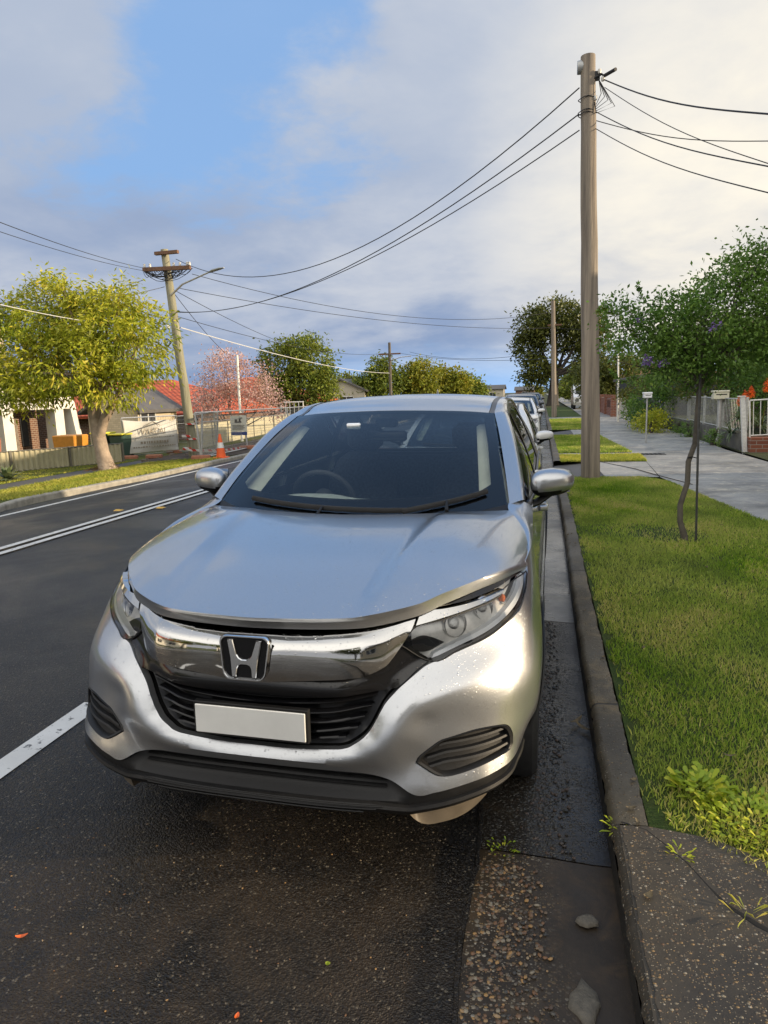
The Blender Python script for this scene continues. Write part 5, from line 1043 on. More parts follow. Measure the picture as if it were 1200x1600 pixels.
# sprays standing out of the crown
def spray(parent,pts,n,L,W,mat,seed):
    r=np.random.default_rng(seed); P=np.array(pts,float); t=r.random(n)*(len(P)-1); i=t.astype(int); f=(t-i)[:,None]; B=P[i]*(1-f)+P[i+1]*f; a=r.normal(size=(n,3)); a[:,2]+=.5; a/=np.linalg.norm(a,axis=1,keepdims=True); s=np.cross(a,r.normal(size=(n,3))); s/=np.linalg.norm(s,axis=1,keepdims=True)
    V=np.stack([B,B+a*L*.5+s*W*.5,B+a*L,B+a*L*.5-s*W*.5],1); tri_cloud('leafy_shoot',V,mat,parent,tint=np.clip(r.normal(.6,.2,n),0,1)); b=MB(); b.tube(pts,[.004]+[.003]*(len(pts)-2)+[.001],5); b.build('shoot','bark_grey',parent)
spray(YT,[(-.25,0,1.95),(-.36,0,2.15),(-.47,0,2.28),(-.50,0,2.40)],110,.04,.016,'leaf_fresh',1); spray(YT,[(-.5,0,1.9),(-.66,0,2.12),(-.80,0,2.18),(-.86,0,2.16)],130,.042,.017,'leaf_mid',2); spray(YT,[(.3,0,2.35),(.40,0,2.50),(.46,0,2.56)],60,.035,.014,'leaf_fresh',3); spray(YT,[(.6,0,2.5),(.8,0,2.72),(1.1,0,2.86)],170,.04,.017,'leaf_fresh',4); spray(YT,[(-.5,0,1.55),(-.62,0,1.50),(-.72,0,1.62)],90,.038,.016,'leaf_fresh',5)
simple('steel_stake',(.10,.10,.095),.5,.6,.25,30)
st=thing('tree_stake','thin grey metal stake standing beside the young tree','stake',(2.335,4.875,.11)); b=MB(); b.tube([(0,0,-.1),(-.02,0,.8),(-.035,0,1.75)],.011,6); b.build('rod','steel_stake',st); b=MB(); b.tube([(-.02,0,.79),(-.06,.04,.80),(-.10,.05,.79)],.005,5); b.build('tie','black_plastic',st)
# shrubs behind the right-hand fence
def shrub(label,x,y,blobs,n,L,W,mat,seed,clump=.15,group=None,cat='shrub'): return tree(label,(x,y,.1),blobs,n,L,W,mat,'bark_dark',.06,seed,name='shrub',clump=clump,cat=cat,crown='foliage',group=group)
shrub('big dark garden shrub behind the picket fence, under the young tree crown',6.8,22,[(6.4,22,2.0,1.2,1.2,1.3),(7.6,22,2.6,1.3,1.2,1.5),(6.0,22.5,3.1,.9,1,.9),(8.3,21,2.9,1.2,1.1,1.2)],15000,.11,.05,'leaf_dark',31)
shrub('dense green shrub behind the fence nearest the right picture edge',7.2,17.6,[(7.0,17.8,2.0,.9,.9,1.1),(8.1,17.2,2.6,1.1,1,1.3),(6.5,18.3,1.5,.6,.8,.8),(8.6,16.4,3.0,.8,.8,.6)],14000,.085,.04,'leaf_fresh',32)
shrub('green shrub spilling by the white letterbox on its pole',4.9,24,[(4.7,24.2,1.2,.7,.8,.9),(5.3,24.4,2.0,.8,.8,1.0),(4.6,25,.6,.6,.7,.4),(5.0,25,3.0,.6,.6,.7)],9000,.09,.04,'leaf_fresh',33)
shrub('dark conifer-like shrub beyond the letterbox',6.0,29,[(5.6,29,2.0,1.2,1,1.4),(6.6,29,3.0,1.2,1,1.3),(5.2,30,1.2,.9,1,.9)],8000,.13,.05,'leaf_dark',34)
shrub('low leafy bush with yellow leaves at the foot of the letterbox pole',4.35,21.5,[(4.5,21.6,.45,.4,.4,.3),(4.3,22.4,.4,.4,.4,.25)],2200,.08,.04,'leaf_lime',35)
for i,(x,y,s) in enumerate(((5.05,16.3,.20),(5.1,19.4,.22),(5.15,21.3,.2))): shrub(['round green tuft against the concrete wall base, nearest one','green tuft against the concrete wall base, middle one','green tuft against the concrete wall base, farthest one'][i],x,y,[(x,y,.1+s*.9,s,s*1.3,s)],700,.05,.02,'leaf_fresh',36+i,.06,'tufts growing at the wall base')
# ------------------------------------------------------------------ aloe with orange flower spikes
leafmat('aloe_leaf',[(0,(.05,.09,.045)),(.6,(.10,.15,.07)),(1,(.17,.20,.09))],.2,.45,.4); leafmat('aloe_flower',[(0,(.55,.05,.01)),(.6,(.85,.14,.02)),(1,(.95,.30,.06))],.25,.5,.3)
AL=thing('aloe','aloe clump with orange flower spikes behind the white gate','plant',(5.75,15.2,.1)); r=np.random.default_rng(5); VV=[];TT=[]
for hx,hy,hz in ((-.55,.1,.35),(0,0,.5),(.5,.1,.6),(.1,.5,.5),(-.2,.4,.75),(.7,-.1,.35),(-.45,-.1,.7)):
    for k in range(34):
        a=r.uniform(0,6.28); L=r.uniform(.35,.6); e=r.uniform(.1,1.2); w=.024; n=6; d=np.array([math.cos(a),math.sin(a)]); s=np.array([-d[1],d[0],0])
        pts=[np.array([hx+d[0]*L*math.cos(e)*t*(1-.0*t),hy+d[1]*L*math.cos(e)*t,hz+L*(math.sin(e)*t-.9*t*t*math.cos(e)*.8)]) for t in np.linspace(0,1,n)]
        for i in range(n-1):
            w0,w1=w*(1-i/(n-1))**.7,w*(1-(i+1)/(n-1)+1e-3)**.7; VV.append([pts[i]-s*w0,pts[i]+s*w0,pts[i+1]+s*w1,pts[i+1]-s*w1]); TT.append(r.random())
tri_cloud('foliage',np.array(VV),'aloe_leaf',AL,tint=TT)
for i,(x,y,z,h,dx) in enumerate(((-.40,-.35,1.05,.22,-.10),(-.28,-.3,1.16,.20,-.04),(.02,-.3,1.27,.24,.0),(.22,-.3,1.29,.25,.03),(.55,-.2,1.15,.22,.06),(-.48,-.3,.98,.18,-.12))):
    b=MB(); b.tube([(x*.6,y*.5,.5),(x*.85,y*.8,.9),(x,y,z)],[.012,.010,.008],6); sp=b.build('flower_stalk','leaf_lime',AL); n=150; t=r.random(n); aa=r.uniform(0,6.28,n); rad=.072*np.sin(np.pi*np.clip(t*.85+.15,0,1))**.7
    B=np.stack([x+dx*t*.3+rad*.3*np.cos(aa),y+rad*.3*np.sin(aa),z+.02+1.3*h*t],-1); D=np.stack([np.cos(aa)*rad,np.sin(aa)*rad,-.5*rad+0*t],-1); S=np.stack([-np.sin(aa),np.cos(aa),0*aa],-1)*.011; V=np.stack([B-S,B+S,B+D+S,B+D-S],1); tri_cloud('flower_spike',V,'aloe_flower',sp,tint=1-t)
AG=thing('agave','pale green agave rosette on the far verge at the left edge','plant',(-13.0,13.4,-.37)); VV=[];TT=[]
for k in range(60):
    a=r.uniform(0,6.28); L=r.uniform(.35,.6); e=r.uniform(.15,1.35); d=np.array([math.cos(a),math.sin(a)]); s=np.array([-d[1],d[0],0]); n=5; w=.055
    pts=[np.array([d[0]*L*math.cos(e)*t,d[1]*L*math.cos(e)*t,.06+L*math.sin(e)*t-.12*t*t]) for t in np.linspace(0,1,n)]
    for i in range(n-1): w0,w1=[w*math.sin(math.pi*min(1,(.25+.75*q/(n-1))))+.001 for q in (i,i+1)]; VV.append([pts[i]-s*w0,pts[i]+s*w0,pts[i+1]+s*w1,pts[i+1]-s*w1]); TT.append(r.uniform(.5,1))
tri_cloud('foliage',np.array(VV),'aloe_leaf',AG,tint=TT)
# ------------------------------------------------------------------ masonry and house materials
def brick(name,c1,c2,mortar,scale=1.,bump=.4):
    t=MatN(name); g=t.n('NewGeometry'); s=t.n('SeparateXYZ'); t.l(t.co(),s.inputs[0]); nx=t.n('SeparateXYZ'); t.l(g.outputs['Normal'],nx.inputs[0])
    u=t.m('ADD',t.m('MULTIPLY',s.outputs[0],t.mr(t.m('ABSOLUTE',nx.outputs[1]),.5,.51)),t.m('MULTIPLY',s.outputs[1],t.mr(t.m('ABSOLUTE',nx.outputs[1]),.5,.51,1.,0.)))
    cb=t.n('CombineXYZ'); t.l(u,cb.inputs[0]); t.l(s.outputs[2],cb.inputs[1]); b=t.n('TexBrick'); t.l(cb.outputs[0],b.inputs['Vector']); b.inputs['Scale'].default_value=1/scale; b.inputs['Brick Width'].default_value=.24; b.inputs['Row Height'].default_value=.086; b.inputs['Mortar Size'].default_value=.008; b.inputs['Bias'].default_value=0
    b.inputs['Color1'].default_value=(*c1,1); b.inputs['Color2'].default_value=(*c2,1); b.inputs['Mortar'].default_value=(*mortar,1)
    n=t.noise(9,5,.7); t.set(Base_Color=t.mix(t.mr(n,.3,.8,0,.4),b.outputs['Color'],tuple(k*.6 for k in c1)),Roughness=.85,Normal=t.bump(t.m('ADD',t.m('MULTIPLY',b.outputs['Fac'],-1.),t.m('MULTIPLY',n,.4)),bump,.01))
brick('brick_red',(.26,.085,.045),(.17,.055,.035),(.30,.26,.22)); brick('brick_brown',(.20,.10,.06),(.12,.06,.04),(.42,.36,.29)); brick('brick_cream',(.62,.53,.38),(.50,.42,.29),(.40,.34,.25)); brick('brick_dark',(.13,.045,.035),(.08,.03,.028),(.20,.17,.15))
t=MatN('red_tiles'); s=t.n('SeparateXYZ'); t.l(t.co(),s.inputs[0]); fr=t.m('FRACT',t.m('MULTIPLY',s.outputs[2],5.2)); fx=t.m('FRACT',t.m('MULTIPLY',t.m('ADD',s.outputs[0],s.outputs[1]),3.6)); n=t.noise(4,6,.7)
t.set(Base_Color=t.mix(t.mr(fr,.0,.22,.75,0.),t.mix(t.mr(n,.35,.65),(.36,.055,.022),(.55,.13,.045)),(.12,.02,.012)),Roughness=.7,Normal=t.bump(t.m('ADD',fr,t.m('MULTIPLY',t.m('SINE',t.m('MULTIPLY',fx,6.28)),.3)),.8,.05))
t=MatN('orange_tiles'); s=t.n('SeparateXYZ'); t.l(t.co(),s.inputs[0]); fr=t.m('FRACT',t.m('MULTIPLY',s.outputs[2],4.5)); n=t.noise(3,6,.7); t.set(Base_Color=t.mix(t.mr(fr,0,.25,.7,0.),t.mix(t.mr(n,.3,.7),(.22,.10,.06),(.33,.17,.10)),(.06,.03,.02)),Roughness=.8)
simple('roof_grey',(.10,.095,.09),.7,0,.2,3); simple('render_white',(.66,.64,.58),.75,0,.1,2,.1,60); simple('cream_render',(.50,.45,.36),.8,0,.12,2); simple('trim_white',(.70,.70,.66),.5,0,.08); simple('window_dark',(.04,.045,.05),.15,0,.2,3,spec=.7); simple('curtain',(.45,.42,.36),.8,0,.1,4)
simple('galv_steel',(.52,.53,.53),.42,.75,.15,20); simple('white_metal',(.68,.68,.64),.5,.0,.15,25,.1,80); simple('old_white',(.42,.43,.41),.6,0,.3,25,.1,80); simple('blue_metal',(.16,.20,.24),.55,.2,.25,18); simple('letterbox_cream',(.62,.60,.46),.5,0,.08); simple('letterbox_white',(.78,.79,.80),.45,0,.05)
simple('old_concrete',(.12,.115,.10),.85,0,.45,3,.6,40); simple('timber_grey',(.20,.165,.13),.85,0,.35,14,.8,60); simple('fence_dark',(.035,.04,.045),.6,0,.3)
simple('colorbond',(.50,.46,.31),.5,0,.10,3); simple('post_dark',(.16,.15,.12),.55,0,.2); simple('skip_orange',(.55,.24,.03),.5,0,.15); simple('bin_green',(.03,.07,.05),.5,0,.2); simple('bin_yellow',(.65,.60,.05),.45,0,.1); simple('block_orange',(.36,.15,.09),.8,0,.25,10); simple('cone_orange',(.80,.12,.02),.45,0,.08); simple('reflective',(.70,.70,.68),.3,.2,.05)
t=MatN('tape'); s=t.n('SeparateXYZ'); t.l(t.co(),s.inputs[0]); f=t.m('FRACT',t.m('MULTIPLY',t.m('ADD',s.outputs[0],t.m('ADD',s.outputs[1],s.outputs[2])),3.)); t.set(Base_Color=t.mix(t.mr(f,.48,.52),(.70,.70,.68),(.60,.04,.03)),Roughness=.4)
# ------------------------------------------------------------------ right-hand fences, gate, letterboxes, houses
def picket(label,x0,y0,x1,y1,n,zb,zt,mat,r=.008,base=None,posts=(),group=None,name='picket_fence',rails=True):
    f=thing(name,label,'fence',(x0,y0,.1),0,group); L=math.hypot(x1-x0,y1-y0); b=MB()
    for i in range(n): t=(i+.5)/n; x,y=(x1-x0)*t,(y1-y0)*t; b.tube([(x,y,zb),(x,y,zt)],r,4)
    p=b.build('pickets',mat,f); 
    for z in (zb+.02,zt-.02): b=MB(); b.tube([(0,0,z),(x1-x0,y1-y0,z)],.014,4); b.build('rail',mat,f)
    for t in posts: b=MB(); x,y=(x1-x0)*t,(y1-y0)*t; b.box((x-.03,y-.03,0),(x+.03,y+.03,zt+.03)); b.build('post',mat,f)
    if base:
        w,h,m=base; b=MB(); a=math.atan2(y1-y0,x1-x0); b.box((0,-w/2,-.05),(L,w/2,h)); C,S=math.cos(a),math.sin(a); b.v=[(x*C-y*S,x*S+y*C,z) for x,y,z in b.v]; b.build('base_wall',m,f)
    return f
picket('white metal picket fence on a low concrete wall beside the footpath',5.35,14.75,5.55,21.8,46,.40,1.16,'old_white',.0065,(.16,.38,'old_concrete'),(0,.33,.66,1))
picket('farther stretch of white picket fence running behind the letterbox pole',5.56,22.0,5.6,27.8,36,.36,1.12,'old_white',.007,(.16,.34,'old_concrete'),(0,.5,1))
wp=thing('gate_post','leaning white painted metal post between picket fence and gate','post',(5.28,14.46,.1)); b=MB(); b.box((-.045,-.045,-.05),(.045,.045,1.20)); b.v=[(x-.09*z,y,z) for x,y,z in b.v]; b.build('shaft','white_metal',wp); b=MB(); b.box((-.20,-.06,1.20),(-.05,.06,1.225)); b.build('cap','white_metal',wp)
gt=thing('metal_gate','white metal gate with thin upright bars on a red brick step','gate',(5.36,14.42,.1)); b=MB()
for i in range(9): x=.06+i*.14; b.tube([(x+(.0),0,.36),(x-.03,0,1.13+.03*i/8)],.009,5)
b.build('bars','white_metal',gt); b=MB(); b.tube([(-.04,0,1.12),(1.25,0,1.17)],.018,6); b.tube([(.02,0,.36),(1.3,0,.40)],.016,6); b.tube([(.0,0,.3),(-.05,0,1.12)],.018,6); b.tube([(1.28,0,.3),(1.25,0,1.17)],.018,6); b.build('frame','white_metal',gt)
bw=thing('brick_step','red painted brick garden wall under the white gate','wall',(5.33,14.25,.1)); b=MB(); b.box((0,0,-.05),(.55,.34,.32)); b.box((.55,-.12,-.05),(6,.34,.22)); b.build('bricks','brick_red',bw)
def letterbox(label,x,y,z0,h,mat,pole,w=.3,hh=.18):
    f=thing('letterbox',label,'letterbox',(x,y,.1)); b=MB(); b.box((-w/2,-.14,h),(w/2,.14,h+hh),bev=.012); bx=b.build('box',mat,f); b=MB(); b.box((-w/2-.012,-.15,h+hh),(w/2+.012,.15,h+hh+.05),bev=.012); b.build('lid',mat,f); b=MB(); b.box((-w*.35,-.1425,h+hh*.62),(w*.35,-.1402,h+hh*.76)); b.build('slot','dark_void',bx)
    b=MB(); b.tube([(0,0,z0),(0,0,h)],pole,8); b.build('pole','galv_steel',f)
letterbox('cream letterbox on a post above the white picket fence',5.32,17.0,0,1.12,'letterbox_cream',.05,.36,.17)
letterbox('small white letterbox on a tall steel pole by the footpath',3.62,17.3,0,1.20,'letterbox_white',.022,.20,.10)
picket('dark blue grey tubular fence overgrown with plants, beyond the letterbox pole',4.55,33.2,5.3,25.2,46,.05,1.12,'blue_metal',.012,None,(0,.5,1),name='tubular_fence')
bf=thing('brick_fence','low orange red brick front fence with piers, far right side','wall',(4.75,36.5,.1)); b=MB(); b.box((-.12,0,-.05),(.12,12,.95)); b.build('panel','brick_red',bf)
for k in (0,4,8,12): b=MB(); b.box((-.24,k-.24,-.05),(.24,k+.24,1.15)); b.build('pier','brick_red',bf)
b=MB(); [b.box((-.135,1.0+k*.5,.45),(-.122,1.12+k*.5,.85)) for k in range(5)]; b.build('slot','dark_void',bf)
def gable(name,label,x0,y0,x1,y1,zb,zw,zr,wall,roof,axis='y',over=.4,cat='house',wins=(),group=None,hip=0.,fascia='trim_white'):
    h=thing(name,label,cat,((x0+x1)/2,(y0+y1)/2,zb),0,group); a,b_=(x1-x0)/2,(y1-y0)/2; w,r=zw-zb,zr-zb; m=MB(); m.box((-a,-b_,-.1),(a,b_,w))
    if not hip:
        if axis=='y': m.add([(-a,-b_,w),(a,-b_,w),(0,-b_,r-.05),(-a,b_,w),(a,b_,w),(0,b_,r-.05)],[(0,1,2),(4,3,5)])
        else: m.add([(-a,-b_,w),(-a,b_,w),(-a,0,r-.05),(a,-b_,w),(a,b_,w),(a,0,r-.05)],[(1,0,2),(3,4,5)])
    wl=m.build('wall',wall,h); o=over; s=(r-w)/(a if axis=='y' else b_); dz=o*s
    if axis=='y': E=[(-a-o,-b_-o,w-dz),(a+o,-b_-o,w-dz),(a+o,b_+o,w-dz),(-a-o,b_+o,w-dz),(0,-b_-o+hip,r),(0,b_+o-hip,r)]; Fc=[(0,4,5,3),(4,1,2,5)]+([(0,1,4),(2,3,5)] if hip else [])
    else: E=[(-a-o,-b_-o,w-dz),(a+o,-b_-o,w-dz),(a+o,b_+o,w-dz),(-a-o,b_+o,w-dz),(-a-o+hip,0,r),(a+o-hip,0,r)]; Fc=[(0,1,5,4),(2,3,4,5)]+([(1,2,5),(3,0,4)] if hip else [])
    m=MB(); m.add(E,Fc); m.add([(x,y,z-.14) for x,y,z in E],[f[::-1] for f in Fc]); 
    for i,j in (((0,1),(1,2),(2,3),(3,0)) if hip else ((0,1),(2,3)) if axis=='x' else ((1,2),(3,0))): m.add([E[i],E[j],(E[j][0],E[j][1],E[j][2]-.14),(E[i][0],E[i][1],E[i][2]-.14)],[(0,3,2,1)])
    if not hip:
        for t3 in (((0,1,4),(2,3,5)) if axis=='y' else ((1,2,5),(3,0,4))):
            i,j,k=t3; m.add([E[i],E[k],E[j]]+[(x,y,z-.14) for x,y,z in (E[i],E[k],E[j])],[(0,1,4,3),(1,2,5,4)])
    m.build('roof',roof,h)
    for side,c,z,ww,hh in wins: # side: 'W','E','S','N'
        m=MB(); 
        if side in 'WE': sx=-a if side=='W' else a; d=-.02 if side=='W' else .02; m.box((min(sx+d,sx),c-ww/2,z),(max(sx+d,sx)+.0,c+ww/2,z+hh)); fr=[((sx+d*2,c-ww/2-.05,z-.05),(sx+d*2,c+ww/2+.05,z-.05)),((sx+d*2,c-ww/2-.05,z+hh+.05),(sx+d*2,c+ww/2+.05,z+hh+.05)),((sx+d*2,c-ww/2-.05,z),(sx+d*2,c-ww/2-.05,z+hh)),((sx+d*2,c+ww/2+.05,z),(sx+d*2,c+ww/2+.05,z+hh)),((sx+d*2,c,z),(sx+d*2,c,z+hh))]
        else: sy=-b_ if side=='S' else b_; d=-.02 if side=='S' else .02; m.box((c-ww/2,min(sy+d,sy),z),(c+ww/2,max(sy+d,sy),z+hh)); fr=[((c-ww/2,sy+d*2,z-.05),(c+ww/2,sy+d*2,z-.05)),((c-ww/2,sy+d*2,z+hh+.05),(c+ww/2,sy+d*2,z+hh+.05)),((c-ww/2-.05,sy+d*2,z),(c-ww/2-.05,sy+d*2,z+hh)),((c+ww/2+.05,sy+d*2,z),(c+ww/2+.05,sy+d*2,z+hh)),((c,sy+d*2,z),(c,sy+d*2,z+hh))]
        wd=m.build('window','window_dark',h); m=MB(); [m.tube([p,q],.035,4) for p,q in fr]; m.build('frame','trim_white',wd)
    return h
gable('brick_house','dark red brick house behind the garden shrubs at the right edge',8.1,17.5,17,29,.1,3.5,5.9,'brick_dark','orange_tiles','y',.45,wins=(('W',-3.2,1.0,1.6,1.3),('W',2.5,1.0,1.8,1.3)))
gable('brick_house','unseen brick house right of the parked car, added to shade car and lawn',7.5,1.9,17,10.6,.1,3.2,5.6,'brick_red','orange_tiles','y',.4,wins=(('W',-2,1.0,1.8,1.2),('W',2,1.0,1.8,1.2)))  # unseen occluder, added to block the sun and leave a lit gap
gable('brick_house','brick house behind the camera on the right side of the road',8.0,-15,17,-3.6,.1,3.3,5.6,'brick_cream','roof_grey','y',.4,wins=(('W',-2,1.0,1.8,1.2),('W',3,1.0,1.8,1.2)))
gable('brick_house','house behind the camera across the road',-26,-14,-15,-3,-.37,3.0,5.2,'render_white','red_tiles','y',.4,wins=(('E',-2,1.0,1.8,1.2),('E',2,1.0,1.8,1.2)))
tree('tree behind the camera on the near nature strip',(3.4,-9.5,.1),[(3.2,-9.5,4.2,1.9,1.9,1.6),(4.4,-10,3.4,1.5,1.5,1.2),(2.2,-9.2,3.2,1.3,1.3,1.0)],7000,.22,.10,'leaf_dark','bark_grey',.2,51,clump=.3)
tree('tree behind the camera on the far verge',(-10.5,-9,-.25),[(-10.5,-9,3.8,2.0,2.0,1.7),(-9.2,-9.4,3.0,1.4,1.4,1.1)],6000,.22,.10,'leaf_mid','bark_grey',.2,52,clump=.3)
gable('garage','long dark garage with a flat dark wall behind the brick fence',5.4,36.2,10,43,.1,2.15,2.5,'fence_dark','roof_grey','y',.15)
gable('tiled_house','house with an orange tiled roof showing over the dark garage',7.2,57,15,66,.1,2.5,4.0,'brick_red','orange_tiles','y',.4,hip=3.)
sp_=thing('light_pole','thin white pole rising beside the right-hand shrubs','pole',(4.25,30.4,.1)); b=MB(); b.tube([(0,0,-.1),(-.02,0,1.7),(-.05,0,3.1)],[.05,.04,.035],8); b.build('shaft','trim_white',sp_)
# far end, right side: white fence piers and street clutter
wf=thing('white_gate_piers','white rendered gate piers with a dark gate far up the right side','gate',(5.1,62,.1)); 
for k in (0,1.9,5.5): b=MB(); b.box((-.25,k-.25,0),(.25,k+.25,1.7)); b.build('pier','render_white',wf)
b=MB(); b.box((-.05,.25,.05),(.05,1.65,1.5)); b.build('gate_leaf','bin_green',wf); b=MB(); b.box((-.1,2.15,0),(.1,5.25,1.2)); b.build('panel','render_white',wf)
# ------------------------------------------------------------------ left side: garage house, fences, building site
ph=thing('portico_house','white rendered portico and brown brick house behind the low cream fence','house',(-20.2,20,GL))
def bx(a,b_,name,mat,parent=ph,**k): m=MB(); m.box(a,b_,**k); return m.build(name,mat,parent)
bx((-8,-9,-.1),(-.6,5.0,2.6),'wall','brick_brown'); bx((-.95,-9,2.62),(1.1,4.1,3.0),'beam','render_white'); bx((.62,-9,1.85),(1.1,4.1,2.62),'beam','render_white')
for k in (-6.6,-3.0,.25,3.15): bx((.60,k,-.1),(1.08,k+.55,1.85),'column','render_white')
m=MB(); m.add([(.55,4.2,-.1),(1.35,4.2,-.1),(.95,4.2,2.6),(.4,4.2,2.6),(.55,4.55,-.1),(1.35,4.55,-.1),(.95,4.55,2.6),(.4,4.55,2.6)],[(0,1,2,3),(5,4,7,6),(1,5,6,2),(3,2,6,7),(4,0,3,7)]); m.build('side_wall','render_white',ph)
m=MB(); m.add([(-8,-9.4,3.0),(1.3,-9.4,3.0),(1.3,4.3,3.0),(-8,4.3,3.0),(-3.5,-6,5.2),(-3.5,2,5.2)],[(0,4,5,3),(4,1,2,5),(0,1,4),(2,3,5)]); m.build('roof','roof_grey',ph)
w_=bx((-.58,-2.7,.0),(-.54,-.5,2.0),'garage_door','curtain'); bx((-.53,-2.7,1.35),(-.50,-.5,2.0),'blind','cream_render',w_)
w_=bx((-.58,-6.4,.0),(-.54,-4.1,2.0),'garage_door','curtain'); bx((-.53,-6.4,1.35),(-.50,-4.1,2.0),'blind','cream_render',w_)
bx((-.58,1.9,0),(-.54,2.8,1.9),'door','timber_grey'); bx((-.57,3.0,.3),(-.545,3.4,1.5),'window','window_dark')
bx((-7,-8,2.6),(-2.2,4.5,5.4),'upper_storey','brick_cream'); w_=bx((-2.19,-3,3.4),(-2.16,-.8,4.6),'window','window_dark'); bx((-2.155,-3.1,3.3),(-2.14,-3.0,4.7),'frame','trim_white',w_); bx((-2.155,-.8,3.3),(-2.14,-.7,4.7),'frame','trim_white',w_)
ch=gable('cream_house','cream brick house wing with a grey window beside the leafy tree',-18.9,25.0,-16.4,28.3,GL,1.50,2.3,'brick_cream','roof_grey','y',.3,wins=(('E',-.9,.75,1.1,1.0),))
gable('red_roof_house','house with a bright red tiled roof behind the mesh fence',-29,30.6,-16.5,40,GL,1.25,2.95,'brick_brown','red_tiles','x',.6,hip=4.6)
gable('red_roof_house','second red tiled roof farther back, partly behind the pink blossom',-25,43,-15.5,50,GL,1.7,3.3,'brick_brown','red_tiles','y',.6,hip=3)
gable('distant_house','grey roofed cream house in the distance above the car roof',-19,58,-14.6,64,-.4,2.3,3.3,'cream_render','roof_grey','y',.3,wins=(('S',.5,1.2,1.2,.8),))
def corrugated(label,x0,y0,x1,y1,h,parts,mat='colorbond',name='steel_fence',z=GL):
    f=thing(name,label,'fence',(x0,y0,z)); L=math.hypot(x1-x0,y1-y0); a=math.atan2(y1-y0,x1-x0); C,S=math.cos(a),math.sin(a)
    for k in range(parts):
        s0,s1=L*k/parts+.03,L*(k+1)/parts-.03; n=int((s1-s0)/.038); b=MB(); rows=[]
        for i in range(n+1): s=s0+(s1-s0)*i/n; d=.016*(1 if (i//2)%2 else -1); rows.append([(s*C+d*S,s*S-d*C,0),(s*C+d*S,s*S-d*C,h-.03)])
        b.grid(rows); b.build('panel',mat,f)
    for k in range(parts+1): s=L*k/parts; b=MB(); b.box((-.035,-.035,-.05),(.035,.035,h+.01),rz=a,c=(0,0)); b.v=[(x+s*C,y+s*S,z_) for x,y,z_ in b.v]; b.build('post','post_dark',f)
    
    for z_ in (h-.02,.03): b=MB(); b.tube([(0,0,z_),(L*C,L*S,z_)],.022,4); b.build('rail','post_dark',f)
    return f
corrugated('low cream ribbed steel fence in front of the portico house',-16.6,12.6,-12.95,18.55,.66,4)
corrugated('cream ribbed fence seen through the mesh panels of the building site',-12.9,23.4,-15.4,41,1.05,8,name='steel_fence',z=GL)
def openbox(label,x,y,w,d,h,mat,name,lid=None,cat='bin',tilt=0):
    f=thing(name,label,cat,(x,y,GL)); b=MB(); b.box((-w/2,-d/2,.05),(w/2,d/2,h),bev=.03); b.v=[(x_*(.86+.14*z/h),y_*(.86+.14*z/h),z) for x_,y_,z in b.v]; b.build('body',mat,f)
    if lid: b=MB(); b.box((-w/2-.03,-d/2-.04,h),(w/2+.03,d/2+.03,h+.06),bev=.02); b.v=[(x_,y_,z+tilt*(x_+w/2)) for x_,y_,z in b.v]; b.build('lid',lid,f)
    for s in (-1,1): b=MB(); b.lathe([(.001,-.03),(.1,-.03),(.1,.03),(.001,.03)],(s*w*.42,d*.42,.1),'x',12); b.build('wheel','rubber',f)
    return f
openbox('orange skip bin standing behind the low cream fence',-15.2,18.9,.9,.8,.95,'skip_orange','skip_bin'); openbox('dark wheelie bin with a yellow lid behind the cream fence, near the tree',-14.6,19.9,.6,.6,.92,'bin_green','wheelie_bin','bin_yellow'); openbox('dark wheelie bin with a yellow lid, half hidden by the tree trunk',-13.9,19.9,.55,.6,.86,'bin_green','wheelie_bin','bin_yellow'); openbox('pale brown skip bin at the far left edge',-16.9,16.7,.9,.9,.98,'block_orange','skip_bin')
# temporary mesh fencing
def meshpanel(label,x0,y0,x1,y1,z0,z1,h,lean=0.,group='temporary mesh fence panels'):
    f=thing('mesh_panel',label,'fence panel',(x0,y0,z0),0,group); D=Vector((x1-x0,y1-y0,z1-z0)); N=Vector((-D.y,D.x,0)).normalized(); top=Vector((0,0,h))+N*lean
    
    for p_,q_,r_,nm in ((Vector(),top,.030,'upright'),(D,D+top,.030,'upright'),(top,D+top,.024,'rail'),(top*.06,D+top*.06,.022,'rail'),(top*.8,D+top*.8,.010,'rail')): b=MB(); b.tube([tuple(p_),tuple(q_)],r_,6); b.build(nm,'galv_steel',f)
    b=MB(); L=D.length; n=int(L/.10)
    for i in range(1,n): p=D*(i/n); b.tube([tuple(p+top*.06),tuple(p+top)],.0042,3,cap=False)
    m_=int(h/.14)
    for i in range(1,m_): b.tube([tuple(top*(i/m_)),tuple(D+top*(i/m_))],.0042,3,cap=False)
    b.build('mesh','galv_steel',f); return f
Q=[(-13.86,20.0,-.36),(-12.8,21.9,-.36),(-9.0,16.6,-.16),(-9.3,20.6,-.18),(-9.4,25.2,-.2),(-9.4,29.5,-.2),(-9.4,34,-.2),(-9.4,39,-.2),(-9.3,45,-.2)]
meshpanel('mesh fence panel carrying the printed white banner',*Q[0][:2],*Q[1][:2],-.36,-.36,1.45)
meshpanel('mesh fence panel between the banner and the leaning timber pole',*Q[1][:2],-9.9,19.4,-.36,-.22,1.42)
meshpanel('leaning mesh fence panel nearest the road, in front of the timber pole',-9.9,19.4,*Q[2][:2],-.22,-.16,1.42,.12)
lb_=['mesh fence panel just behind the traffic cone','mesh fence panel carrying the small site sign','mesh fence panel right of the small site sign','fifth mesh panel along the kerb past the sign','sixth mesh panel along the kerb past the sign','last mesh panel, touching the car windscreen edge in the picture']
for k in range(2,8): meshpanel(lb_[k-2],*Q[k][:2],*Q[k+1][:2],Q[k][2],Q[k+1][2],1.42,.10)
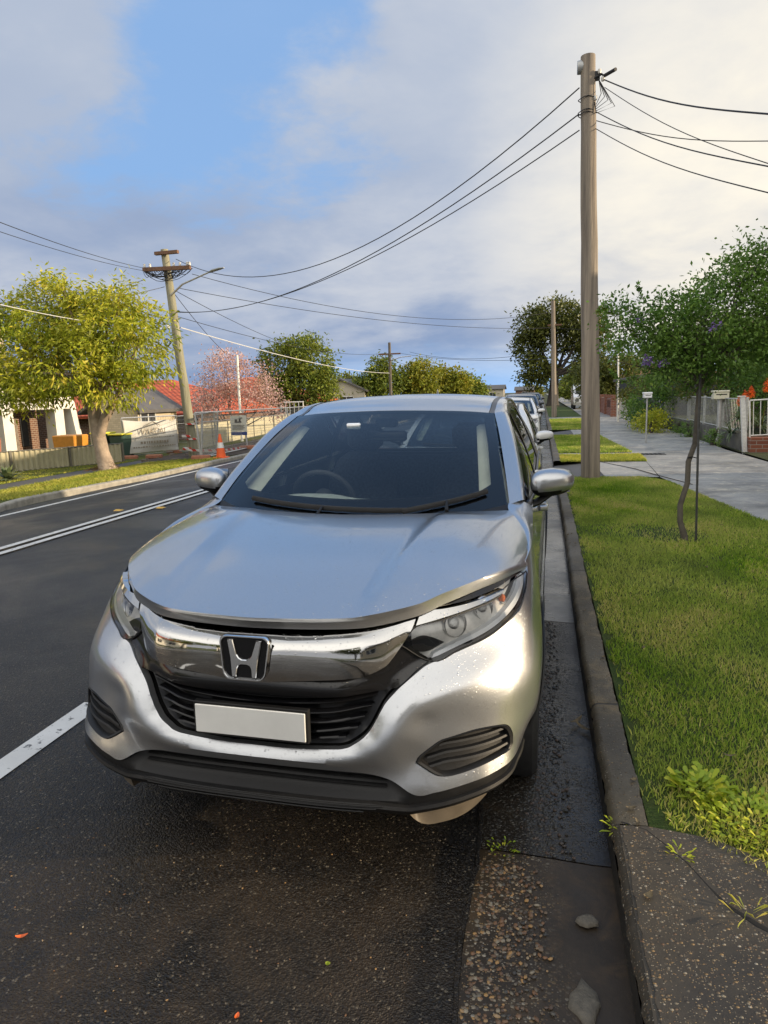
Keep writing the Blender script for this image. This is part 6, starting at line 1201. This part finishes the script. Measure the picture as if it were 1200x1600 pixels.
def block(x,y,label,z=0): 
    f=thing('fence_foot',label,'fence foot',(x,y,G0(x)+z),.3,'orange feet of the mesh fence'); b=MB(); b.box((-.28,-.11,0),(.28,.11,.14),bev=.03); b.build('block','block_orange',f)
for i,(x,y) in enumerate(((-8.95,16.5),(-9.3,20.6),(-9.4,25.2),(-12.9,21.8),(-13.4,19.6),(-12.3,19.4))): block(x,y,['orange fence foot beside the traffic cone','orange fence foot under the small site sign','orange fence foot past the site sign','orange fence foot at the right end of the banner','orange fence foot at the left end of the banner','orange fence foot lying loose between banner and pole'][i],.11)
# printed banner, with its faded lettering
t=MatN('banner_cloth'); n=t.noise(2.2,4,.6); t.set(Base_Color=t.mix(t.mr(n,.3,.7),(.46,.45,.41),(.62,.61,.57)),Roughness=.7); simple('print_faded',(.30,.26,.20),.8,0,.1); simple('print_dark',(.06,.055,.05),.7,0,.1); simple('print_blue',(.05,.08,.25),.6,0,.1); simple('sign_white',(.66,.66,.58),.5,0,.06)
def text(body,size,loc,direction,mat,parent,name='lettering',up=(0,0,1),bold=0,ext=.001):
    cu=bpy.data.curves.new(name,'FONT'); cu.body=body; cu.size=size; cu.align_x='CENTER'; cu.align_y='CENTER'; cu.extrude=ext; cu.offset=bold; o=bpy.data.objects.new(name,cu); COL.objects.link(o)
    X=Vector(direction).normalized(); Z=Vector(up).normalized(); Y=Z; N=X.cross(Y).normalized(); mw=Matrix(((X.x,Y.x,N.x,loc[0]),(X.y,Y.y,N.y,loc[1]),(X.z,Y.z,N.z,loc[2]),(0,0,0,1)))
    dg=bpy.context.evaluated_depsgraph_get(); me=bpy.data.meshes.new_from_object(o.evaluated_get(dg)); bpy.data.objects.remove(o); me.materials.clear(); me.materials.append(M(mat)); me.transform(mw); o=bpy.data.objects.new(name,me); COL.objects.link(o); o.parent=parent; return o
bn=thing('site_banner','wrinkled white printed banner tied to the mesh fence, with faded lettering','banner',(-13.80,19.93,-.24)); D=Vector((1.06,1.9,0)); Dn=D.normalized(); Nn=Vector((Dn.y,-Dn.x,0)); rows=[]; r_=random.Random(2)
for i in range(41):
    u=i/40; row=[]
    for j in range(27):
        v=j/26; w_=.035*math.sin(9*u+3*v)+.03*math.sin(5*u-8*v+1)+.06*max(0,v-.65)*math.sin(14*u); sag=.10*(1-v)*0-.09*math.sin(math.pi*u)*(v**3)-.10*math.exp(-((u-.93)/.08)**2)*v
        row.append(tuple(D*u+Nn*(.03+w_)+Vector((0,0,.02+1.24*v+sag))))
    rows.append(row)
b=MB(); b.grid(rows); ba=b.build('cloth','banner_cloth',bn,True,80); sm=ba.modifiers.new('thickness','SOLIDIFY'); sm.thickness=.004
c0=D*.52+Nn*.125; text('WACAI',.30,c0+Vector((0,0,.80)),Dn,'print_faded',bn,bold=.003)
b=MB(); r_=random.Random(4)
for z,h,w in ((.56,.035,.75),(.36,.09,.55),(.22,.05,.85)):
    x=-w
    while x<w: q=r_.uniform(.04,.10); p=c0+Dn*x; e=c0+Dn*(x+q); b.add([tuple(p+Vector((0,0,z))),tuple(e+Vector((0,0,z))),tuple(e+Vector((0,0,z+h))),tuple(p+Vector((0,0,z+h)))],[(0,1,2,3)]); x+=q+.03
b.build('small_print','print_faded',bn)
b=MB(); b.tube([tuple(c0+Dn*-.28+Vector((0,0,1.02))),tuple(c0+Dn*.0+Vector((0,0,1.16))),tuple(c0+Dn*.28+Vector((0,0,1.02)))],.012,4); b.build('emblem','print_faded',bn)
sg=thing('site_sign','small pale site notice wired to the mesh fence','sign',(-9.45,20.3,.50)); b=MB(); b.box((-.42,-.01,0),(.42,.01,.78)); b.build('board','sign_white',sg); b=MB(); b.box((-.42,-.014,-.17),(.42,.006,-.01)); b.build('strip','print_blue',sg); b=MB(); b.box((-.36,-.014,.80),(.36,.008,.90)); b.build('header','block_orange',sg)
b=MB(); b.box((-.20,-.016,.44),(.16,-.0105,.50)); b.box((-.18,-.016,.50),(-.06,-.0105,.60)); b.box((.04,-.016,.50),(.12,-.0105,.66)); b.box((.04,-.016,.64),(.22,-.0105,.68)); b.build('pictogram','print_dark',sg)
b=MB(); [b.box((-.32,-.016,z),(.32-.06*(i%2),-.0105,z+.022)) for i,z in enumerate((.30,.24,.18,.12))]; b.build('small_print','print_dark',sg)
sg.scale=(.72,1,.72)
# traffic cone, tape, rubble
cn=thing('traffic_cone','orange traffic cone with a white band standing at the far kerb','cone',(-8.35,16.6,G0(-8.35)+.115)); b=MB(); b.box((-.19,-.19,0),(.19,.19,.035),bev=.01); b.build('base','cone_orange',cn); b=MB(); b.lathe([(.145,.035),(.128,.14),(.085,.40),(.032,.70),(.026,.71)],n=20); b.build('body','cone_orange',cn,True); b=MB(); b.lathe([(.106,.30),(.079,.46)],n=20); b.build('band','reflective',cn,True)
tp=thing('barrier_tape','red and white barrier tape sagging along the mesh fence','tape',(-10.9,19.0,0)); b=MB(); G=[]
P=[(0,0,-.02),(.4,-.3,-.04),(1.3,.2,-.10),(1.5,3,-.13),(1.5,7,-.10),(1.5,12,-.12)]
q=spline(P,False,6); b.grid([[(x,y,z),(x+.01,y,z+.075)] for x,y,z in q]); b.build('ribbon','tape',tp)
b=MB(); [b.lathe([(.19,z),(.19,z+.07)],(.17,.0,0),'z',16) for z in (.0,)]; b.build('wrap','tape',tp); b=MB(); b.lathe([(.19,.42),(.19,.49)],(.17,.0,0),'z',16); b.build('wrap','tape',tp)
rb=MB(); r_=random.Random(8)
for k in range(60):
    x,y=r_.uniform(-12.4,-9.6),r_.uniform(17.5,40); s=r_.uniform(.06,.3); a=r_.uniform(0,3); rb.box((x-s,y-.05,G0(x)+.10),(x+s,y+.05,G0(x)+.10+r_.uniform(.03,.10)),rz=a)
tag(rb.build('rubble','timber_grey'),'broken boards and rubble strewn behind the mesh fence','rubble',kind='stuff')
poly('bare_earth',[(-12.6,18.7),(-8.9,16.2),(-8.3,18),(-8.3,60),(-13.5,60),(-12.9,22)],.118,'dirt')
# ------------------------------------------------------------------ poles and wires
t=MatN('pole_wood'); v=t.co(scale=(14,14,.7)); n=t.noise(1.,7,.65,v); n2=t.noise(1.2,4,.6,t.co(scale=(6,6,.25))); t.set(Base_Color=t.mix(t.mr(n,.3,.7),t.mix(t.mr(n2,.35,.65),(.085,.072,.062),(.17,.145,.12)),(.34,.285,.22)),Roughness=.85,Normal=t.bump(n,1.,.02))
t=MatN('pole_wood_green'); v=t.co(scale=(12,12,.6)); n=t.noise(1.,7,.65,v); t.set(Base_Color=t.mix(t.mr(n,.3,.7),(.17,.165,.11),(.34,.325,.23)),Roughness=.85,Normal=t.bump(n,1.,.02))
simple('crossarm_wood',(.16,.085,.05),.8,0,.3,10,.5,40); simple('insulator',(.62,.60,.55),.3,0,.05); simple('cable',(.018,.018,.020),.6,0,.1); simple('white_cable',(.60,.60,.57),.5,0,.1); simple('lamp_grey',(.42,.43,.42),.5,.4,.1)
def pole(label,base,top,r0,r1,mat,name='utility_pole',n=18):
    f=thing(name,label,'pole',base); B=Vector(base); T=Vector(top)-B; b=MB(); k=12; rr=random.Random(int(base[1]*10)); b.tube([tuple(Vector((0,0,-.2)))]+[tuple(T*(i/k)+Vector((rr.uniform(-.008,.008),rr.uniform(-.008,.008),0))) for i in range(k+1)],[r0]+[r0+(r1-r0)*i/k for i in range(k+1)],n); b.build('shaft',mat,f,True,70); return f,T
pa,T=pole('tall weathered grey timber pole on the near nature strip, right of the car',(1.71,9.79,.1),(1.545,9.79,6.52),.155,.108,'pole_wood')
b=MB(); b.lathe([(.001,-.03),(.09,-.03),(.095,0),(.09,.07),(.001,.09)],(T.x-.12,0,6.28),'x',16); b.build('reel','lamp_grey',pa,True)
b=MB(); b.tube([(T.x+.02,-.05,6.05),(T.x+.20,-.08,6.12),(T.x+.24,-.08,6.08)],.018,6); b.box((T.x+.10,-.06,6.06),(T.x+.18,.0,6.18)); b.tube([(T.x+.24,-.08,6.09),(T.x+.38,-.3,6.07)],.026,8); b.build('bracket','cable',pa)
for z,x in ((6.16,.17),(6.05,.22),(5.80,.12)): b=MB(); b.lathe([(.001,-.04),(.022,-.03),(.028,0),(.022,.03),(.001,.04)],(T.x+x,-.08,z),'z',10); b.build('insulator','insulator',pa,True)
b=MB(); r_=random.Random(6)
for k in range(5): b.tube([(T.x+.16,-.08,6.05),(T.x+.20+.05*k,-.08,5.85-.05*k),(T.x+.13,-.10,5.70-.03*k),(T.x+.10,-.08,5.75)],.006,5)
for z in (5.60,5.64,5.82): b.tube([(T.x+.13*math.cos(a),.13*math.sin(a),z+.01*math.sin(3*a)) for a in np.linspace(0,6.28,14)],.007,5)
b.build('wire_loops','cable',pa,True)
pc,T3=pole('second timber pole farther along the nature strip',(1.61,37.73,.1),(1.48,37.73,6.43),.15,.11,'pole_wood'); b=MB(); b.box((-.4,-.05,5.0),(.35,.05,5.08)); b.build('crossarm','crossarm_wood',pc)
lp=(-10.58,19.06,-.22); pl_,TL=pole('leaning greenish timber pole with crossarms and a street lamp',lp,(-11.06,19.06,6.48),.165,.12,'pole_wood_green')
b=MB(); b.box((-.80,-.06,6.52),(.02,.06,6.62)); b.v=[(x+.06,y-.14,z) for x,y,z in b.v]; b.build('crossarm','crossarm_wood',pl_)
b=MB(); b.box((-1.20,-.06,6.02),(.48,.06,6.14)); b.v=[(x,y-.16,z-.03*(x+.4)) for x,y,z in b.v]; b.build('crossarm','crossarm_wood',pl_)
for x in (-1.15,-.95,-.1,.12,.38,.46): b=MB(); b.lathe([(.001,0),(.035,.01),(.045,.05),(.03,.08),(.04,.11),(.001,.14)],(x,-.16,6.13-.03*(x+.4)),'z',10); b.build('insulator','insulator',pl_,True)
b=MB(); r_=random.Random(12)
for k in range(26):
    x0,x1=sorted((r_.uniform(-1.2,.6),r_.uniform(-1.2,.6))); d=r_.uniform(.08,.35); b.tube([(x0+(x1-x0)*t,-.2,6.02-4*d*t*(1-t)) for t in np.linspace(0,1,7)],.009,4)
for k in range(5): a0=r_.uniform(-.6,-.2); b.tube([(-.5+.11*math.cos(a)+r_.uniform(-.05,.05),-.25,3.75+.13*math.sin(a)) for a in np.linspace(0,6.28,9)],.010,4)
b.build('wire_loops','cable',pl_,True)
b=MB(); b.tube([(-.32,-.1,5.25),(.4,-.6,5.48),(1.6,-1.0,5.72)],[.035,.03,.025],8); am=b.build('lamp_arm','galv_steel',pl_,True); b=MB(); b.tube([(1.55,-1.0,5.70),(1.7,-1.05,5.73),(1.95,-1.1,5.76),(2.1,-1.12,5.77)],[.05,.075,.07,.03],8,flat=.55); b.build('lamp_head','lamp_grey',am,True)
b=MB(); b.lathe([(.001,0),(.05,.01),(.06,.06),(.04,.1),(.001,.11)],(-.45,-.22,4.2),'z',10); b.build('insulator','insulator',pl_,True); b=MB(); [b.lathe([(.19,z),(.185,z+.05)],(-.02,0,0),'z',16) for z in (.55,1.05)]; b.build('tape_band','tape',pl_)
def xpole(label,x,y,top,arms,lamp=None,g='timber poles far along the far side'):
    f,T=pole(label,(x,y,-.3),(x+.02,y,top),.15,.11,'bark_grey',n=10); f['group']=g
    for z,w in arms: b=MB(); b.box((-w,-.05,z+.3),(w,.05,z+.42)); b.build('crossarm','crossarm_wood',f)
    if lamp: b=MB(); b.tube([(0,0,lamp+.2),(1.0,-.2,lamp+.45),(1.9,-.3,lamp+.5)],.04,6); b.build('lamp_arm','galv_steel',f)
xpole('timber pole with a wide crossarm rising from the trees in the middle distance',-11.55,55,6.0,((5.0,.95),),4.6); xpole('smaller crossarm pole over the middle of the car roof',-10.95,85,5.25,((4.6,1.0),),4.0); xpole('tiny far pole seen above the car roof, right part',-12.08,130,5.5,((4.3,1.0),)); xpole('tiniest far pole near the vanishing point of the road',-12.5,160,3.7,((3.2,.8),)); 
tp_=thing('temporary_pole','slim white painted pole standing behind the mesh fence','pole',(-13.1,28.4,-.36)); b=MB(); b.tube([(0,0,0),(.0,0,2.2),(.03,0,4.05)],[.07,.06,.055],10); b.build('shaft','trim_white',tp_)
def wire(label,a,b_,sag,r=.012,mat='cable',ext=0.,group='overhead wires'):
    a=Vector(a);b_=Vector(b_); b=MB(); n=28; P=[]
    for i in range(n+1):
        t=i/n*(1+ext); p=a.lerp(b_,t); p.z-=4*sag*t*(1-t) if t<1 else -(b_.z-a.z)*0; P.append(tuple(p))
    b.tube(P,r*.78,5,cap=False); return tag(b.build('overhead_wire',mat,None,True),label,'wire',group)
wire('uppermost wire from the near pole sagging across to the leaning pole',(1.43,9.79,6.1),(-10.67,19.06,6.16),1.45,.013)
wire('middle wire from the near pole across the road to the leaning pole',(1.43,9.79,5.73),(-10.77,19.06,4.52),.85,.013); wire('lowest of the three wires from the near pole to the leaning pole',(1.44,9.79,5.5),(-10.78,19.06,4.5),.75,.012)
for lab,a,c,r in (('thick black service cable leaving the near pole to the right',(1.75,9.79,6.19),(3.04,6.0,4.17),.012),('thin wire dropping steeply right from the near pole top',(1.8,9.79,6.06),(3.21,6.5,3.85),.007),('wire from the pole band running down to the right, crossing two others',(1.67,9.79,5.74),(2.94,5.5,3.55),.009),('nearly level wire from the near pole to the right edge',(1.68,9.79,5.61),(3.61,8.0,4.52),.008),('lowest wire leaving the near pole to the right',(1.66,9.79,5.51),(2.95,5.5,3.32),.008)):
    a=Vector(a);c=Vector(c); b=MB(); n=20; P=[]; L=(c-a)
    for i in range(n+1): t=i/n*1.5; p=a+L*t; p.z+=-.10*math.sin(math.pi*min(1,t)) if t<1 else .10*math.pi*(t-1); P.append(tuple(p))
    b.tube(P,r*.8,5,cap=False); tag(b.build('service_wire','cable',None,True),lab,'wire','service wires of the near pole')
for lab,a,c,s,r,m in (('uppermost faint wire leaving the leaning pole to the left edge',(-11.74,19.06,5.94),(-8.48,9.0,4.82),.08,.010,'cable'),('second faint wire leaving the leaning pole to the left edge',(-11.7,19.06,5.85),(-9.37,10.0,4.95),.08,.009,'cable'),('wire from the leaning pole passing behind the leafy tree top',(-11.86,19.06,5.6),(-11.35,12.0,3.88),.1,.012,'cable'),('wire from the leaning pole down into the tree crown',(-11.16,19.06,5.33),(-13.14,14.0,4.05),.1,.012,'cable'),('pale cable from the leaning pole passing before the leafy tree',(-11.17,19.06,4.01),(-10.46,11.0,3.77),.12,.014,'white_cable'),
  ('upper long wire from the leaning pole to the second pole',(-10.14,19.06,5.66),(1.49,37.7,5.85),.85,.013,'cable'),('lower long wire from the leaning pole to the second pole',(-10.68,19.06,5.26),(1.5,37.7,5.0),.45,.013,'cable'),('pale sagging cable from the leaning pole down the far side of the road',(-10.7,19.06,4.01),(-11.57,55,3.49),.35,.022,'white_cable'),('wire from the lamp bracket down to the house by the dark tree',(-10.76,19.06,5.17),(-12.98,34,4.66),.1,.014,'cable'),('wire from the lamp bracket down to the pink blossom tree house',(-10.84,19.06,5.11),(-13.47,28,3.78),.1,.014,'cable'),('dark wire running down the far side under the lamp',(-10.77,19.06,4.36),(-12.02,55,5.14),.5,.014,'cable'),
  ('upper wire between the crossarm pole and the second pole',(-10.65,55,5.08),(1.51,37.7,3.34),.3,.016,'cable'),('lower wire between the crossarm pole and the second pole',(-9.83,55,5.15),(1.51,37.7,3.76),.5,.016,'cable'),('short wire crossing from the second pole to the right-hand houses',(1.5,37.7,5.0),(6.2,33,4.6),.2,.014,'cable'),('wire between the two crossarm poles over the far trees',(-11.5,55,4.6),(-11,85,4.6),.3,.02,'cable'),('level wire from the second pole towards the near pole, right side',(1.5,37.7,5.9),(1.6,60,5.9),.3,.014,'cable')): wire(lab,a,c,s,r,m)
# ------------------------------------------------------------------ other vehicles: copies of the car with their own paint and proportions
def recar(label,loc,sc,paint,rz=0,skip=('badge_back','badge_ring','badge_letter','toll_tag')):
    r=CAR.copy(); COL.objects.link(r); r['label']=label; r.matrix_world=Matrix.Translation(loc)@Matrix.Rotation(rz,4,'Z')@Matrix.Diagonal((*sc,1)); r['group']='cars parked along the kerb behind the silver one'
    def cp(o,par):
        if o.name.split('.')[0] in skip: return
        c=o.copy(); COL.objects.link(c); c.parent=par
        if o.type=='MESH' and o.data.materials and o.data.materials[0] and o.data.materials[0].name=='silver_paint': c.material_slots[0].link='OBJECT'; c.material_slots[0].material=M(paint)
        for k in kids.get(o.name,[]): cp(k,c)
    for o in kids[CAR.name]: cp(o,r)
    return r
kids={}
for o in list(bpy.data.objects):
    if o.parent: kids.setdefault(o.parent.name,[]).append(o)
recar('white hatchback parked directly behind the silver car, only its side and mirror showing',(.02,5.05,0),(1.0,1.0,.90),'white_paint'); recar('white sedan parked farther back, its front visible past the mirror',(-.02,17.2,0),(1.0,1.06,.88),'white_paint'); recar('dark car parked behind the white sedan, roof just visible',(.0,27,0),(1,1.02,.93),'dark_paint'); recar('small dark car far down the kerb under the street tree',(.1,46,0),(1,1.,.95),'dark_paint')
vn=thing('van','white van parked in a driveway far up the right side','van',(4.15,52.5,.1)); b=MB()
pr=[(-.0,.35),(-.15,.55),(-.1,.95),(.45,1.15),(1.0,1.75),(1.4,1.9),(4.6,1.9),(4.75,1.7),(4.8,.35)]; X=[-.85,-.78,.78,.85]
b.add([(x,y,z*(1 if abs(x)<.8 else .985)) for x in X for y,z in pr],[(i*9+j,i*9+(j+1)%9,(i+1)*9+(j+1)%9,(i+1)*9+j) for i in range(3) for j in range(9)]+[tuple(range(8,-1,-1)),tuple(range(27,36))]); b.build('body','white_paint',vn,True,30)
b=MB(); b.add([(-.7,.46,1.18),(.7,.46,1.18),(.66,.93,1.70),(-.66,.93,1.70)],[(0,1,2,3)]); b.v=[(x,y-.02,z+.02) for x,y,z in b.v]; b.build('windscreen','window_dark',vn)
for s in (-1,1):
    b=MB(); b.box((s*.86-.01,1.0,1.15),(s*.86+.01,1.9,1.7)); b.build('side_window','window_dark',vn); b=MB(); b.box((s*.6-.14,-.17,.62),(s*.6+.14,-.12,.8)); b.build('headlight','lamp_silver',vn)
    for y in (.85,3.9): b=MB(); b.lathe([(.001,-.1),(.32,-.1),(.34,0),(.32,.1),(.001,.1)],(s*.76,y,.34),'x',20); b.build('wheel','rubber',vn,True)
# white barrier gate / truck bed glimpsed past the pillar
tr=thing('site_trailer','white railed trailer glimpsed between the mesh fence and the car','trailer',(-14.6,40,-.36)); b=MB(); b.box((-.8,-.6,.5),(.8,.6,.7)); b.build('bed','print_blue',tr); b=MB(); [b.tube([(x,-.6,.7),(x,-.6,1.75)],.03,5) for x in np.linspace(-.75,.75,6)]; b.tube([(-.8,-.6,1.75),(.8,-.6,1.75)],.04,5); b.build('rails','white_metal',tr)
for s in (-1,1): b=MB(); b.lathe([(.001,-.08),(.28,-.08),(.28,.08),(.001,.08)],(s*.7,0,.28),'x',16); b.build('wheel','rubber',tr)
# far end of the road
for i,(x,y,w,h,m,lab) in enumerate(((-10.5,165,5,2.6,'cream_render','pale flat roofed building at the far end of the road'),(-15,180,6,1.6,'brick_red','low orange brick building at the far end of the road'),(-3.5,190,5,2.2,'brick_brown','brown roofed building where the road vanishes'))):
    gable('distant_house',lab,x-w/2,y,x+w/2,y+8,0,h,h+.9,m,'roof_grey' if i!=1 else 'orange_tiles','x',.4,wins=(('S',0,.8,1.4,.8),))
for i,(x,y,s,m) in enumerate(((-13,120,2.2,'leaf_mid'),(-18,140,2.6,'leaf_olive'),(8,120,3.5,'leaf_dark'),(9,150,4,'leaf_mid'),(-2,210,2.5,'leaf_olive'),(4.6,170,4,'leaf_dark'),(-26,90,3,'leaf_mid'),(12,85,3.2,'leaf_mid'))):
    tree(['mid green tree far down the left side','olive tree far down the left side','dark tree far down the right side','mid green tree farther down the right side','olive bush closing the end of the road','dark crown where the right footpath ends','green tree far behind the red roofs','green tree far behind the right-hand houses'][i],(x,y,0),[(x,y,s*.8,s,s,s*.7),(x+s*.7,y,s*.6,s*.7,s*.7,s*.5)],2600,.5,.25,m,'bark_dark',.2,70+i,clump=.45,group='trees in the far distance')
